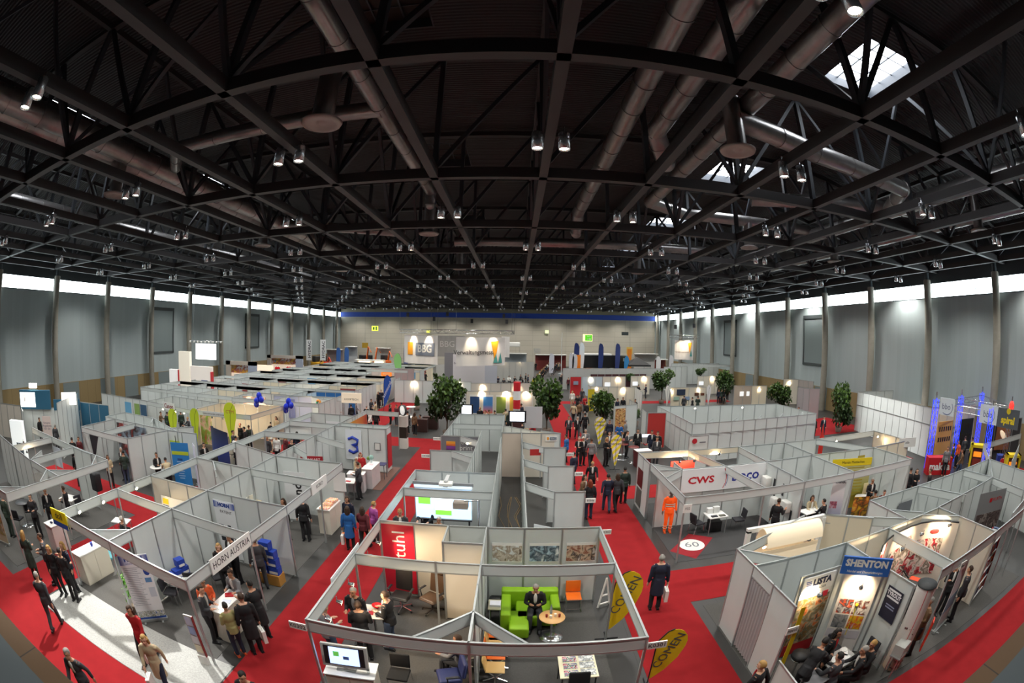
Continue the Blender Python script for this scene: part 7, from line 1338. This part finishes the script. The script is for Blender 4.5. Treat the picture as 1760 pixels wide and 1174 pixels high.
c = corners(695, 752.5, 580, 54.2, 51.2); t, o, L = banner(*c, 7.35, 4.0, 'hanging white banner with orange square and letter logo'); b = MB(); b.rbox(M('f0a020'), (-L*.3, -.06, 1.75), (.85, .04, 1.5), .12); b.build('logo_square', o); b = MB(); b.rbox(M('7c8494'), (L*.14, -.06, 1.72), (L*.55, .04, 1.5), .1); p = b.build('logo_plate', o); text('BBG', WHITE, 1.25, p, Tr(L*.14, -.09, 1.75), bold=.03)
c2 = corners(784, 868, 582, 51.2, 54.6); t, o, L = banner(*c2, 7.2, 3.9, 'hanging white banner with fair name and orange and teal triangles'); text('Verwaltungsmesse', M('3c3c42'), .72, o, Tr(-L*.13, -.06, 1.55), bold=.006)
b = MB(); b.sheet(M('f0a020'), [(-.55, 1.4), (.45, 1.5), (-.02, -.95)], .03, Tr(L*.29, -.05, 1.4)); b.sheet(M('4a9a98'), [(-.25, -1.2), (.35, -1.2), (.1, -.15)], .03, Tr(L*.29, -.08, 1.5)); b.sheet(M('4a9a98'), [(-.25, -1.2), (.3, -1.2), (.05, 0)], .03, Tr(L*.39, -.08, 1.5)); b.build('logo_triangles', o)
c3 = corners(752, 786, 582, 58.5, 58); t, o, L = banner(c3[0] - 1, c3[1], c3[2] + 1, c3[3], 7.3, 4.6, 'back of a hanging banner seen between the two front ones'); setattr(o.data, 'name', 'banner_cloth_shaded'); o.data.materials[0] = mat('banner_cloth_shaded', '9a9894', .8); text('BBG', M('c4c0bc'), 1.1, o, Tr(0, -.05, 1.6))  # greyer cloth colour carries the shade on the banner's unlit back
c4 = corners(862, 876, 584, 58, 57); t, o, L = banner(*c4, 7.3, 4.7, 'narrow end of the rear hanging banner at the right')
t = thing('banner_truss', 'silver square lighting truss holding the hanging banners', 'truss', (-8, 54, 7.6)); TR = [(c[0] + 8 - .6, c[1] - 54), (c[2] + 8, c[3] - 54.2), (c2[0] + 8, c2[1] - 54.2), (c2[2] + 8.8, c2[3] - 54.4), (c4[2] + 8.6, c4[3] - 53), (c3[0] + 7, c3[1] - 53.4)]
for i in range(6):
    p, q = V(*TR[i], 0), V(*TR[(i + 1) % 6], 0); b = MB()
    for dz in (0, .4): b.tube(STEEL, [p + V(0, 0, dz), q + V(0, 0, dz)], .04, 6)
    n = int((q - p).length/.5)
    for k in range(n): b.tube(STEEL, [p.lerp(q, k/n) + V(0, 0, .4*(k % 2)), p.lerp(q, (k + 1)/n) + V(0, 0, .4*((k + 1) % 2))], .018, 4)
    b.build('truss_beam', t); b = MB(); b.tube(M('505050'), [p + V(0, 0, .4), p + V(0, 0, 5.8)], .02, 4); b.build('cable', t)
for cc in (c, c2):
    for f in (.3, .75):
        x, y = cc[0] + (cc[2] - cc[0])*f, cc[1] + (cc[3] - cc[1])*f; nx, ny = (cc[3] - cc[1]), -(cc[2] - cc[0]); l = math.hypot(nx, ny); spot_on(x + nx/l*.9, y + ny/l*.9, 7.7, x, y, 6.4)
c5 = corners(1160, 1192, 578, 63, 61.5); t, o, L = banner(*c5, 7.2, 4.4, 'hanging white fair banner near the right wall with warm lamps'); text('Verwaltungsmesse', M('7a5a4a'), .28, o, Tr(-.3, -.05, 1.1)); b = MB(); b.sheet(M('f0a020'), [(-.3, 1.0), (.3, 1.1), (0, -.5)], .03, Tr(L*.32, -.05, 1.4)); b.sheet(M('4a9a98'), [(-.1, -.9), (.25, -.9), (.08, 0)], .03, Tr(L*.36, -.08, 1.4)); b.build('logo_triangles', o)
t = thing('banner_truss', 'silver lighting truss above the right hanging banner', 'truss', ((c5[0] + c5[2])/2, 62.2, 7.5)); b = MB()
for dz in (0, .4): b.tube(STEEL, [(-2.2, .5, dz), (2.2, -.5, dz)], .05, 6)
for k in range(10): b.tube(STEEL, [(-2.2 + .44*k, .5 - .1*k, .4*(k % 2)), (-1.76 + .44*k, .4 - .1*k, .4*((k + 1) % 2))], .02, 4)
b.build('truss_beam', t)
for s in (-1.6, 1.6): b = MB(); b.tube(M('505050'), [(s, -.2*s, .4), (s, -.2*s, 6)], .02, 4); b.build('cable', t)
for f in (.3, .7): spot_on(c5[0] + (c5[2] - c5[0])*f - .3, 61, 7.5, c5[0] + (c5[2] - c5[0])*f, 62.3, 6.3, 160)
# ================================================================ BACK OF THE HALL
def hung(px0, py0, px1, py1, Y, col, label, name='hanging_sign', cable=True, emit=0., cat='sign'):
    xa, za = atY(px0, py0, Y); xb, zb = atY(px1, py1, Y); b = MB(); m = M(col, .5, emit=emit) if emit else M(col, .5); b.box(m, xa, -.06, zb, xb, .06, za)
    o = b.build(name, loc=(0, Y, 0), label=label, cat=cat)
    if cable: b = MB(); x = (xa + xb)/2; b.tube(M('404040'), [(x, 0, za), (x, 0, 13.5)], .015, 4); b.build('cable', o)
    return o, xa, xb, za, zb
o, xa, xb, za, zb = hung(1002, 574.5, 1018, 587, 104, 'f0f0a8', 'large lit exit sign with green field and white arrow near the back wall', 'exit_sign', emit=.7)
b = MB(); b.box(M('50b818', emit=.5), xa + .5, -.08, zb + .15, xb - .1, -.065, za - .15); q = b.build('green_field', o); text('EXIT', WHITE, .42, q, Tr((xa + xb)/2 + .25, -.1, (za + zb)/2 + .35)); b = MB(); b.beam(WHITE, ((xa + xb)/2 - .2, -.1, (za + zb)/2 - .3), ((xa + xb)/2 + .6, -.1, (za + zb)/2 - .3), .12); b.sheet(WHITE, [(0, .25), (.35, 0), (0, -.25)], .03, Tr((xa + xb)/2 + .45, -.1, (za + zb)/2 - .3)); b.build('arrow', q)
o, xa, xb, za, zb = hung(639, 560, 650, 569, 104, 'd8e050', 'lit yellow green exit sign hanging at the back left', 'exit_sign', emit=.6); b = MB(); b.box(M('3a7a20'), xa + .3, -.08, zb + .3, (xa + xb)/2 - .1, -.065, za - .3); b.box(M('3a7a20'), (xa + xb)/2 + .2, -.08, zb + .2, xb - .3, -.065, za - .2); b.build('pictogram', o)
for a in ((733, 566.5, 739, 572.5, 108.9, 'e0e060', 'small yellow exit sign on the back wall above the hanging banners', 'exit_sign', False, .5), (937, 567.5, 943, 573, 108.9, 'd8e8b0', 'small pale exit sign on the back wall right of the banners', 'exit_sign', False, .5), (1068.5, 570.5, 1080, 576.5, 104, '303638', 'dark rectangular sign hanging at the back right', 'hanging_sign', True, 0.), (622.5, 589, 632.5, 598, 100, 'c09a28', 'yellow sign above the orange machines at the back left', 'hanging_sign', True, 0.), (1077, 596.5, 1087, 609, 98, 'd8b458', 'yellow sign board at the right end of the black truck', 'hanging_sign', True, 0.), (917.5, 598.5, 929, 607.5, 102, 'b8b8b0', 'pale grey board on the back wall', 'wall_board', False, 0.)): hung(*a)
for i, (px, py, Y) in enumerate(((701, 541, 72), (746, 548, 72), (769, 540, 72), (811, 552, 72), (866, 543, 72), (871, 553, 72), (1161, 562, 70), (1193, 560, 64))): hung(px - 2.2, py - 3.6, px + 2.2, py + 3.6, Y, '1c1c20', 'black loudspeaker box hung by a cable, %s' % ('leftmost over the letter banner', 'second over the letter banner', 'small one over the banner gap', 'over the fair name banner', 'right of the fair name banner, upper', 'right of the fair name banner, lower', 'left of the right hanging banner', 'right of the right hanging banner')[i], 'loudspeaker', True, 0., 'loudspeaker')
def car(px, py, Y, L, col, label, rz=0., h=1.5, name='car'):
    x, z = atY(px, py, Y); t = thing(name, label, 'car', (x, Y, 0), rz); m = mat('car_paint_' + col, col, .2, .2)
    prof = [(-.5, .25), (-.5, .55), (-.3, .62), (-.16, .98), (.2, 1.), (.36, .66), (.5, .55), (.5, .25)]
    b = MB(); b.sheet(m, [(a*L, c_*h) for a, c_ in prof][::-1], 1.7, Matrix.Identity(4)); b.build('car_body', t)
    b = MB(); b.sheet(M('15181c', .1), [(-.27*L, .66*h), (-.15*L, .94*h), (.18*L, .96*h), (.31*L, .68*h)][::-1], 1.73, Matrix.Identity(4)); b.build('window_glass', t)
    for sx in (-.32, .32):
        for sy in (-.8, .8): b = MB(); b.tube(BLACK, [(sx*L, sy - .1, .32), (sx*L, sy + .1, .32)], .32, 14); b.build('wheel', t)
car(1022, 633, 78, 4.6, 'b8c0c4', 'silver car parked in front of the black truck', .1); car(1054, 630, 78, 4.0, 'e4e4e2', 'white car with open tailgate right of the silver car', PI/2 - .4, 1.9); car(983, 632, 80, 4.8, 'a8b0b4', 'silver estate car behind the exhibit walls', .1); car(1010, 627, 84, 4.2, 'c86020', 'orange car partly behind the silver car'); car(1085, 633, 76, 4.2, 'd8d8d8', 'white car roof right of the white hatchback', .2); car(682, 636, 74, 4.4, 'e0e0e0', 'white car in the crowd below the green flag', .4); car(704, 638, 72, 4.4, 'c8ccd0', 'silver car in the crowd under the letter banner', -.2)
x, z = atY(1030, 620, 95); t = thing('truck', 'long black truck trailer with white roof edge near the back wall', 'truck', (x, 95, 0)); b = MB(); b.box(M('141416', .4), -5.6, -1.2, .9, 3.4, 1.2, 3.5); b.build('trailer', t); b = MB(); b.box(M('e0e0de'), -5.7, -1.25, 3.5, 2.4, 1.25, 3.8); b.build('roof_edge', t); b = MB(); b.rbox(M('16201c', .3), (4.6, 0, 1.9), (2.2, 2.4, 3.2), .2); b.build('cab', t); b = MB(); b.box(M('8898a0', .1), 4.9, -1.22, 2.3, 5.5, -1.2, 3.0); b.build('cab_window', t)
for sx in (-4.5, -3.3, 1.8, 4.4): b = MB(); b.tube(BLACK, [(sx, -1.25, .5), (sx, -.9, .5)], .5, 14); b.build('wheel', t)
x, z = atY(1095, 620, 86); t = thing('pavilion', 'black pointed pavilion tent near the back right', 'tent', (x, 86, 0)); b = MB(); b.add([V(-2.2, -2.2, 2.2), V(2.2, -2.2, 2.2), V(2.2, 2.2, 2.2), V(-2.2, 2.2, 2.2), V(0, 0, 3.6), V(-2.2, -2.2, 1.9), V(2.2, -2.2, 1.9), V(2.2, 2.2, 1.9), V(-2.2, 2.2, 1.9)], [(0, 1, 4), (1, 2, 4), (2, 3, 4), (3, 0, 4), (5, 6, 1, 0), (6, 7, 2, 1), (7, 8, 3, 2), (8, 5, 0, 3)], M('1a1a1c')); b.build('canopy', t)
for sx in (-2.1, 2.1):
    for sy in (-2.1, 2.1): b = MB(); b.tube(M('8a8a8a'), [(sx, sy, 0), (sx, sy, 2.2)], .03, 6); b.build('pole', t)
def machine(px, Y, label, col='d8641c', h=3.4):
    x, z = atY(px, 615, Y); t = thing('digger', label, 'machine', (x, Y, 0), random.uniform(-.5, .5)); m = M(col); b = MB(); b.rbox(m, (0, 0, 1.1), (2.4, 1.6, 1.2), .2); b.build('body', t); b = MB(); b.rbox(M('2a2a2c'), (-.3, 0, 2.2), (1.1, 1.3, 1.2), .12); b.build('cab', t); b = MB(); b.tube(m, [(.8, 0, 1.2), (1.3, 0, h), (2.1, 0, h - 1.2)], [.22, .16, .1], 8); b.build('boom', t)
    for sy in (-.75, .75): b = MB(); b.rbox(BLACK, (0, sy, .3), (2.4, .4, .6), .25); b.build('track', t)
machine(625, 92, 'orange machine with raised arm at the back left', h=4.6); machine(638, 93, 'second orange machine with pointed arm at the back left', h=4.4); machine(662, 94, 'orange digger right of the pale roofed stand at the back left', h=3.6); machine(557, 84, 'red and orange machine under the tall white banners', 'd84a2c', 2.6); machine(545, 83, 'yellow machine beside the tall white banners', 'd8a020', 2.6)
for x0, x1, Y, h, c, lab in ((614, 640, 76, 2.9, 'ddd6ca', 'white stand front with warm light at the back left, left one'), (642, 662, 76, 2.9, 'ddd6ca', 'white stand front with warm light at the back left, right one'), (648, 672, 98, 4.2, 'd0d4d0', 'pale long roofed stand at the back left'), (562, 590, 90, 4.0, 'b8a8a4', 'pinkish stand wall at the back left'), (596, 614, 92, 4.6, 'c4c8c8', 'pale grey stand wall behind the dark arm'), (920, 973, 98, 3.4, '8a3a36', 'red stand with shelves at the back behind the far crowd'), (1090, 1128, 94, 4.0, 'dcdcda', 'white rounded stand wall at the back right'), (1126, 1144, 84, 3.4, '7a3a32', 'brown red stand at the back right'), (868, 905, 88, 4.0, 'a8b0b4', 'grey low stand at the back right of the banners')):
    xa, xb = atY(x0, 615, Y)[0], atY(x1, 615, Y)[0]; t = thing('far_stand', lab, 'stand', ((xa + xb)/2, Y, 0)); w = abs(xb - xa)/2; b = MB(); b.box(M(c), -w, 0, 0, w, .2, h); b.build('front_wall', t); b = MB(); b.box(M('d8d8d4'), -w, -1.5, h - .15, w, .2, h); b.build('roof', t)
    if 'warm' in lab: b = MB(); b.box(mat('warm_strip', 'fff0d8', .4, emit=3., ecol='ffe8c0'), -w*.7, -.3, h - .6, w*.7, -.1, h - .3); b.build('light_strip', t)
b = MB(); x, z = atY(965, 620, 76); b.tube(WHITE, [(0, 0, 0), (0, 0, 8.0)], .06, 8); obj1(b, 'mast', 'thin white mast before the far crowd', 'mast', (x, 76, 0))
x, z = atY(868, 600, 88); b = MB(); b.rbox(WHITE, (0, 0, 4.6), (2.6, .4, .9), .3); b.beam(STEEL, (-1.2, 0, 3), (-1.2, 0, 4.4), .05); b.beam(STEEL, (1.2, 0, 3), (1.2, 0, 4.4), .05); obj1(b, 'projector_lamp', 'white lamp housing above the grey low stand', 'lamp', (x + 1.6, 88.2, 1.0))
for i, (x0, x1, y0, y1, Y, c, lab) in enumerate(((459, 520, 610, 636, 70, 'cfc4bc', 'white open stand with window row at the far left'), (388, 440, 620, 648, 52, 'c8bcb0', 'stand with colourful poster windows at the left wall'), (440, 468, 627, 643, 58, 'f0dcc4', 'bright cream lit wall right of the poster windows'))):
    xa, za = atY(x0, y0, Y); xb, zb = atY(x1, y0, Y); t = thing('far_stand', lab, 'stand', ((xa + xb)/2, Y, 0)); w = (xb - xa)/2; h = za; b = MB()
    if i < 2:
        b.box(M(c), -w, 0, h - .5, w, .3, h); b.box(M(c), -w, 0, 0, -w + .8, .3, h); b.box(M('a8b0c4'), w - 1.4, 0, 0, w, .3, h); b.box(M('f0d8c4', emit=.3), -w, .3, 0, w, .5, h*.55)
        b.build('frame', t); b = MB(); b.box(photo('window%d' % i, ['3a78b0', 'c8a038', '8a3a48', 'd8d8d8', '4a4a5a'], 1.2), -w + .6, .5, h*.5, w - 1.2, .6, h - .5); b.build('window_row', t)
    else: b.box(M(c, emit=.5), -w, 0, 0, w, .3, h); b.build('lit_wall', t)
# ================================================================ LIGHT
f = bpy.data.lights.new('flood_beam', 'SPOT'); f.energy = 9000; f.color = (1, .97, .92); f.spot_size = .62; f.spot_blend = .6; f.shadow_soft_size = .2
o = bpy.data.objects.new('flood_beam', f); COL.objects.link(o); o.location = (-15.5, 12, 12.7); o.rotation_euler = (Vector((-10.2, 4.9, 0)) - o.location).to_track_quat('-Z', 'Y').to_euler()
for l in LAMPS[:1]: l.data.energy = 520
f = f.copy(); f.energy = 5200; f.spot_size = .75
o = bpy.data.objects.new('flood_beam', f); COL.objects.link(o); o.location = (20.9, 28, 12.7); o.rotation_euler = (Vector((28.4, 25, 1.8)) - o.location).to_track_quat('-Z', 'Y').to_euler()
w = bpy.data.worlds.new('world'); SC.world = w; w.use_nodes = True
w.node_tree.nodes['Background'].inputs[0].default_value = (.75, .85, .9, 1); w.node_tree.nodes['Background'].inputs[1].default_value = .06
SC.view_settings.view_transform = 'Standard'; SC.view_settings.look = 'None'; SC.view_settings.exposure = .65; SC.view_settings.gamma = 1; SC.view_settings.use_curve_mapping = False
cy = SC.cycles
cy.use_denoising = True; cy.max_bounces = 4; cy.diffuse_bounces = 3; cy.use_adaptive_sampling = True; cy.adaptive_threshold = .03; cy.adaptive_min_samples = 16; cy.glossy_bounces = 2; cy.transmission_bounces = 4; cy.transparent_max_bounces = 6; cy.caustics_reflective = False; cy.caustics_refractive = False; cy.sample_clamp_indirect = 4
cy.use_light_tree = True
